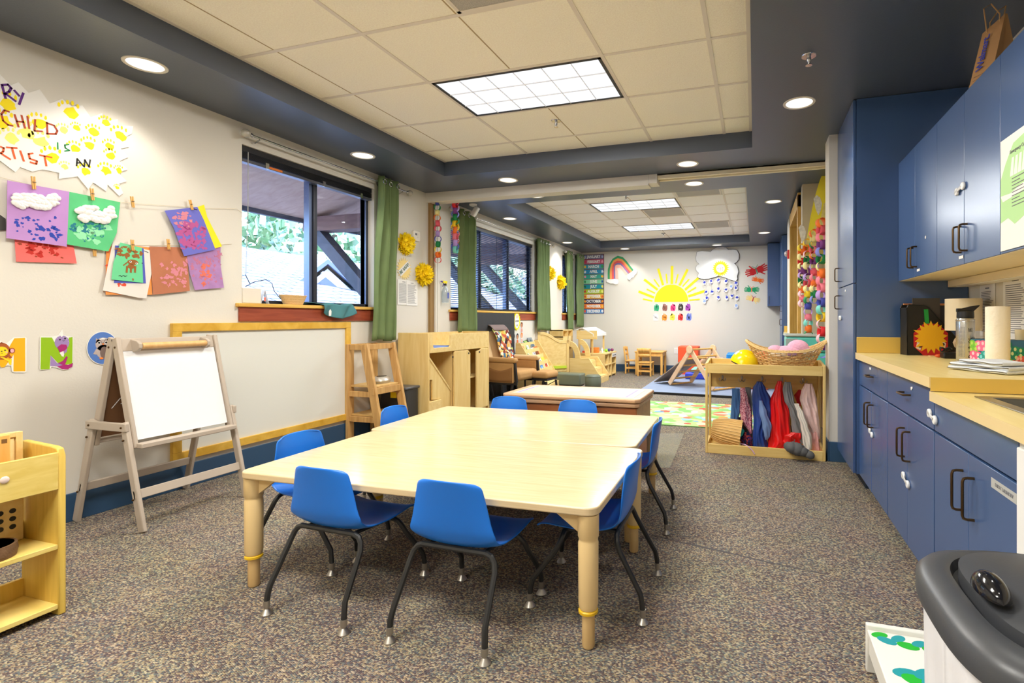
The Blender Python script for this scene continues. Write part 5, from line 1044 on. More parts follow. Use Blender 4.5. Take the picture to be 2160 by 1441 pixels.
o = thing('paper_cup', 'tiny cream paper cup behind the tissue box', 'cup', (1.22, 2.93, ZK)); MB().lathe([(0, 0), (.018, 0), (.024, .17), (.022, .17), (.017, .004), (0, .004)], 16).obj('cup_wall', M('cream paper cup', (236, 220, 180), .7), o, smooth=True)
TERRY = M('grey blue terry cloth', (216, 222, 230), .95, bump=(150, .6, .004))
o = thing('folded_towel', 'folded grey towel with dark piping at the worktop step', 'towel', (.945, 2.53, ZK), -62)
for k, (w_, d_, z0, off, rz_) in enumerate(((.135, .075, .001, 0, 0), (.130, .072, .017, .004, 2), (.105, .068, .033, .016, -3))):
    mb = MB().at(R(rz_)).grid(lambda u, v: (off + w_ * (2 * u - 1), d_ * (2 * v - 1), z0 + .0075 + .0015 * math.sin(9 * u + 2 * k) + .001 * math.sin(7 * v + 3 * u)), 20, 12)
    mb.obj('towel_layer', TERRY, o, smooth=True, thick=.0145, bevel=.006, seg=3, ang=180); MB().at(R(rz_)).tube([(off + w_ * (1 - 2 * i / 12), -d_ - .001, z0 + .0075 + .002 * math.sin(i + k)) for i in range(13)], .0016, 5).obj('dark_piping', M('olive piping', (96, 88, 66), .9), o, smooth=True)
# paper bag on the wall cabinets
KRAFT = M('kraft paper', (178, 134, 86), .85, var=.06); o = thing('paper_bag', 'brown paper bag with blue handwriting on top of wall cabinets', 'paper bag', (1.045, 2.75, ZU1 + .001), 118)
b_, hh = MB(), .36; L2, D2 = .055, .10
b_.add([(-L2, -D2, 0), (L2, -D2, 0), (L2, D2, 0), (-L2, D2, 0), (-L2, -.006, hh), (L2, -.006, hh - .03), (L2, .006, hh - .03), (-L2, .006, hh), (-L2 + .02, 0, .16), (L2 - .02, 0, .16)],
       [(3, 2, 1, 0), (0, 1, 5, 4), (2, 3, 7, 6), (0, 4, 8), (3, 8, 7), (0, 8, 3), (4, 7, 8), (1, 9, 5), (2, 6, 9), (1, 2, 9), (5, 9, 6), (4, 5, 6, 7)]); b_.obj('bag_body', KRAFT, o)
fm = frame((0, 0.0, 0), (-1, 0, 0), (0, -.22, 1))
for s in (-1, 1): MB().tube([(.03, s * .008, hh - .05), (.034, s * .012, hh + .01), (.018, s * .04, hh + .06), (-.018, s * .04, hh + .06), (-.034, s * .012, hh + .01), (-.03, s * .008, hh - .03)], .003, 6).obj('twine_handle', M('kraft twine', (196, 156, 106), .8), o, smooth=True)
lt = lettering('Walmart.', .045, M('blue marker', (60, 70, 170), .7), frame((.012, .050, .215), (0, -.26, .97), (1, 0, 0)), 'lettering', o, bold=.001)
ln = MB(); fr2 = frame((0, .082, .07), (-1, 0, 0), (0, -.26, 1)); ln.at(fr2); textlines(ln, -.04, .04, -.04, .05, 5, .001, .002, 4); ln.obj('print_lines', M('grey brown print', (110, 92, 76), .8), o)
# ---------------------------------------------------------------- trash can and stool
DG = M('dark grey lid plastic', (64, 66, 70), .38, bump=(300, .1, .001)); o = thing('trash_can', 'dark grey domed trash can with white liner, bottom right corner', 'trash can', (.457, .93, 0))
def se(a, b, n=3.1, k=64): return [(a * abs(math.cos(2 * PI * i / k)) ** (2 / n) * (1 if math.cos(2 * PI * i / k) >= 0 else -1), b * abs(math.sin(2 * PI * i / k)) ** (2 / n) * (1 if math.sin(2 * PI * i / k) >= 0 else -1)) for i in range(k)]
def loft(mb, rings):
    k = len(rings[0][0]); vs = []; fs = []
    for pts, z in rings: vs += [(x, y, z if not callable(z) else z(x, y)) for x, y in pts]
    for j in range(len(rings) - 1):
        for i in range(k): fs.append((j * k + i, j * k + (i + 1) % k, (j + 1) * k + (i + 1) % k, (j + 1) * k + i))
    fs.append(tuple((len(rings) - 1) * k + i for i in range(k))); return mb.add(vs, fs)
A, B = .184, .208
loft(MB(), [(se(A - .05, B - .06), .0), (se(A - .045, B - .055), .02), (se(A - .018, B - .02), .66)]).obj('bin_body', M('charcoal bin plastic', (54, 56, 60), .45), o, smooth=True)
def lin_f(u, v):
    a = 2 * PI * u; p = se(A - .004 + .006 * math.sin(26 * a) * (1 - v) , B - .004 + .006 * math.sin(26 * a) * (1 - v), 3.0, 240)[int(u * 240) % 240]; k = 1 - .05 * (1 - v); return (p[0] * k, p[1] * k, .36 + .29 * v + .02 * math.sin(5 * a) * (1 - v))
MB().grid(lin_f, 240, 10, True).obj('white_liner', M('white bin liner', (232, 232, 236), .35, bump=(20, .4, .006)), o, smooth=True, ang=180)
dome = lambda k: (lambda x, y: .70 + k - .22 * (x * x * 2 + y * y))
loft(MB(), [(se(A, B), .635), (se(A + .006, B + .006), .64), (se(A + .006, B + .006), .668), (se(A - .004, B - .004), .680), (se(A - .030, B - .03), dome(.0)), (se(A - .042, B - .042), dome(-.004)), (se(A - .046, B - .046), dome(-.02)), (se(.01, .01), .66)]).obj('lid_rim', DG, o, smooth=True, ang=50)
fl_ = [(se((A - .053) * k, (B - .053) * k), dome(.006 + .012 * (1 - k * k))) for k in (1, .985, .9, .7, .4, .1)]
fl_.insert(0, (se(A - .053, B - .053), dome(-.02))); loft(MB(), fl_).obj('swing_flap', DG, o, smooth=True, ang=50)
hb = MB(); hb.grid(lambda u, v: (-.075 + .022 * math.cos(PI * u) * math.sin(PI * v * .999 + .0005), -.03 - .042 * math.cos(PI * v), .712 + .026 * math.sin(PI * u) * math.sin(PI * v)), 16, 14); hb.obj('push_bump', M('glossy black plastic', (24, 24, 28), .12), o, smooth=True, ang=180).matrix_local = T(-.045, 0, 0) @ T(0, 0, 0)
o = thing('step_stool', 'low white step stool painted with green and teal leaves', 'stool', (.49, 1.60, 0)); WP = M('white painted wood', (232, 230, 222), .5)
W(MB().box(.338, .638, 1.793, 1.813, 0, .152), 'end_panel', WP, o, bevel=.004); W(MB().box(.338, .638, 1.40, 1.42, 0, .152), 'end_panel', WP, o, bevel=.004); W(MB().box(.34, .636, 1.42, 1.793, .118, .138), 'step_board', WP, o, bevel=.003); W(MB().box(.345, .36, 1.42, 1.793, .06, .118), 'side_rail', WP, o, bevel=.002)
lf_ = MB().at(T(0, 0, .1383)); rnd = random.Random(21)
for i, (lx, ly, ang, L_, c_) in enumerate([(.37, 1.77, 20, .05, 0), (.385, 1.745, -25, .055, 1), (.42, 1.765, 40, .05, 1), (.44, 1.735, -10, .06, 0), (.475, 1.755, 30, .05, 1), (.50, 1.725, -35, .055, 0), (.53, 1.75, 10, .05, 1), (.40, 1.60, 10, .07, 1), (.42, 1.575, -20, .075, 0), (.45, 1.61, 35, .07, 1), (.47, 1.57, -5, .08, 1), (.51, 1.60, 20, .07, 0)]):
    lf_.use(M('leaf paint %d' % c_, [(20, 176, 40), (20, 150, 160)][c_], .6)); a = math.radians(ang); lf_.prism([(lx + L_ * .5 * math.cos(q) * math.cos(a) - .30 * L_ * math.sin(q) * math.sin(a), ly + L_ * .5 * math.cos(q) * math.sin(a) + .30 * L_ * math.sin(q) * math.cos(a)) for q in [2 * PI * k / 14 for k in range(14)]], .0003 + .00004 * i)
lf_.use(M('red orange paint', (236, 70, 20), .6)).prism([(.42, 1.52), (.52, 1.53), (.53, 1.49), (.43, 1.485)], .0004); W(lf_, 'painted_leaves', None, o)
# ================================================================ coat cubby
CX0, CX1, CY0, CY1 = -.395, .533, 4.35, 4.72
o = thing('coat_cubby', 'maple dress-up cubby with hooks and clear sides, beside the wall end', 'coat cubby', (.07, 4.53, 0))
MAPY = wood('cubby maple', (222, 188, 112), (234, 204, 132), .4, 3, (1, 10, 10)); MAPYZ = wood('cubby maple upright', (222, 188, 112), (234, 204, 132), .4, 3, (10, 10, 1))
for x in (CX0, CX1 - .02):
    W(MB().box(x, x + .02, CY0, CY0 + .03, 0, .75), 'front_post', MAPYZ, o, bevel=.003); W(MB().box(x, x + .02, CY1 - .05, CY1, 0, .77), 'rear_post', MAPYZ, o, bevel=.003)
    W(MB().box(x, x + .02, CY0 + .03, CY1 - .05, 0, .08), 'lower_side', MAPYZ, o); W(MB().at(frame((x + .02, 0, 0), (0, 1, 0), (0, 0, 1)) @ T(0, 0, -.02)).prism([(CY0 + .03, .66), (CY1 - .05, .66), (CY1 - .05, .77), (CY0 + .03, .75)], .02), 'upper_side', MAPYZ, o)
    W(MB().box(x + .008, x + .012, CY0 + .02, CY1 - .04, .08, .66), 'clear_side_panel', clear('clear acrylic', (250, 250, 248), .06, .03, .04), o)
a, b = CX0 + .02, CX1 - .02
W(MB().box(a, b, CY0, CY0 + .018, .667, .745), 'top_fascia', MAPY, o, bevel=.003); W(MB().box(a, b, CY0 + .018, CY1 - .02, .667, .68), 'top_tray', MAPY, o); W(MB().box(a, b, CY1 - .02, CY1, .667, .765), 'tray_back', MAPY, o, bevel=.003)
W(MB().box(a, b, CY1 - .02, CY1 - .004, .51, .66), 'hook_rail', MAPY, o, bevel=.002); W(MB().box(a, b, CY0, CY0 + .018, .0, .078), 'bottom_fascia', MAPY, o, bevel=.003); W(MB().box(a, b, CY0 + .018, CY1 - .02, .02, .035), 'bottom_tray', MAPY, o); W(MB().box(a, b, CY1 - .02, CY1 - .004, .035, .14), 'bottom_back', MAPY, o)
def zc(X, Y, y=4.5): return at_y(1460 + X / 4.647, 680 + Y / 4.647, y)
HK = M('satin nickel')
for X in (298, 488, 686, 882, 1088):
    p = zc(X, 570, CY1 - .02); h = MB().at(T(p.x, CY1 - .02, .585)).ball((0, -.003, .01), (.011, .004, .024), 10, 8)
    for s in (-1, 1): h.tube([(0, -.004, -.004), (s * .012, -.03, -.018), (s * .024, -.034, -.012), (s * .028, -.03, .008)], .004, 6)
    h.tube([(0, -.004, .01), (0, -.03, .012), (0, -.036, .03)], .004, 6); W(h, 'coat_hook', HK, o, smooth=True)
def garment(name, label, cat, mat, rows, y=4.52, dep=.05, folds=5, seed=1, group=None):
    """hanging cloth: rows of (Y, Xleft, Xright) taken on the plane of the cubby"""
    rnd = random.Random(seed); q = []
    for Y, a_, b_ in rows: pa, pb = zc(a_, Y, y), zc(b_, Y, y); q.append(((pa.x + pb.x) / 2, (pb.x - pa.x) / 2, max(.037, (pa.z + pb.z) / 2)))
    n = len(q); ph = [rnd.uniform(0, 6) for _ in range(4)]
    def f(u, v):
        k = v * (n - 1); i = min(int(k), n - 2); t = k - i; t = t * t * (3 - 2 * t) if n > 3 else t
        xc, hw, z = [q[i][j] * (1 - t) + q[i + 1][j] * t for j in range(3)]; z = q[i][2] * (1 - (k - i)) + q[i + 1][2] * (k - i)
        a_ = 2 * PI * u; s = math.sin(a_); d = dep * (.45 + .55 * min(1, v * 3)) * (1 if v < .97 else .8)
        r = 1 + .20 * math.sin(folds * a_ + ph[0] + 4 * v) + .12 * math.sin((folds * 2 + 1) * a_ + ph[1] - 6 * v + 2 * math.sin(5 * v)) + .08 * math.sin(9 * v + 3 * a_ + ph[2])
        return (xc + hw * math.cos(a_) * (1 + .06 * math.sin(9 * v + ph[2]) + .03 * math.sin(17 * v + ph[0])), y + d * s * r + .008 * math.sin(5 * v + ph[3]), z)
    mb = MB().grid(f, 64, 26, True); k = 64; mb.add([mb.v[i] for i in range(k)], [tuple(range(k))]); mb.add([mb.v[i] for i in range(25 * k, 26 * k)], [tuple(range(k))[::-1]])
    return mb, solo(mb, name, mat, label, cat, group, smooth=True, ang=180)
def cloth(n, c, rough=.8, bump=(30, .35, .008), **k): return M(n, c, rough, bump=bump, **k)
G = 'dress-up clothes hanging in the cubby'
garment('denim_jacket', 'light blue denim jacket hanging at the left of the cubby', 'jacket', cloth('denim', (70, 116, 176)), [(650, 388, 468), (760, 390, 474), (860, 378, 474), (960, 374, 450)], 4.56, .03, 4, 1, G)
garment('dark_garment', 'dark garment hem below the denim jacket', 'garment', cloth('dark navy cloth', (36, 40, 62)), [(930, 410, 470), (1000, 424, 462), (1060, 430, 455)], 4.60, .02, 4, 2, G)
garment('knit_top', 'pink speckled knit top between denim and navy jackets', 'top', cells('pink floral knit', [(206, 120, 140), (232, 190, 196), (150, 60, 90), (222, 160, 172)], 190, .9), [(645, 470, 520), (750, 470, 552), (860, 466, 580), (970, 482, 588), (1090, 560, 590)], 4.55, .03, 5, 3, G)
garment('grey_shirt', 'grey shirt behind the pink knit top', 'shirt', cloth('mid grey cloth', (120, 122, 128)), [(640, 520, 575), (760, 540, 588), (1000, 450, 590), (1110, 500, 592), (1200, 570, 596)], 4.62, .02, 4, 4, G)
garment('navy_jacket', 'shiny navy blue jacket on the middle hook', 'jacket', cloth('navy satin', (36, 66, 140), .4), [(580, 630, 690), (640, 596, 720), (760, 588, 770), (860, 590, 785), (940, 596, 790), (1080, 592, 720), (1230, 600, 745)], 4.52, .05, 6, 5, G)
garment('blue_sleeve', 'pale blue jacket lining hanging in front of the navy jacket', 'jacket', cloth('pale denim blue', (110, 138, 186), .6), [(770, 655, 690), (880, 655, 735), (1010, 690, 776), (1110, 705, 765), (1150, 715, 745)], 4.455, .02, 3, 6, G)
garment('red_cape', 'shiny red satin cape right of the navy jacket', 'cape', cloth('red satin', (222, 24, 24), .32), [(575, 835, 880), (640, 810, 895), (760, 772, 925), (900, 770, 955), (1080, 752, 968), (1160, 735, 1000), (1255, 742, 890)], 4.50, .05, 6, 7, G)
garment('red_cape_tail', 'red satin cape tail folded over the grey fleece cuff', 'cape', MATS['red satin'], [(1080, 970, 1060), (1120, 900, 1072), (1170, 890, 1070), (1205, 905, 960)], 4.43, .025, 4, 8, G)
garment('grey_fleece', 'grey and cream fleece hanging over the cubby front', 'fleece', cloth('grey fleece', (122, 122, 122), .95), [(585, 905, 965), (650, 888, 980), (760, 900, 1000), (870, 950, 1050), (980, 975, 1090), (1090, 985, 1150), (1180, 940, 1165)], 4.46, .04, 5, 9, G)
garment('cream_sleeve', 'cream fleece sleeve curving down over the cubby front', 'fleece', cloth('cream fleece', (226, 218, 204), .95), [(800, 1000, 1050), (900, 1030, 1100), (1010, 1062, 1135), (1120, 1080, 1170), (1230, 1085, 1180), (1270, 1120, 1165)], 4.40, .03, 4, 10, G)
def spill():
    pts = [zc(925 + 245 * k / 26, 1215 + 95 * (k / 26) - 40 * math.sin(PI * k / 26) * .3, 4.30) for k in range(27)]
    rs = [(.030 + .018 * math.sin(PI * min(1, k / 20))) * (1 + (.07 if k % 2 else -.05)) for k in range(27)]
    mb = MB().tube([V((p.x, 4.302 + .01 * math.sin(k), p.z)) for k, p in enumerate(pts)], rs, 18)
    solo(mb, 'fleece_cuff', cloth('dark grey fleece', (98, 98, 98), .95), 'dark grey gathered fleece cuff lying over the cubby bottom board', 'fleece', G, smooth=True, ang=180)
spill()
garment('pink_puffer', 'quilted pale pink puffer jacket on the right hook', 'jacket', M('pale pink quilting', (238, 206, 202), .6, bump=(16, .7, .02)), [(600, 1100, 1180), (680, 1070, 1200), (760, 1060, 1215), (850, 1075, 1240), (980, 1100, 1248), (1060, 1140, 1255), (1140, 1180, 1250)], 4.52, .05, 5, 11, G)
garment('pink_skirt', 'pink fabric hem below the puffer jacket', 'skirt', cloth('soft pink cloth', (244, 184, 180)), [(1080, 1150, 1240), (1160, 1160, 1240), (1278, 1170, 1270)], 4.48, .03, 5, 12, G)
garment('red_shirt', 'dark red shirt between grey fleece and pink puffer', 'shirt', cloth('dark red cloth', (190, 30, 40)), [(660, 1040, 1070), (720, 1000, 1075), (820, 1035, 1062)], 4.62, .02, 4, 13, G)
garment('teal_scarf', 'small crumpled teal cloth beside the tan basket', 'cloth', cloth('turquoise cloth', (40, 170, 160)), [(1030, 450, 490), (1060, 436, 510), (1100, 440, 500), (1125, 450, 475)], 4.48, .03, 5, 14, G)
garment('patterned_bag', 'dark red and violet patterned bag on the cubby floor', 'bag', cells('violet pattern', [(120, 40, 60), (60, 50, 120), (200, 80, 70), (40, 40, 70)], 60, .8), [(1080, 500, 560), (1140, 460, 590), (1220, 480, 595)], 4.52, .04, 4, 15)
solo(MB().tube([zc(475, 1190, 4.45), zc(520, 1200, 4.40), zc(560, 1225, 4.342), zc(590, 1255, 4.340), zc(612, 1292, 4.338)], .005, 6), 'lilac_strap', cloth('lilac strap', (206, 170, 206)), 'lilac strap trailing over the cubby bottom board', 'strap', smooth=True)
o = thing('tipped_basket', 'tan ribbed basket lying on its side at the cubby left', 'basket', mat=frame(zc(330, 1085, 4.52), (.30, 0, -.95), (0, 1, 0)))
TANW = M('honey wicker', (226, 182, 108), .65, bump=(90, .6, .004)); o.matrix_world = T(0, 0, .012) @ T(*zc(335, 1085, 4.50)) @ Matrix.Scale(.95, 4) @ R(99, 'Y') @ R(0)
MB().lathe([(0, -.135), (.075, -.13), (.10, -.08), (.115, 0), (.122, .10), (.126, .125), (.119, .125), (.108, 0), (.09, -.09), (0, -.12)], 32, sx=1.0, sy=.9).obj('basket_wall', TANW, o, smooth=True)
rb = MB()
for i in range(30): q_ = 2 * PI * i / 30; rb.tube([(r * math.cos(q_), r * .9 * math.sin(q_), z) for r, z in ((.077, -.13), (.102, -.08), (.117, 0), (.124, .10), (.128, .126))], .0035, 5)
rb.obj('ribs', M('pale honey cane', (238, 202, 134), .6), o, smooth=True)
MB().box(.10, .113, -.122, -.112, -.02, .05).obj('dark_buckle', BLACK, o); MB().tube([(.104, -.126, -.03), (.11, -.126, .06)], .004, 6).obj('white_tie', PAPERW, o)
# helmet, wicker basket with plush
o = thing('toy_helmet', 'shiny yellow toy hard hat resting on the cubby top', 'helmet', (zc(500, 0, 4.5).x, 4.50, .681)); o.rotation_euler = (0, math.radians(22), 0); o.location.z += .035
HY = M('glossy yellow plastic', (252, 220, 10), .18); MB().lathe([(.118, .012), (.116, .03), (.108, .065), (.09, .098), (.06, .122), (.03, .133), (0, .136)], 30, sx=1, sy=.85).obj('shell', HY, o, smooth=True)
MB().box(-.10, .10, -.012, .012, .10, .141).obj('ridge', HY, o, bevel=.012) if False else MB().at(T(0, 0, 0)).tube([(.11 * math.cos(a), 0, .012 + .125 * math.sin(a)) for a in [PI * k / 14 for k in range(15)]], .010, 8).obj('ridge', HY, o, smooth=True)
MB().lathe([(.112, .014), (.118, .002), (.105, .0), (.08, .02)], 28, (.01, 0, 0), 1, .85).obj('dark_liner', M('dark brown lining', (58, 50, 34), .6), o, smooth=True)
MB().lathe([(0, -.02), (.13, -.02), (.12, .016)], 4).obj('brim', HY, o) if False else None
bx = (zc(540, 200, 4.53).x + zc(1300, 200, 4.53).x) / 2; o = thing('oval_basket', 'big boat shaped wicker basket full of plush on the cubby top', 'basket', (bx, 4.525, .681))
def brim(a, k): return (.185 + .125 * k ** 1.3) * math.cos(a), (.112 + .045 * k) * math.sin(a), (.168 + .082 * abs(math.cos(a)) ** 3 * k) * k
CANE = M('willow cane', (226, 190, 124), .55, var=.1, vscale=40); CANE2 = M('darker willow cane', (196, 152, 90), .6, var=.12, vscale=40); g = MB(); g2 = MB()
for i in range(44):
    a = 2 * PI * i / 44; (g if i % 2 else g2).tube([brim(a, k / 6) for k in range(7)], .0035, 5)
for j in range(13):
    k = (j + .5) / 13; pts = []
    for i in range(88): a = 2 * PI * i / 88; x, y, z = brim(a, k); w_ = .004 * (1 if (i // 2 + j) % 2 else -1); pts.append((x * (1 + w_ / .2), y * (1 + w_ / .12), z))
    (g if j % 3 else g2).tube(pts, .0045, 5, True)
g.obj('woven_cane', CANE, o, smooth=True); g2.obj('dark_cane', CANE2, o, smooth=True)
r_ = MB()
for s in range(5): r_.tube([V(brim(2 * PI * i / 80, 1.0)) + V((.008 * math.cos(2 * PI * i / 80 * 9 + s * 1.26), .006 * math.sin(2 * PI * i / 80 * 9 + s * 1.26), .004 + .009 * math.sin(2 * PI * i / 80 * 9 + s * 1.26))) for i in range(80)], .005, 6, True)
r_.obj('braided_rim', CANE, o, smooth=True); MB().lathe([(0, .003), (.18, .003), (.18, .008), (0, .008)], 30, sy=.6).obj('basket_floor', CANE2, o)
PLM = M('pink plush', (244, 184, 208), .95, bump=(70, .8, .008))
p = MB().ball((.02, .0, .17), (.13, .07, .045), 20, 12).ball((.10, .01, .20), (.085, .06, .065), 18, 12).ball((-.08, -.01, .18), (.06, .05, .04), 14, 10).ball((.16, .03, .18), (.05, .04, .03), 12, 8)
for v in p.v: v += V((bx, 4.525, .681))
solo(p, 'plush_toy', PLM, 'fluffy pink plush toy lying in the wicker basket', 'plush toy', smooth=True, ang=180)
p = MB().ball((-.03, -.05, .14), (.10, .05, .035), 16, 10).ball((.19, -.02, .165), (.07, .06, .03), 14, 8)
for v in p.v: v += V((bx, 4.525, .681))
solo(p, 'white_plush', cloth('white plush', (236, 232, 226), .95), 'white soft cloth under the pink plush in the wicker basket', 'cloth', smooth=True, ang=180)
p = MB().ball((.05, -.085, .145), (.045, .02, .018), 14, 8)
for v in p.v: v += V((bx, 4.525, .681))
solo(p, 'violet_cloth', cloth('violet cloth', (110, 50, 190)), 'small violet cloth showing at the wicker basket rim', 'cloth', smooth=True, ang=180)
# ---------------------------------------------------------------- right recess: bins, poster, chains, door
o = thing('wooden_stand', 'low wooden stand under the teal bins behind the cubby', 'stand', (.46, 5.45, 0)); W(MB().box(.25, .69, 5.2, 5.75, .62, .645), 'stand_top', MAPY, o, bevel=.003)
for x in (.25, .665): W(MB().box(x, x + .025, 5.2, 5.75, 0, .62), 'stand_side', MAPYZ, o)
W(MB().box(.275, .665, 5.73, 5.75, 0, .62), 'stand_back', MAPYZ, o)
TEAL = M('teal plastic', (90, 196, 186), .35); GLID = M('pale grey lid', (176, 186, 182), .4)
for i, (lab, z, x0_) in enumerate((('lower teal plastic bin behind the wicker basket', .646, .30), ('upper teal plastic bin with grey lid behind the paper chains', .80, .29))):
    o = thing('storage_tub', lab, 'bin', (.47, 5.42, z), 0, 'teal plastic bins'); h = .15; W(MB().box(x0_, .66, 5.22, 5.62, z, z + h), 'tub_body', TEAL, o, bevel=.025, seg=3)
    if i: W(MB().box(x0_ - .01, .67, 5.21, 5.63, z + h, z + h + .02), 'tub_lid', GLID, o, bevel=.006); W(MB().box(x0_ - .004, x0_ + .1, 5.212, 5.218, z + .02, z + h - .02), 'grey_side', M('grey bin side', (150, 172, 172), .4), o)
# yellow sun poster on the recess wall, hand drawn lion sheets at its rim
o = thing('sun_poster', 'large yellow round paper sun on the recess wall above the chains', 'poster', (.6, 5.62, 1.7))
PY = M('lemon poster paper', (246, 232, 60), .8)
def yp(px, py): p = at_y(px, py, 5.62); return (p.x, p.z)
fr = frame((0, 5.62, 0), (1, 0, 0), (0, 0, 1))
W(MB().at(fr).prism([yp(*p) for p in ((1752, 335), (1745, 345), (1738, 358), (1728, 384), (1718, 418), (1710, 455), (1704, 490), (1700, 520), (1697, 548), (1752, 560))], .002), 'yellow_disc', PY, o)
W(MB().at(fr).prism([yp(*p) for p in ((1752, 420), (1737, 430), (1731, 462), (1720, 475), (1712, 490), (1702, 500), (1700, 545), (1752, 550))], .002, .003), 'torn_sheet', M('yellowed collage', (226, 214, 130), .8, var=.2, vscale=14), o)
for px, py, s_ in ((1725, 432, 9), (1692, 492, 8)):
    W(MB().at(fr).prism([yp(px + s_ * a_, py + s_ * 1.4 * b_) for a_, b_ in ((-1, -1), (-.3, -1.6), (.5, -1.2), (1, -.2), (.7, 1), (.1, 1.8), (-.5, .8))], .002, .006), 'cut_out', M('collage white blue', (226, 226, 214), .8, var=.2, vscale=40), o)
seqs = [['yellow', 'orange', 'cream', 'red', 'cream', 'purple', 'lilac', 'green', 'cream', 'orange', 'blush', 'pink', 'blush'], ['yellow', 'orange', 'blush', 'green', 'cream', 'purple', 'lilac', 'rose', 'cream', 'yellow', 'green', 'blue', 'lilac', 'pink', 'aqua', 'orange', 'green'],
        ['orange', 'cream', 'green', 'pink', 'orange', 'purple', 'lilac', 'rose', 'pink', 'orange', 'cream', 'green', 'peri'], ['orange', 'rose', 'pink', 'purple', 'peri', 'green', 'cream', 'orange', 'pink', 'pink', 'lilac', 'blue', 'aqua', 'yellow', 'blush', 'red', 'blush', 'purple', 'peri']]
for k, (px, t_, b_, yv, lab) in enumerate(((1691, 522, 640, 5.56, 'leftmost paper chain under the yellow paper sun'), (1703, 512, 706, 5.45, 'long paper chain, second from the left under the paper sun'), (1716, 492, 632, 5.3, 'shorter paper chain, third from the left under the paper sun'), (1732, 470, 745, 4.78, 'longest paper chain, right beside the wall end'))):
    a_, b_ = at_y(px, t_, yv), at_y(px + 2, b_, yv); n = len(seqs[k]); sp_ = (a_.z - b_.z) / (n - 1)
    paper_chain('paper_chain', lab, a_, b_, seqs[k], max(.036, sp_ * .66), .052, 'paper chains under the yellow paper sun', .3, (0, 1, 0))
o = struct(thing('door_1', None, None, (.48, 6.8, 0)), 'tall wooden cased doorway with dark glass'); GW = wood('golden oak casing', (196, 150, 70), (214, 172, 92), .4, 3, (12, 12, 1))
W(MB().box(.455, .62, 6.07, 6.16, 0, 2.50), 'casing_jamb', GW, o, bevel=.004); W(MB().box(.455, .62, 7.36, 7.49, 0, 2.50), 'casing_jamb', GW, o, bevel=.004); W(MB().box(.455, .62, 6.07, 7.49, 2.36, 2.52), 'casing_head', GW, o, bevel=.004)
W(MB().box(.56, .59, 6.16, 7.36, 0, 2.36), 'door_leaf', M('dark door glass', (52, 44, 38), .15), o); W(MB().box(.555, .56, 6.7, 6.72, .02, 2.36), 'leaf_edge', CHROME, o)
o = thing('alarm_strobe', 'small red and clear alarm strobe on the white wall edge', 'alarm', (.46, 7.62, 2.02)); W(MB().box(.435, .47, 7.57, 7.67, 1.96, 2.08), 'red_body', M('alarm red', (190, 30, 36), .4), o, bevel=.006); W(MB().ball((.425, 7.62, 2.03), (.03, .04, .04), 12, 8), 'clear_lens', clear('strobe lens', (236, 232, 228), .3, .1, .4), o, smooth=True)
# far blue cabinets
LBLUE = NAVY
o = thing('far_wall_cabinet', 'blue wall cabinet in the far right corner', 'cabinet', (.42, 10.4, 1.36)); W(MB().box(.235, 1.09, 10.22, 10.595, 1.36, 2.555), 'carcass', LBLUE, o); d = W(MB().box(.237, .70, 10.202, 10.22, 1.362, 2.55), 'door', LBLUE, o, bevel=.002)
W(MB().tube([(.26, 10.202, 1.40), (.26, 10.175, 1.40), (.26, 10.175, 1.55), (.26, 10.202, 1.55)], .005, 6), 'handle', BRASS, d, smooth=True)
o = thing('far_tall_cabinet', 'tall dark blue cabinet at the far right, beside the white wall edge', 'cabinet', (.8, 9.7, 0)); W(MB().box(.465, 1.09, 9.3, 10.1, 0, 2.555), 'carcass', LBLUE, o); d = W(MB().box(.447, .465, 9.302, 10.098, .02, 2.55), 'door', LBLUE, o, bevel=.002)
for z in (1.06, 1.30): pull(d, .447, 9.45, z)
o = thing('far_base_cabinet', 'low blue cabinet with yellow worktop at the far right', 'cabinet', (.8, 8.8, 0)); W(MB().box(.50, 1.09, 8.22, 9.295, 0, .86), 'carcass', LBLUE, o); W(MB().box(.47, 1.095, 8.22, 9.297, .86, .90), 'worktop', CTOP, o, bevel=.002); W(MB().box(.48, 1.09, 9.28, 9.297, .90, 1.0), 'side_splash', CRISE, o)
for y in (8.5, 9.0): d = W(MB().box(.482, .50, y - .25, y + .25, .1, .84), 'door', LBLUE, o, bevel=.002); pull(d, .482, y, .7)
# ================================================================ far wall decorations
def bz(X, Y): return bw(1200 + X / 4.5, 500 + Y / 4.5)
def bz3(X, Y): return bw(1200 + X / 9.006, 520 + Y / 9.006)
def bz4(X, Y): return bw(1340 + X / 9.005, 540 + Y / 9.005)
months = [('JANUARY', (120, 116, 150)), ('FEBRUARY', (206, 96, 128)), ('MARCH', (70, 158, 178)), ('APRIL', (40, 146, 190)), ('MAY', (60, 170, 150)), ('JUNE', (130, 206, 160)), ('JULY', (24, 146, 160)), ('AUGUST', (176, 200, 50)), ('SEPTEMBER', (240, 190, 70)), ('OCTOBER', (52, 44, 74)), ('NOVEMBER', (244, 140, 40)), ('DECEMBER', (64, 136, 200))]
o = thing('month_chart', 'tall chart of twelve coloured month strips beside the corner curtain', 'chart', mat=on_back(-3.345, 1.876, .004)); cw, chh = .236, .645
MB().box(-cw, cw, -chh, chh, 0, .002).obj('backing_card', M('plum brown card', (126, 64, 66), .7), o)
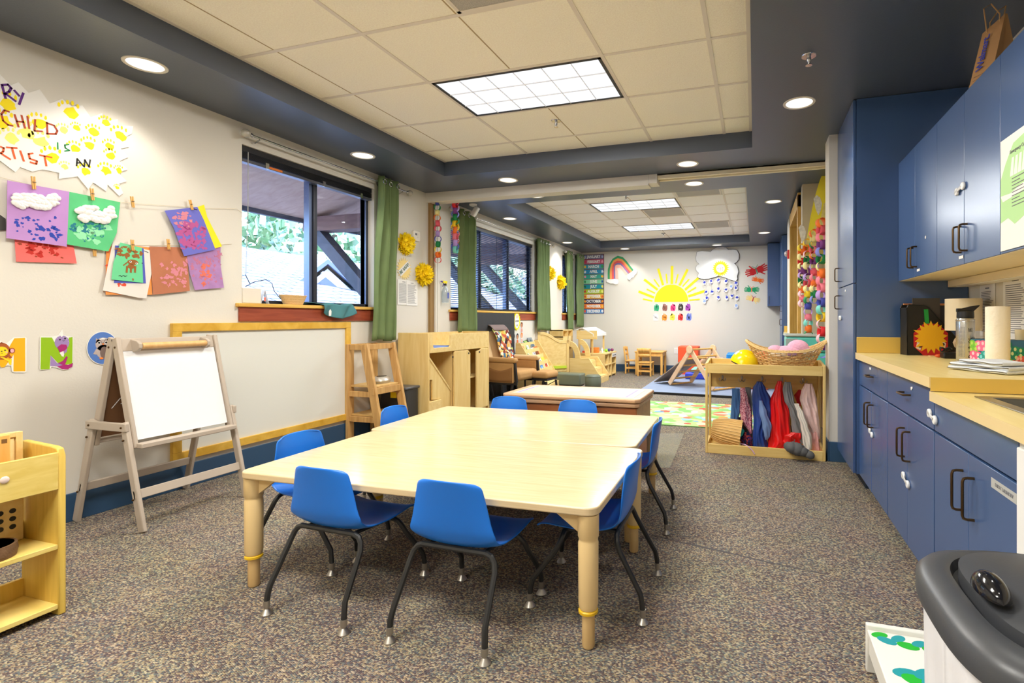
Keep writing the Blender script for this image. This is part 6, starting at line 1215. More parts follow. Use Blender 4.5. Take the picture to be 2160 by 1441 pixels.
acc = [((170, 180, 220), (170, 180, 220)), ((226, 60, 100), (240, 160, 180)), ((246, 190, 60), (60, 160, 70)), ((230, 240, 246), (230, 240, 246)), ((240, 160, 180), (250, 190, 60)), ((40, 140, 80), (40, 80, 150)), ((24, 110, 60), (240, 220, 90)), ((200, 60, 50), (230, 230, 120)), ((226, 90, 40), (226, 90, 40)), ((246, 150, 40), (246, 150, 40)), ((226, 100, 40), (250, 190, 70)), ((230, 90, 60), (236, 240, 246))]
for i, (nm, c) in enumerate(months):
    yc = chh - (i + .5) * 2 * chh / 12; m_ = MB().use(M('month ' + nm, c, .6)).box(-cw + .012, cw - .012, yc - .047, yc + .047, .002, .0032)
    for s, cc in ((-1, acc[i][0]), (1, acc[i][1])): m_.use(M('accent %d %d %d' % cc, cc, .6)).blob((s * .195, yc), (.024, .030), .0032, .0004, 9, .25)
    st = m_.obj('month_strip', None, o); lettering(nm, .082, PAPERW, T(0, yc, .0042), 'lettering', st, sx=.86 if len(nm) < 8 else .74, bold=.0035)
o = thing('paper_rainbow', 'coloured paper rainbow with two white clouds on the end wall', 'paper rainbow', mat=on_back(0, 0, .004))
OUT = [(740, 620), (738, 520), (742, 430), (775, 320), (835, 230), (930, 175), (1030, 205), (1100, 280), (1165, 365), (1232, 450)]; INN = [(940, 620), (937, 540), (932, 470), (915, 430), (905, 408), (930, 412), (965, 405), (1000, 440), (1040, 495), (1085, 548)]
fr_ = [0, .2, .4, .58, .72, 1.0]; bc = [(66, 160, 104), (246, 160, 90), (236, 92, 92), (130, 112, 168), (248, 186, 166)]
for k in range(5):
    A_ = [tuple(OUT[i][j] * (1 - fr_[k]) + INN[i][j] * fr_[k] for j in (0, 1)) for i in range(10)]; B_ = [tuple(OUT[i][j] * (1 - fr_[k + 1]) + INN[i][j] * fr_[k + 1] for j in (0, 1)) for i in range(10)]
    mb = MB()
    for i in range(9): mb.prism([bz3(*A_[i]), bz3(*A_[i + 1]), bz3(*B_[i + 1]), bz3(*B_[i])], .0015)
    mb.obj('colour_band', M('rainbow %d' % k, bc[k], .8), o)
for pts in ([(720, 650), (745, 620), (820, 625), (870, 615), (935, 625), (947, 670), (935, 715), (890, 728), (840, 705), (790, 712), (755, 690), (725, 685)], [(1120, 570), (1190, 500), (1240, 440), (1280, 430), (1300, 465), (1290, 520), (1255, 545), (1235, 590), (1195, 600), (1160, 645), (1120, 625), (1112, 590)]): MB().at(T(0, 0, .004)).prism([bz3(*p) for p in pts], .02).obj('cotton_cloud', COTTON, o, bevel=.006)
SUNY = M('sun yellow card', (252, 234, 10), .7); o = thing('paper_sun', 'big yellow half sun with fifteen rays on the end wall', 'paper sun', mat=on_back(0, 0, .003))
c_ = bz4(683, 872); r0 = bz4(1008, 872)[0] - c_[0]; MB().prism([(c_[0] + r0 * math.cos(PI * i / 30), c_[1] + r0 * 1.02 * math.sin(PI * i / 30)) for i in range(31)], .002).obj('half_disc', SUNY, o)
for a_, b_, w_ in [((75, 680), (345, 785), .05), ((180, 455), (415, 635), .05), ((440, 255), (525, 545), .05), ((700, 205), (695, 520), .055), ((990, 265), (845, 550), .05), ((1195, 425), (955, 635), .05), ((1320, 665), (1020, 765), .05)] + [(a, b, .03) for a, b in (((155, 820), (320, 855)), ((225, 635), (370, 705)), ((360, 450), (455, 580)), ((590, 350), (605, 515)), ((810, 355), (770, 515)), ((1020, 445), (905, 575)), ((1150, 600), (1000, 690)), ((1220, 825), (1035, 840)))]:
    MB().ribbon([bz4(*a_), bz4(*b_)], w_, 0, .0018).obj('ray', SUNY, o)
o = thing('paper_cloud', 'big white paper cloud with small sun and strings of blue drops', 'paper cloud', mat=on_back(0, 0, .03)); CLW = M('quilted white paper', (232, 232, 230), .85, bump=(12, .5, .01))
cl = [(1240, 260), (1212, 235), (1205, 200), (1218, 145), (1260, 133), (1310, 140), (1345, 146), (1370, 118), (1405, 100), (1450, 94), (1492, 102), (1515, 125), (1560, 120), (1596, 130), (1615, 165), (1612, 215), (1590, 242), (1570, 252), (1597, 280), (1610, 330), (1598, 370), (1600, 400), (1585, 422), (1535, 408), (1480, 385), (1425, 370), (1340, 396), (1280, 402), (1235, 392), (1220, 378), (1235, 345), (1210, 320), (1205, 295), (1215, 272)]
MB().prism([bz(*p) for p in cl], .008).obj('cloud_sheet', CLW, o, bevel=.003); cc = bz(1410, 255)
MB().prism([(cc[0] + (bz(*p)[0] - cc[0]) * 1.012, cc[1] + (bz(*p)[1] - cc[1]) * 1.014) for p in cl], .002, -.003).obj('black_outline', INK, o)
sc_ = bz(1440, 300); s_ = MB().use(M('sun yellow card')).prism(star(.168, .125, 22, sc_, .08), .002, .009).use(PAPERW).prism(circle(.085, 14, sc_), .0015, .0115).use(M('orange marker', (240, 140, 40), .7))
for dx, dy in ((-.05, .0), (0, .005), (.045, .01), (.0, -.03), (.045, -.035)): s_.blob((sc_[0] + dx, sc_[1] + dy), .011, .0132, .0005, 8, .3)
s_.use(M('red marker', (214, 40, 30), .7)).blob((sc_[0] + .03, sc_[1] - .10), .012, .0132, .0005, 8, .3); s_.obj('face_sun', None, o)
DRP = [(1287, 437), (1350, 422), (1420, 410), (1490, 423), (1587, 440), (1540, 472), (1585, 487), (1305, 525), (1360, 522), (1420, 497), (1492, 502), (1308, 580), (1288, 612), (1420, 577), (1498, 577), (1548, 562), (1595, 578), (1590, 655)]
BLD = M('royal blue paint', (44, 62, 190), .7); PAB = M('pale blue wash', (150, 180, 236), .7)
for i, (X, Y) in enumerate(DRP):
    c_ = bz(X, Y); d = MB().use(PAPERW).blob(c_, (.036, .050), -.004, .001, 12, .15); cl_ = PAB if i in (5, 12, 17) else BLD
    d.use(cl_).blob((c_[0], c_[1] + .008), .025, -.0029, .0005, 9, .3)
    for k in range(4): d.blob((c_[0] + random.uniform(-.035, .035), c_[1] + random.uniform(-.05, .05)), .008, -.0028, .0005, 7, .3)
    d.obj('rain_drop', None, o)
for X, y0_, y1_ in ((1300, 400, 612), (1352, 395, 525), (1420, 372, 690 - 110), (1490, 388, 620), (1540, 408, 565), (1588, 420, 655)): MB().ribbon([bz(X, y0_), bz(X + 4, y1_)], .0025, -.006, .001).obj('string', M('grey thread', (150, 150, 150), .8), o)
HCOL = [('green', (46, 166, 116)), ('brown', (150, 96, 82)), ('hot pink', (244, 60, 130)), ('black', (62, 54, 46)), ('purple', (166, 66, 176)), ('white', (226, 226, 228)), ('orange', (248, 150, 50)), ('yellow', (248, 226, 80)), ('red', (236, 52, 46)), ('blue', (106, 122, 206))]
def hand(mb, c, s, ang=0, t=.0005, z=.0):
    a = math.radians(ang); rot = lambda x, y: (c[0] + s * (x * math.cos(a) - y * math.sin(a)), c[1] + s * (x * math.sin(a) + y * math.cos(a)))
    mb.prism([rot(*p) for p in ((-.32, -.5), (.28, -.5), (.42, -.1), (.36, .22), (-.36, .22), (-.42, -.1))], t, z)
    for x, L_, b_ in ((-.30, .42, 10), (-.10, .56, 3), (.11, .54, -4), (.30, .40, -12)): bx_ = math.radians(b_); mb.prism([rot(x - .085, .15), rot(x + .085, .15), rot(x + .07 - math.sin(bx_) * L_, .2 + L_), rot(x - .07 - math.sin(bx_) * L_, .2 + L_)], t, z + .00001)
    mb.prism([rot(.30, -.35), rot(.36, -.1), rot(.74, .22), (rot(.80, .10))], t, z + .00002); return mb
for i, (X, Y) in enumerate([(833, 670), (912, 670), (989, 670), (1062, 668), (1131, 668), (825, 762), (908, 762), (983, 760), (1060, 760), (1140, 760)]):
    c_ = bz(X, Y); n_, col = HCOL[i]; o = thing('handprint_card', n_ + ' painted handprint below the yellow half sun', 'handprint', mat=on_back(c_[0], c_[1], .003), group='painted handprints under the paper sun')
    MB().prism([(-.058, -.078), (.058, -.078), (.06, .05), (.02, .085), (-.03, .082), (-.06, .05)], .001).obj('cut_paper', M('off white card', (224, 222, 220), .8), o); mb = MB().at(T(0, 0, .0012)); mb.prism([(-.046, -.07), (-.02, -.06), (.0, -.072), (.04, -.066), (.052, -.02), (.05, .035), (-.048, .03), (-.055, -.02)], .0004); [mb.prism([(x - .011, .02), (x + .011, .02), (x + .010, y), (x - .009, y)], .0004, .00005 * k) for k, (x, y) in enumerate(((-.036, .05), (-.012, .078), (.013, .07), (.037, .052)))]
    for k in range(8): mb.blob((random.uniform(-.04, .04), random.uniform(-.06, .06)), (.012, .02), .0005, .0003, 8, .4)
    mb.obj('handprint', M('hand ' + n_, col, .75), o); t = MB(); textlines(t, -.022, .022, -.02, .015, 3, .0028, .004, i); t.obj('print_lines', WHITE if n_ == 'black' else INK, o)
for n_, X, Y, s_, ang, col, body in (('red', 1780, 318, .165, 18, (206, 30, 34), (30, 140, 100)), ('orange', 1793, 408, .09, -12, (246, 110, 30), (246, 160, 60)), ('green', 1735, 500, .11, 0, (20, 156, 100), (240, 130, 90)), ('pale yellow', 1748, 590, .105, -14, (246, 214, 130), (200, 30, 50))):
    c_ = bz(X, Y); o = thing('hand_butterfly', n_ + ' paper butterfly made of two hand shapes on the end wall', 'butterfly', mat=on_back(c_[0], c_[1], .003) @ R(ang), group='paper hand butterflies')
    for s in (-1, 1): mb = MB(); hand(mb, (s * s_ * .58, 0), s_, -s * 84, .001); mb.obj('hand_wing', M('butterfly ' + n_, col, .75), o)
    b = MB().at(T(0, 0, .0012)); b.box(-.008, .008, -s_ * .45, s_ * .3, 0, .001); b.ribbon([(0, s_ * .3), (-s_ * .35, s_ * .62)], .008, 0, .001).ribbon([(0, s_ * .3), (s_ * .35, s_ * .62)], .008, 0, .001); b.obj('butterfly_body', M('body ' + n_, body, .75), o)
c_ = bw(1426, 738); o = thing('wall_outlet', 'white wall outlet right of the small wooden table', 'outlet', mat=on_back(c_[0], c_[1] - .02, 0)); MB().box(-.038, .038, -.06, .06, 0, .006).obj('cover_plate', WHITE, o, bevel=.002)
for s in (-1, 1): MB().box(-.016, .016, s * .026 - .014, s * .026 + .014, .006, .0075).obj('socket', M('ivory plastic'), o)
# ================================================================ far room, left side
CHALK = M('black chalkboard', (44, 46, 50), .6, var=.1, vscale=6)
solo(MB().box(LWALL + .014, LWALL + .03, 6.0, 7.27, .0, 1.205), 'chalkboard_panel', CHALK, 'black chalkboard panel leaning under the middle window', 'chalkboard', bevel=.004)
o = thing('sun_notice', 'yellow sun-edged notice at the right edge of the chalkboard', 'notice', mat=on_left(7.37, 1.085, .02)); rnd = random.Random(3)
pl = []
for i in range(36): a = 2 * PI * i / 36; k = 1.0 if i % 2 else .82; pl.append((.125 * k * math.cos(a), .155 * k * math.sin(a)))
MB().prism(pl, .0015).obj('sun_edge', SUNY, o); MB().prism([(.075 * math.cos(a), .115 * math.sin(a)) for a in [2 * PI * i / 16 for i in range(16)]], .001, .0016).obj('white_centre', PAPERW, o); lettering('LOOK', .045, INK, T(0, -.0, .003), 'lettering', o, bold=.001); lettering('US', .04, INK, T(0, -.07, .003), 'lettering', o, bold=.001); MB().blob((0, .07), (.03, .03), .0027, .0004).obj('drawn_face', M('skin crayon', (240, 190, 160), .8), o)
for k, (px, py) in enumerate(((1083, 714), (1091, 714), (1100, 712), (1100, 690))):
    y, z = lw(px, py); o = thing('face_card', ('first face card from the chalkboard edge, dark hair', 'middle face card of the lower row of three', 'right face card of the lower row, light hair', 'single face card above the row of three face cards')[k], 'card', mat=on_left(y, z, .003), group='small face cards on the wall')
    MB().prism([(-.045, -.085), (.045, -.085), (.055, .05), (.03, .09), (-.03, .09), (-.055, .05)], .001).obj('card_cut', M('off white card'), o); hc = ((50, 36, 30), (60, 40, 30), (226, 130, 60), (130, 80, 50))[k]
    MB().use(M('hair %d' % k, hc, .8)).blob((0, .035), (.042, .048), .0012).use(M('face tone %d' % (k % 2), ((232, 176, 140), (206, 140, 100))[k % 2], .8)).blob((0, .02), (.028, .034), .002).use(INK).blob((-.01, .026), .004, .003).blob((.01, .026), .004, .003).use(M('shirt %d' % k, ((200, 60, 60), (226, 120, 60), (240, 190, 170), (214, 150, 130))[k], .8)).prism([(-.035, -.075), (.035, -.075), (.026, -.02), (-.026, -.02)], .0008, .0012).obj('drawn_child', None, o)
# ---- bookshelf with books
o = thing('book_rack', 'maple sloping book rack with five tiers of picture books', 'bookshelf', (-3.35, 7.55, 0)); RK = o; YA, YB_ = 7.03, 8.06
for y in (YA, YB_ - .02): W(MB().at(frame((0, y + .02, 0), (1, 0, 0), (0, 0, 1))).prism([(-3.60, 0), (-3.60, .76), (-3.53, .76), (-3.14, .10), (-3.14, 0)], .02), 'side_panel', MAPLE, o, bevel=.003)
def tier(k): t = k / 5; return -3.52 + .375 * t, .60 - .50 * t
for k in range(5):
    x, z = tier(k + .6); W(MB().at(frame((0, YB_ - .02, 0), (1, 0, 0), (0, 0, 1))).prism([(x - .03, z - .03), (x + .005, z - .03), (x - .035, z + .045), (x - .047, z + .045)], YB_ - YA - .04), 'tier_lip', MAPLE, o)
    x2, z2 = tier(k); W(MB().at(frame((0, YB_ - .02, 0), (1, 0, 0), (0, 0, 1))).prism([(x2 - .045, z2 - .04), (x2 - .035, z2 - .04), (x2 - .066, z2 + .14), (x2 - .075, z2 + .14)], YB_ - YA - .04), 'tier_back', MAPLE, o)
W(MB().box(-3.16, -3.142, YA + .02, YB_ - .02, .0, .10), 'front_board', MAPLE, o); W(MB().at(frame((-3.1415, 7.62, .05), (0, 1, 0), (0, 0, 1))).box(-.02, -.008, -.015, .015, 0, .001).box(.002, .014, -.015, .015, 0, .001), 'stamp_mark', M('brown stamp', (150, 110, 60), .8), o)
RKM = T(-3.27, 7.55, 0) @ R(8.5) @ T(3.35, -7.55, 0); RK.location.x = -3.27; RK.rotation_euler = (0, 0, math.radians(8.5))
BK = [(0, 7.14, .20, .17, (214, 60, 36), (246, 150, 60), 'red and orange picture book on the top tier, left'), (0, 7.48, .17, .2, (130, 170, 90), (226, 226, 220), 'white book with green spine leaning on the top tier'), (0, 7.74, .24, .24, (130, 140, 150), (70, 110, 130), 'tall grey blue picture book at the right of the top tier'),
      (1, 7.2, .2, .15, (226, 226, 214), (150, 170, 90), 'white picture book with green print on the second tier, left'), (1, 7.58, .2, .19, (210, 216, 220), (190, 190, 196), 'pale grey thin book on the second tier'), (1, 7.72, .26, .2, (206, 110, 50), (120, 60, 40), 'brown patterned picture book at the right of the second tier'),
      (2, 7.22, .16, .06, (230, 226, 220), (90, 80, 80), 'low white book on the third tier, left'), (2, 7.45, .16, .13, (190, 70, 60), (90, 60, 60), 'red brown small book on the third tier'), (2, 7.63, .18, .11, (224, 220, 214), (170, 170, 170), 'white small book in the middle of the third tier'), (2, 7.86, .15, .16, (250, 210, 30), (250, 230, 90), 'bright yellow book at the right of the third tier'),
      (3, 7.20, .2, .16, (176, 214, 40), (236, 240, 236), 'lime green book with white panel on the fourth tier'), (3, 7.50, .16, .13, (40, 120, 200), (120, 180, 230), 'blue picture book on the fourth tier'), (3, 7.76, .22, .17, (232, 226, 222), (200, 70, 50), 'white book with red frame on the fourth tier'),
      (4, 7.46, .15, .12, (50, 130, 190), (200, 60, 60), 'blue and red small book on the lowest tier'), (4, 7.68, .17, .15, (246, 150, 30), (250, 190, 80), 'orange book with white animal on the lowest tier')]
for k, y, w_, h_, c1, c2, lab in BK:
    x, z = tier(k + .35); o = thing('picture_book', lab, 'book', mat=RKM @ frame((x - .035, y + w_ / 2, z - .03 + (.0 if k else .01)), (.0, 1, 0), (-.42, 0, 1)) @ T(-w_ / 2, 0, 0), group='picture books on the rack')
    MB().box(0, w_, 0, h_ + .04, 0, .002).box(0, w_, 0, h_ + .04, .011, .013).box(0, .002, 0, h_ + .04, 0, .013).obj('cover', M('book %d %d %d' % c1, c1, .4), o); MB().box(.003, w_ - .003, .003, h_ + .037, .002, .011).obj('pages', PAPERW, o)
    g = MB().use(M('book print %d %d %d' % c2, c2, .5)); rnd = random.Random(int(y * 100)); g.prism([(w_ * .12, h_ * .35), (w_ * .85, h_ * .3), (w_ * .8, h_ * .95), (w_ * .3, h_ * 1.05), (w_ * .15, h_ * .8)], .0005, .013)
    g.use(INK if sum(c1) > 360 else PAPERW)
    for i in range(4): g.blob((w_ * rnd.uniform(.2, .8), h_ * rnd.uniform(.4, 1.0)), (w_ * .06, w_ * .05), .0135, .0004, 8, .3)
    g.obj('cover_art', None, o)
# ---- glider chair, quilt, ottoman
TAN = M('tan corduroy cushion', (188, 144, 90), .9, bump=(60, .4, .006), var=.08, vscale=5); LTAN = M('light tan cushion', (226, 192, 144), .9, bump=(60, .4, .006)); BW_ = M('black painted wood', (30, 28, 30), .4)
GC = thing('glider_chair', 'black glider rocking chair with tan cushions by the chalkboard', 'rocking chair', (-3.22, 6.50, 0), -7)
for y in (-.29, .29):
    MB().bar((-.22, y, .26), (.24, y, .26), .03, .05).bar((-.20, y, .05), (.22, y, .05), .03, .05).bar((-.14, y, .05), (-.18, y, .26), .03, .03).bar((.13, y, .05), (.17, y, .26), .03, .03).bar((.0, y, .05), (.0, y, .26), .02, .02).obj('side_frame', BW_, GC, bevel=.004)
    MB().bar((.23, y, .27), (.20, y, .56), .035, .035).obj('arm_post', BW_, GC, bevel=.004); MB().box(-.28, .24, y - .045, y + .045, .53, .60).obj('arm_cushion', LTAN if y > 0 else TAN, GC, bevel=.03, seg=4)
    MB().box(-.24, .20, y - .03, y + .03, .26, .53).obj('arm_panel', TAN, GC, bevel=.02, seg=3)
    pk = MB().grid(lambda u, v: (-.22 + .40 * u, y + (-.034 if y < 0 else .034), .275 + (.20 - .05 * math.sin(PI * u)) * v), 12, 6); pk.obj('side_pocket', M('dark tan corduroy', (140, 98, 54), .9), GC, thick=.008, smooth=True)
for x in (-.15, .15): MB().bar((x, -.29, .05), (x, .29, .05), .03, .03).obj('cross_bar', BW_, GC)
MB().box(-.22, .24, -.255, .255, .28, .42).obj('seat_cushion', TAN, GC, bevel=.05, seg=4); MB().at(T(-.25, 0, .38) @ R(-16, 'Y')).box(-.07, .05, -.255, .255, 0, .60).obj('back_cushion', LTAN, GC, bevel=.05, seg=4)
MB().at(T(-.30, 0, .36) @ R(-16, 'Y')).box(-.03, -.0, -.27, -.23, 0, .58).box(-.03, 0, .23, .27, 0, .58).obj('back_frame', BW_, GC)
QP = cells('patchwork quilt print', [(230, 216, 196), (226, 170, 80), (130, 60, 44), (232, 224, 212), (80, 72, 84), (190, 96, 66), (190, 196, 110), (70, 110, 140), (216, 184, 130), (60, 50, 52)], 24, .9)
qm = chain(GC) @ T(-.19, .03, .42) @ R(-16, 'Y')
qo = solo(MB().at(qm).grid(lambda u, v: (.075 + .012 * math.sin(5 * u + 3 * v) + .008 * math.sin(11 * v), -.14 + .36 * u + .015 * math.sin(4 * v), .10 + .46 * v + .015 * math.sin(6 * u)), 24, 18), 'patchwork_quilt', QP, 'colourful picture quilt draped over the glider chair back', 'quilt', smooth=True, thick=.008, ang=180)
solo(MB().at(qm).grid(lambda u, v: (.085 - .16 * v, -.14 + .36 * u, .535 + .10 * math.sin(PI * v)), 20, 8), 'quilt_border', M('grey brown border', (126, 108, 104), .9), 'grey brown upper border of the quilt on the glider chair', 'quilt', smooth=True, thick=.008, ang=180)
OT = thing('glider_ottoman', 'tan cushioned footstool on black frame beside the book rack', 'footstool', (-2.85, 6.72, 0), -7); MB().box(-.13, .14, -.17, .17, .29, .385).obj('foot_cushion', TAN, OT, bevel=.04, seg=4); MB().box(-.12, .12, -.15, .15, .26, .29).bar((-.13, -.16, .0), (-.10, -.14, .25), .03, .03).bar((.13, -.16, .0), (.10, -.14, .25), .03, .03).bar((-.13, .16, .0), (-.10, .14, .25), .03, .03).bar((.13, .16, .0), (.10, .14, .25), .03, .03).obj('foot_frame', BW_, OT)
GREEN_V = M('grey green vinyl', (102, 110, 94), .45, bump=(120, .2, .002)); GREY_V = M('pale grey green vinyl', (140, 148, 138), .5)
o = thing('floor_cushion', 'pale grey green rolled cushion on the floor beside the glider', 'cushion', (-2.93, 6.45, 0), -10); MB().at(T(0, 0, .085)).tube([(-.18, 0, 0), (-.17, 0, 0), (.17, 0, 0), (.18, 0, 0)], [.055, .08, .08, .055], 18).obj('cushion_body', GREY_V, o, smooth=True); MB().tube([(-.183, 0, .085), (-.18, 0, .085)], .035, 14).obj('end_button', GREEN_V, o)
o = thing('vinyl_bench', 'long grey green vinyl bench cushion in the far room', 'bench', (-3.03, 8.12, 0)); MB().box(-.28, .28, -.14, .14, .012, .205).obj('padded_block', GREEN_V, o, bevel=.025, seg=3); MB().box(-.26, .26, -.12, .12, 0, .012).obj('base_board', BLACK, o)
o = thing('round_pouf', 'round grey green vinyl pouf right of the bench cushion', 'pouf', (-2.53, 7.98, 0)); MB().lathe([(0, 0), (.115, 0), (.13, .02), (.133, .09), (.13, .18), (.11, .203), (0, .207)], 30).obj('pouf_body', GREEN_V, o, smooth=True); MB().lathe([(.1315, .178), (.134, .183), (.1305, .187)], 30).obj('piping', GREEN_V, o, smooth=True)
# ---- wave topped partition, stair unit, shelf behind, market kitchen
o = thing('wave_partition', 'maple partition with wave-cut top edge behind the book rack', 'partition', (-3.36, 8.3, 0)); ang = math.degrees(math.atan2(.33, .45)); fm = frame((-3.585, 8.14, 0), (.45, .33, 0), (0, 0, 1))
def wave(t): return .895 - .0 * t if t < .15 else .895 - .15 * (1 - math.cos(PI * min(1, (t - .15) / .62))) / 2
LW_ = .56; pts = [(LW_ * i / 24, wave(i / 24)) for i in range(25)]
W(MB().at(fm).prism([(0.03, .05)] + [(x + .0, z - .03) for x, z in pts if x > .03] + [(LW_, .05)], .018), 'panel', MAPLE, o)
W(MB().at(fm @ T(0, 0, -.008)).prism([(x, z) for x, z in pts] + [(x, z - .055) for x, z in pts[::-1]], .034), 'wave_rail', MAPLE, o, bevel=.004); W(MB().at(fm @ T(0, 0, -.008)).box(0, .05, 0, .895, 0, .034), 'post', MAPLEZ, o, bevel=.004); W(MB().at(fm @ T(0, 0, -.008)).box(LW_ - .05, LW_, 0, .745, 0, .034), 'post', MAPLEZ, o, bevel=.004)
W(MB().at(fm @ T(0, 0, -.006)).box(.05, LW_ - .05, .20, .23, 0, .03), 'lower_rail', MAPLE, o, bevel=.003); W(MB().at(fm @ T(0, 0, .02)).box(.08, LW_ - .05, .255, .30, 0, .02), 'lime_strip', M('lime green strip', (200, 224, 60), .5), o)
o = thing('cubby_shelf', 'maple wall shelf with small openings behind the wave partition', 'shelf', (-3.47, 8.95, 0)); MAPB = MAPLE
for z in (.60, .78, .90): W(MB().box(-3.60, -3.34, 8.72, 9.25, z, z + .018), 'shelf_board', MAPB, o)
for y in (8.72, 8.98, 9.232): W(MB().box(-3.60, -3.34, y, y + .018, 0, .918), 'divider', MAPLEZ, o)
W(MB().box(-3.345, -3.34, 8.738, 9.232, .62, .78), 'door_panel', MAPB, o)
o = thing('toddler_stairs', 'maple toddler stair unit with sloping sides behind the pouf', 'stairs', (-2.8, 8.7, 0))
for y, dx in ((8.47, 0), (8.98, .0)): W(MB().at(frame((0, y + .02, 0), (1, 0, 0), (0, 0, 1))).prism([(-3.12 + dx, 0), (-3.12 + dx, .43), (-2.76 + dx, .43), (-2.55 + dx, .12), (-2.55 + dx, 0)], .02), 'side_panel', MAPLE, o, bevel=.004)
for z, xa, xb_ in ((.38, -3.12, -2.80), (.25, -2.80, -2.68), (.12, -2.68, -2.565)): W(MB().box(xa, xb_, 8.49, 8.96, z - .02, z), 'tread', MAPLE, o)
for xa, z0, z1 in ((-2.80, .25, .36), (-2.68, .12, .23), (-2.57, .0, .10)): W(MB().box(xa, xa + .015, 8.49, 8.96, z0, z1), 'riser', MAPLE, o)
W(MB().at(frame((0, 8.49, 0), (1, 0, 0), (0, 0, 1))).prism([(-3.12 + .20 * math.cos(a), .43 + .30 * math.sin(a)) for a in [PI / 2 * k / 10 for k in range(11)]] + [(-3.12 + .10 * math.cos(a), .43 + .20 * math.sin(a)) for a in [PI / 2 * (10 - k) / 10 for k in range(11)]], .02), 'arched_rail', MAPLE, o, bevel=.004)
W(MB().at(frame((0, 9.0, 0), (1, 0, 0), (0, 0, 1))).prism([(-3.12 + .22 * math.cos(a), .43 + .32 * math.sin(a)) for a in [PI / 2 * k / 10 for k in range(11)]] + [(-3.12 + .12 * math.cos(a), .43 + .22 * math.sin(a)) for a in [PI / 2 * (10 - k) / 10 for k in range(11)]], .02), 'arched_rail', MAPLE, o, bevel=.004)
K = thing('play_kitchen', 'maple play kitchen with white market awning in the far room', 'play kitchen', (-2.95, 9.5, 0)); kx0, kx1, ky0, ky1 = -3.22, -2.66, 9.15, 9.95
W(MB().box(kx0, kx1, ky0, ky1, .45, .475), 'counter_top', MAPLE, K, bevel=.003)
for y in (ky0, 9.40, 9.62, ky1 - .018): W(MB().box(kx0, kx1 - .01, y, y + .018, 0, .45), 'divider', MAPLE, K)
W(MB().box(kx0, kx0 + .012, ky0, ky1, 0, .45), 'back_panel', MAPLE, K)
for z in (.03, .24): W(MB().box(kx0, kx1 - .012, ky0 + .018, ky1 - .018, z, z + .016), 'inner_shelf', MAPLE, K)
W(MB().box(kx1 - .012, kx1, 9.64, ky1 - .018, .37, .45), 'oven_panel', WHITE, K)
for i in range(4): W(MB().ball((kx1 + .004, 9.68 + .065 * i, .41), (.008, .012, .012), 8, 6), 'oven_knob', BLACK, K)
for x, y in ((kx0 + .02, ky0 + .02), (kx0 + .02, ky1 - .03), (kx1 - .28, ky0 + .02), (kx1 - .28, ky1 - .03)): W(MB().box(x, x + .03, y, y + .03, .475, .92 if x < -3 else .80), 'awning_post', MAPLEZ, K)
W(MB().at(frame((0, ky1 + .02, 0), (1, 0, 0), (0, 0, 1))).prism([(kx0 - .02, .92), (kx0 + .12, .955), (kx1 - .22, .84), (kx1 - .22, .79), (kx1 - .235, .79), (kx1 - .24, .83), (kx0 + .11, .94), (kx0 - .02, .905)], ky1 - ky0 + .04), 'white_awning', M('white canvas', (240, 240, 238), .8), K)
W(MB().box(kx0, kx0 + .4, ky0 - .018, ky0, .74, .90), 'awning_side', MAPLE, K)
def toy(name, lab, cat, mb, mat): return solo(mb, name, mat, lab, cat, smooth=True)
KZ = .4755
def tl(mb, x, y, z=KZ): mb.v = [v + V((x, y, z)) for v in mb.v]; return mb
toy('toy_pot', 'orange brown wooden pot on the play kitchen counter', 'pot', tl(MB().lathe([(0, 0), (.085, 0), (.09, .01), (.09, .05), (.096, .055), (.09, .06), (.088, .10), (.0, .105)], 24), -2.92, 9.32), M('amber wood', (206, 120, 40), .4))
toy('toy_ball', 'lime green toy ball on the play kitchen counter', 'toy ball', tl(MB().ball((0, 0, .032), .032, 14, 10), -2.76, 9.55), M('lime ball', (150, 214, 50), .4)); toy('toy_ball', 'dark blue toy ball behind the lime one', 'toy ball', tl(MB().ball((0, 0, .032), .032, 14, 10), -2.74, 9.68), M('indigo ball', (60, 56, 140), .4)); toy('toy_ball', 'purple toy ball rightmost on the play kitchen counter', 'toy ball', tl(MB().ball((0, 0, .032), .032, 14, 10), -2.71, 9.80), M('plum ball', (130, 50, 100), .4))
toy('toy_block', 'small red block on the left end of the play kitchen counter', 'toy', tl(MB().box(-.03, .03, -.02, .02, 0, .04), -3.10, 9.22), M('red block', (226, 74, 50), .5)); toy('toy_block', 'small blue block left of the amber pot', 'toy', tl(MB().box(-.015, .015, -.015, .015, 0, .05), -3.04, 9.26), M('blue block', (50, 90, 180), .5)); toy('toy_shaker', 'white toy shaker with green top right of the amber pot', 'toy', tl(MB().lathe([(0, 0), (.025, 0), (.025, .06), (.012, .07), (.012, .09), (0, .092)], 12), -2.80, 9.40), WHITE)
toy('toy_sprig', 'green toy sprig behind the toy shaker', 'toy', tl(MB().ball((0, 0, .03), (.03, .03, .015), 10, 6).tube([(0, 0, 0), (0, 0, .03)], .005, 6), -2.86, 9.66), M('toy green', (60, 180, 110), .5))
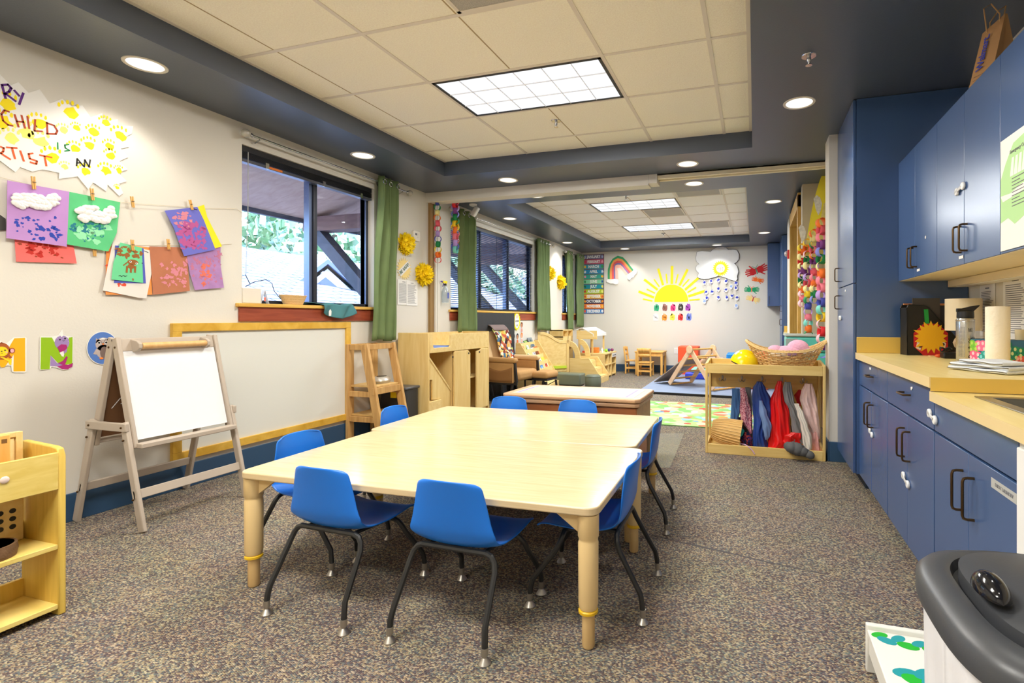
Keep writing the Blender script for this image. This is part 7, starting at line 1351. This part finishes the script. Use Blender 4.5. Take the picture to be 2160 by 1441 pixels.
# ---- wooden table and two chairs
o = thing('kids_table', 'small honey pine table against the end wall', 'table', (-2.02, 10.27, 0)); tx, ty = .29, .24
MB().box(-tx, tx, -ty, ty, .445, .47).obj('tabletop', PINE, o, bevel=.008)
MB().box(-tx + .03, tx - .03, -ty + .02, -ty + .035, .375, .445).box(-tx + .03, tx - .03, ty - .035, ty - .02, .375, .445).box(-tx + .02, -tx + .035, -ty + .03, ty - .03, .375, .445).box(tx - .035, tx - .02, -ty + .03, ty - .03, .375, .445).obj('apron', PINE, o)
for sx in (-1, 1):
    for sy in (-1, 1): MB().box(sx * (tx - .035) - .022, sx * (tx - .035) + .022, sy * (ty - .035) - .022, sy * (ty - .035) + .022, 0, .445).obj('leg', PINE, o, bevel=.004)
def kchair(label, x, y, rz):
    o = thing('wooden_chair', label, 'chair', (x, y, 0), rz, 'small honey pine chairs')
    for s in (-1, 1): MB().bar((s * .125, -.125, 0), (s * .125, -.125, .27), .03, .03).bar((s * .125, -.125, .26), (s * .125, -.165, .545), .03, .03).obj('rear_leg', PINE, o, bevel=.004); MB().box(s * .125 - .016, s * .125 + .016, .10, .132, 0, .255).obj('front_leg', PINE, o, bevel=.004)
    MB().box(-.15, .15, -.14, .145, .255, .275).obj('seat', PINE, o, bevel=.006)
    for z, h, yy in ((.505, .075, -.155), (.40, .05, -.142)): MB().grid(lambda u, v: (-.125 + .25 * u, yy - .02 * math.sin(PI * u) - .012 * v, z - h / 2 + h * v + .012 * math.sin(PI * u) * v), 10, 3).obj('back_slat', PINE, o, smooth=True, thick=.014)
    for a, b in (((-.125, -.125, .1), (.125, -.125, .1)), ((-.125, .116, .13), (.125, .116, .13)), ((-.125, -.125, .12), (-.125, .116, .12)), ((.125, -.125, .12), (.125, .116, .12)), ((-.125, -.12, .23), (.125, -.12, .23))): MB().bar(a, b, .015, .035).obj('stretcher', PINE, o)
kchair('honey pine chair seen side-on at the left of the small table', -2.40, 10.30, -90); kchair('honey pine chair with its back to the room before the small table', -2.06, 9.93, 0)
# ---- gym mat, climbing triangle, soft blocks
MATC = M('grey blue gym mat', (128, 142, 168), .6, bump=(80, .2, .002), var=.05, vscale=5); o = thing('gym_mat', 'large grey blue gym mat with black front edge', 'mat', (-.8, 8.7, 0)); W(MB().prism([(-1.68, 7.55), (.30, 7.40), (.42, 9.95), (-1.72, 10.05)], .036, .002), 'mat_pad', MATC, o, bevel=.006); W(MB().prism([(-1.66, 7.535), (.30, 7.385), (.30, 7.399), (-1.66, 7.549)], .03, .004), 'black_edge', BLACK, o)
BIRCH = wood('pale birch', (226, 186, 146), (236, 200, 162), .45, 3, (4, 4, 4)); PT = thing('climbing_triangle', 'birch climbing triangle with rungs and round top joints on the mat', 'climbing frame', (-.95, 8.1, .04)); MZ = .040
NL, NR, D = V((-1.327, 8.287, MZ)), V((-.587, 7.77, MZ)), V((.30, .41, 0)); AP = (NL + NR) / 2 + V((0, 0, .60))
nrm = (NR - NL).cross(V((0, 0, 1))).normalized()
for k in (0, 1):
    d = D * k; ap = AP + d
    for ft in (NL, NR): W(MB().bar(ft + d + V((0, 0, .026)), ap, .022, .075, nrm.cross((ap - ft - d).normalized())), 'leg', BIRCH, PT, bevel=.006)
    W(MB().at(frame(ap - nrm * (-.012 if k == 0 else .034), (NR - NL).normalized(), (0, 0, 1))).prism(circle(.062, 24), .022), 'joint_disc', BIRCH, PT, bevel=.004)
for ft in (NL, NR):
    for t in (.03, .2, .38, .56, .74) if ft is NL else (.03, .22, .42, .62, .82): p = ft.lerp(AP, t); W(MB().tube([p, p + D], .014, 10), 'rung', PINE, PT, smooth=True)
W(MB().tube([AP, AP + D], .014, 10), 'rung', PINE, PT, smooth=True)
o = thing('slide_board', 'grey brown slide board leaning on the climbing triangle', 'slide', (-1.4, 8.5, .04)); top = NL.lerp(AP, .72) + V((0, 0, .02)); ba = V((-1.62, 8.50, MZ + .012)); dd = D * .9; sb = MB(); nn = V((0, 0, .016))
sb.add([ba, ba + dd, top + dd * 1.0, top, ba + nn, ba + dd + nn, top + dd + nn, top + nn], [(3, 2, 1, 0), (4, 5, 6, 7), (0, 1, 5, 4), (1, 2, 6, 5), (2, 3, 7, 6), (3, 0, 4, 7)]); W(sb, 'slide_surface', M('taupe laminate', (166, 146, 126), .5), o, bevel=.003)
def foam(label, c, x0, x1, y0, y1, z0, z1, cat='foam block', nm='foam_block'): o = thing(nm, label, cat, ((x0 + x1) / 2, (y0 + y1) / 2, z0), 0, 'soft foam blocks behind the climbing triangle'); W(MB().box(x0, x1, y0, y1, z0 + .001, z1), 'foam_body', M('foam %d %d %d' % c, c, .5), o, bevel=.02, seg=3); W(MB().box(x0 - .001, x0 + .01, y0 + .02, y1 - .02, z0 + .02, z1 - .02), 'seam_tape', M('foam seam', (90, 100, 150), .6), o)
foam('royal blue foam block lowest behind the triangle', (52, 66, 190), -1.2, .05, 9.25, 9.85, MZ, .15); foam('mint foam sheet on the royal blue block', (130, 206, 186), -1.1, -.5, 9.3, 9.8, .151, .22); foam('salmon foam block on the mint sheet', (244, 176, 150), -1.0, -.55, 9.4, 9.8, .221, .40); foam('sky blue foam block at the right behind the triangle', (30, 140, 214), -.48, .05, 9.3, 9.8, .151, .50)
foam('orange red box top behind the left leg of the triangle', (240, 84, 40), -1.45, -1.05, 10.1, 10.45, MZ - .038, .58, 'box', 'toy_box'); foam('orange red toy box seen between the helmet and wicker basket', (250, 90, 40), -.20, .20, 8.2, 8.6, MZ, .60, 'box', 'toy_box')
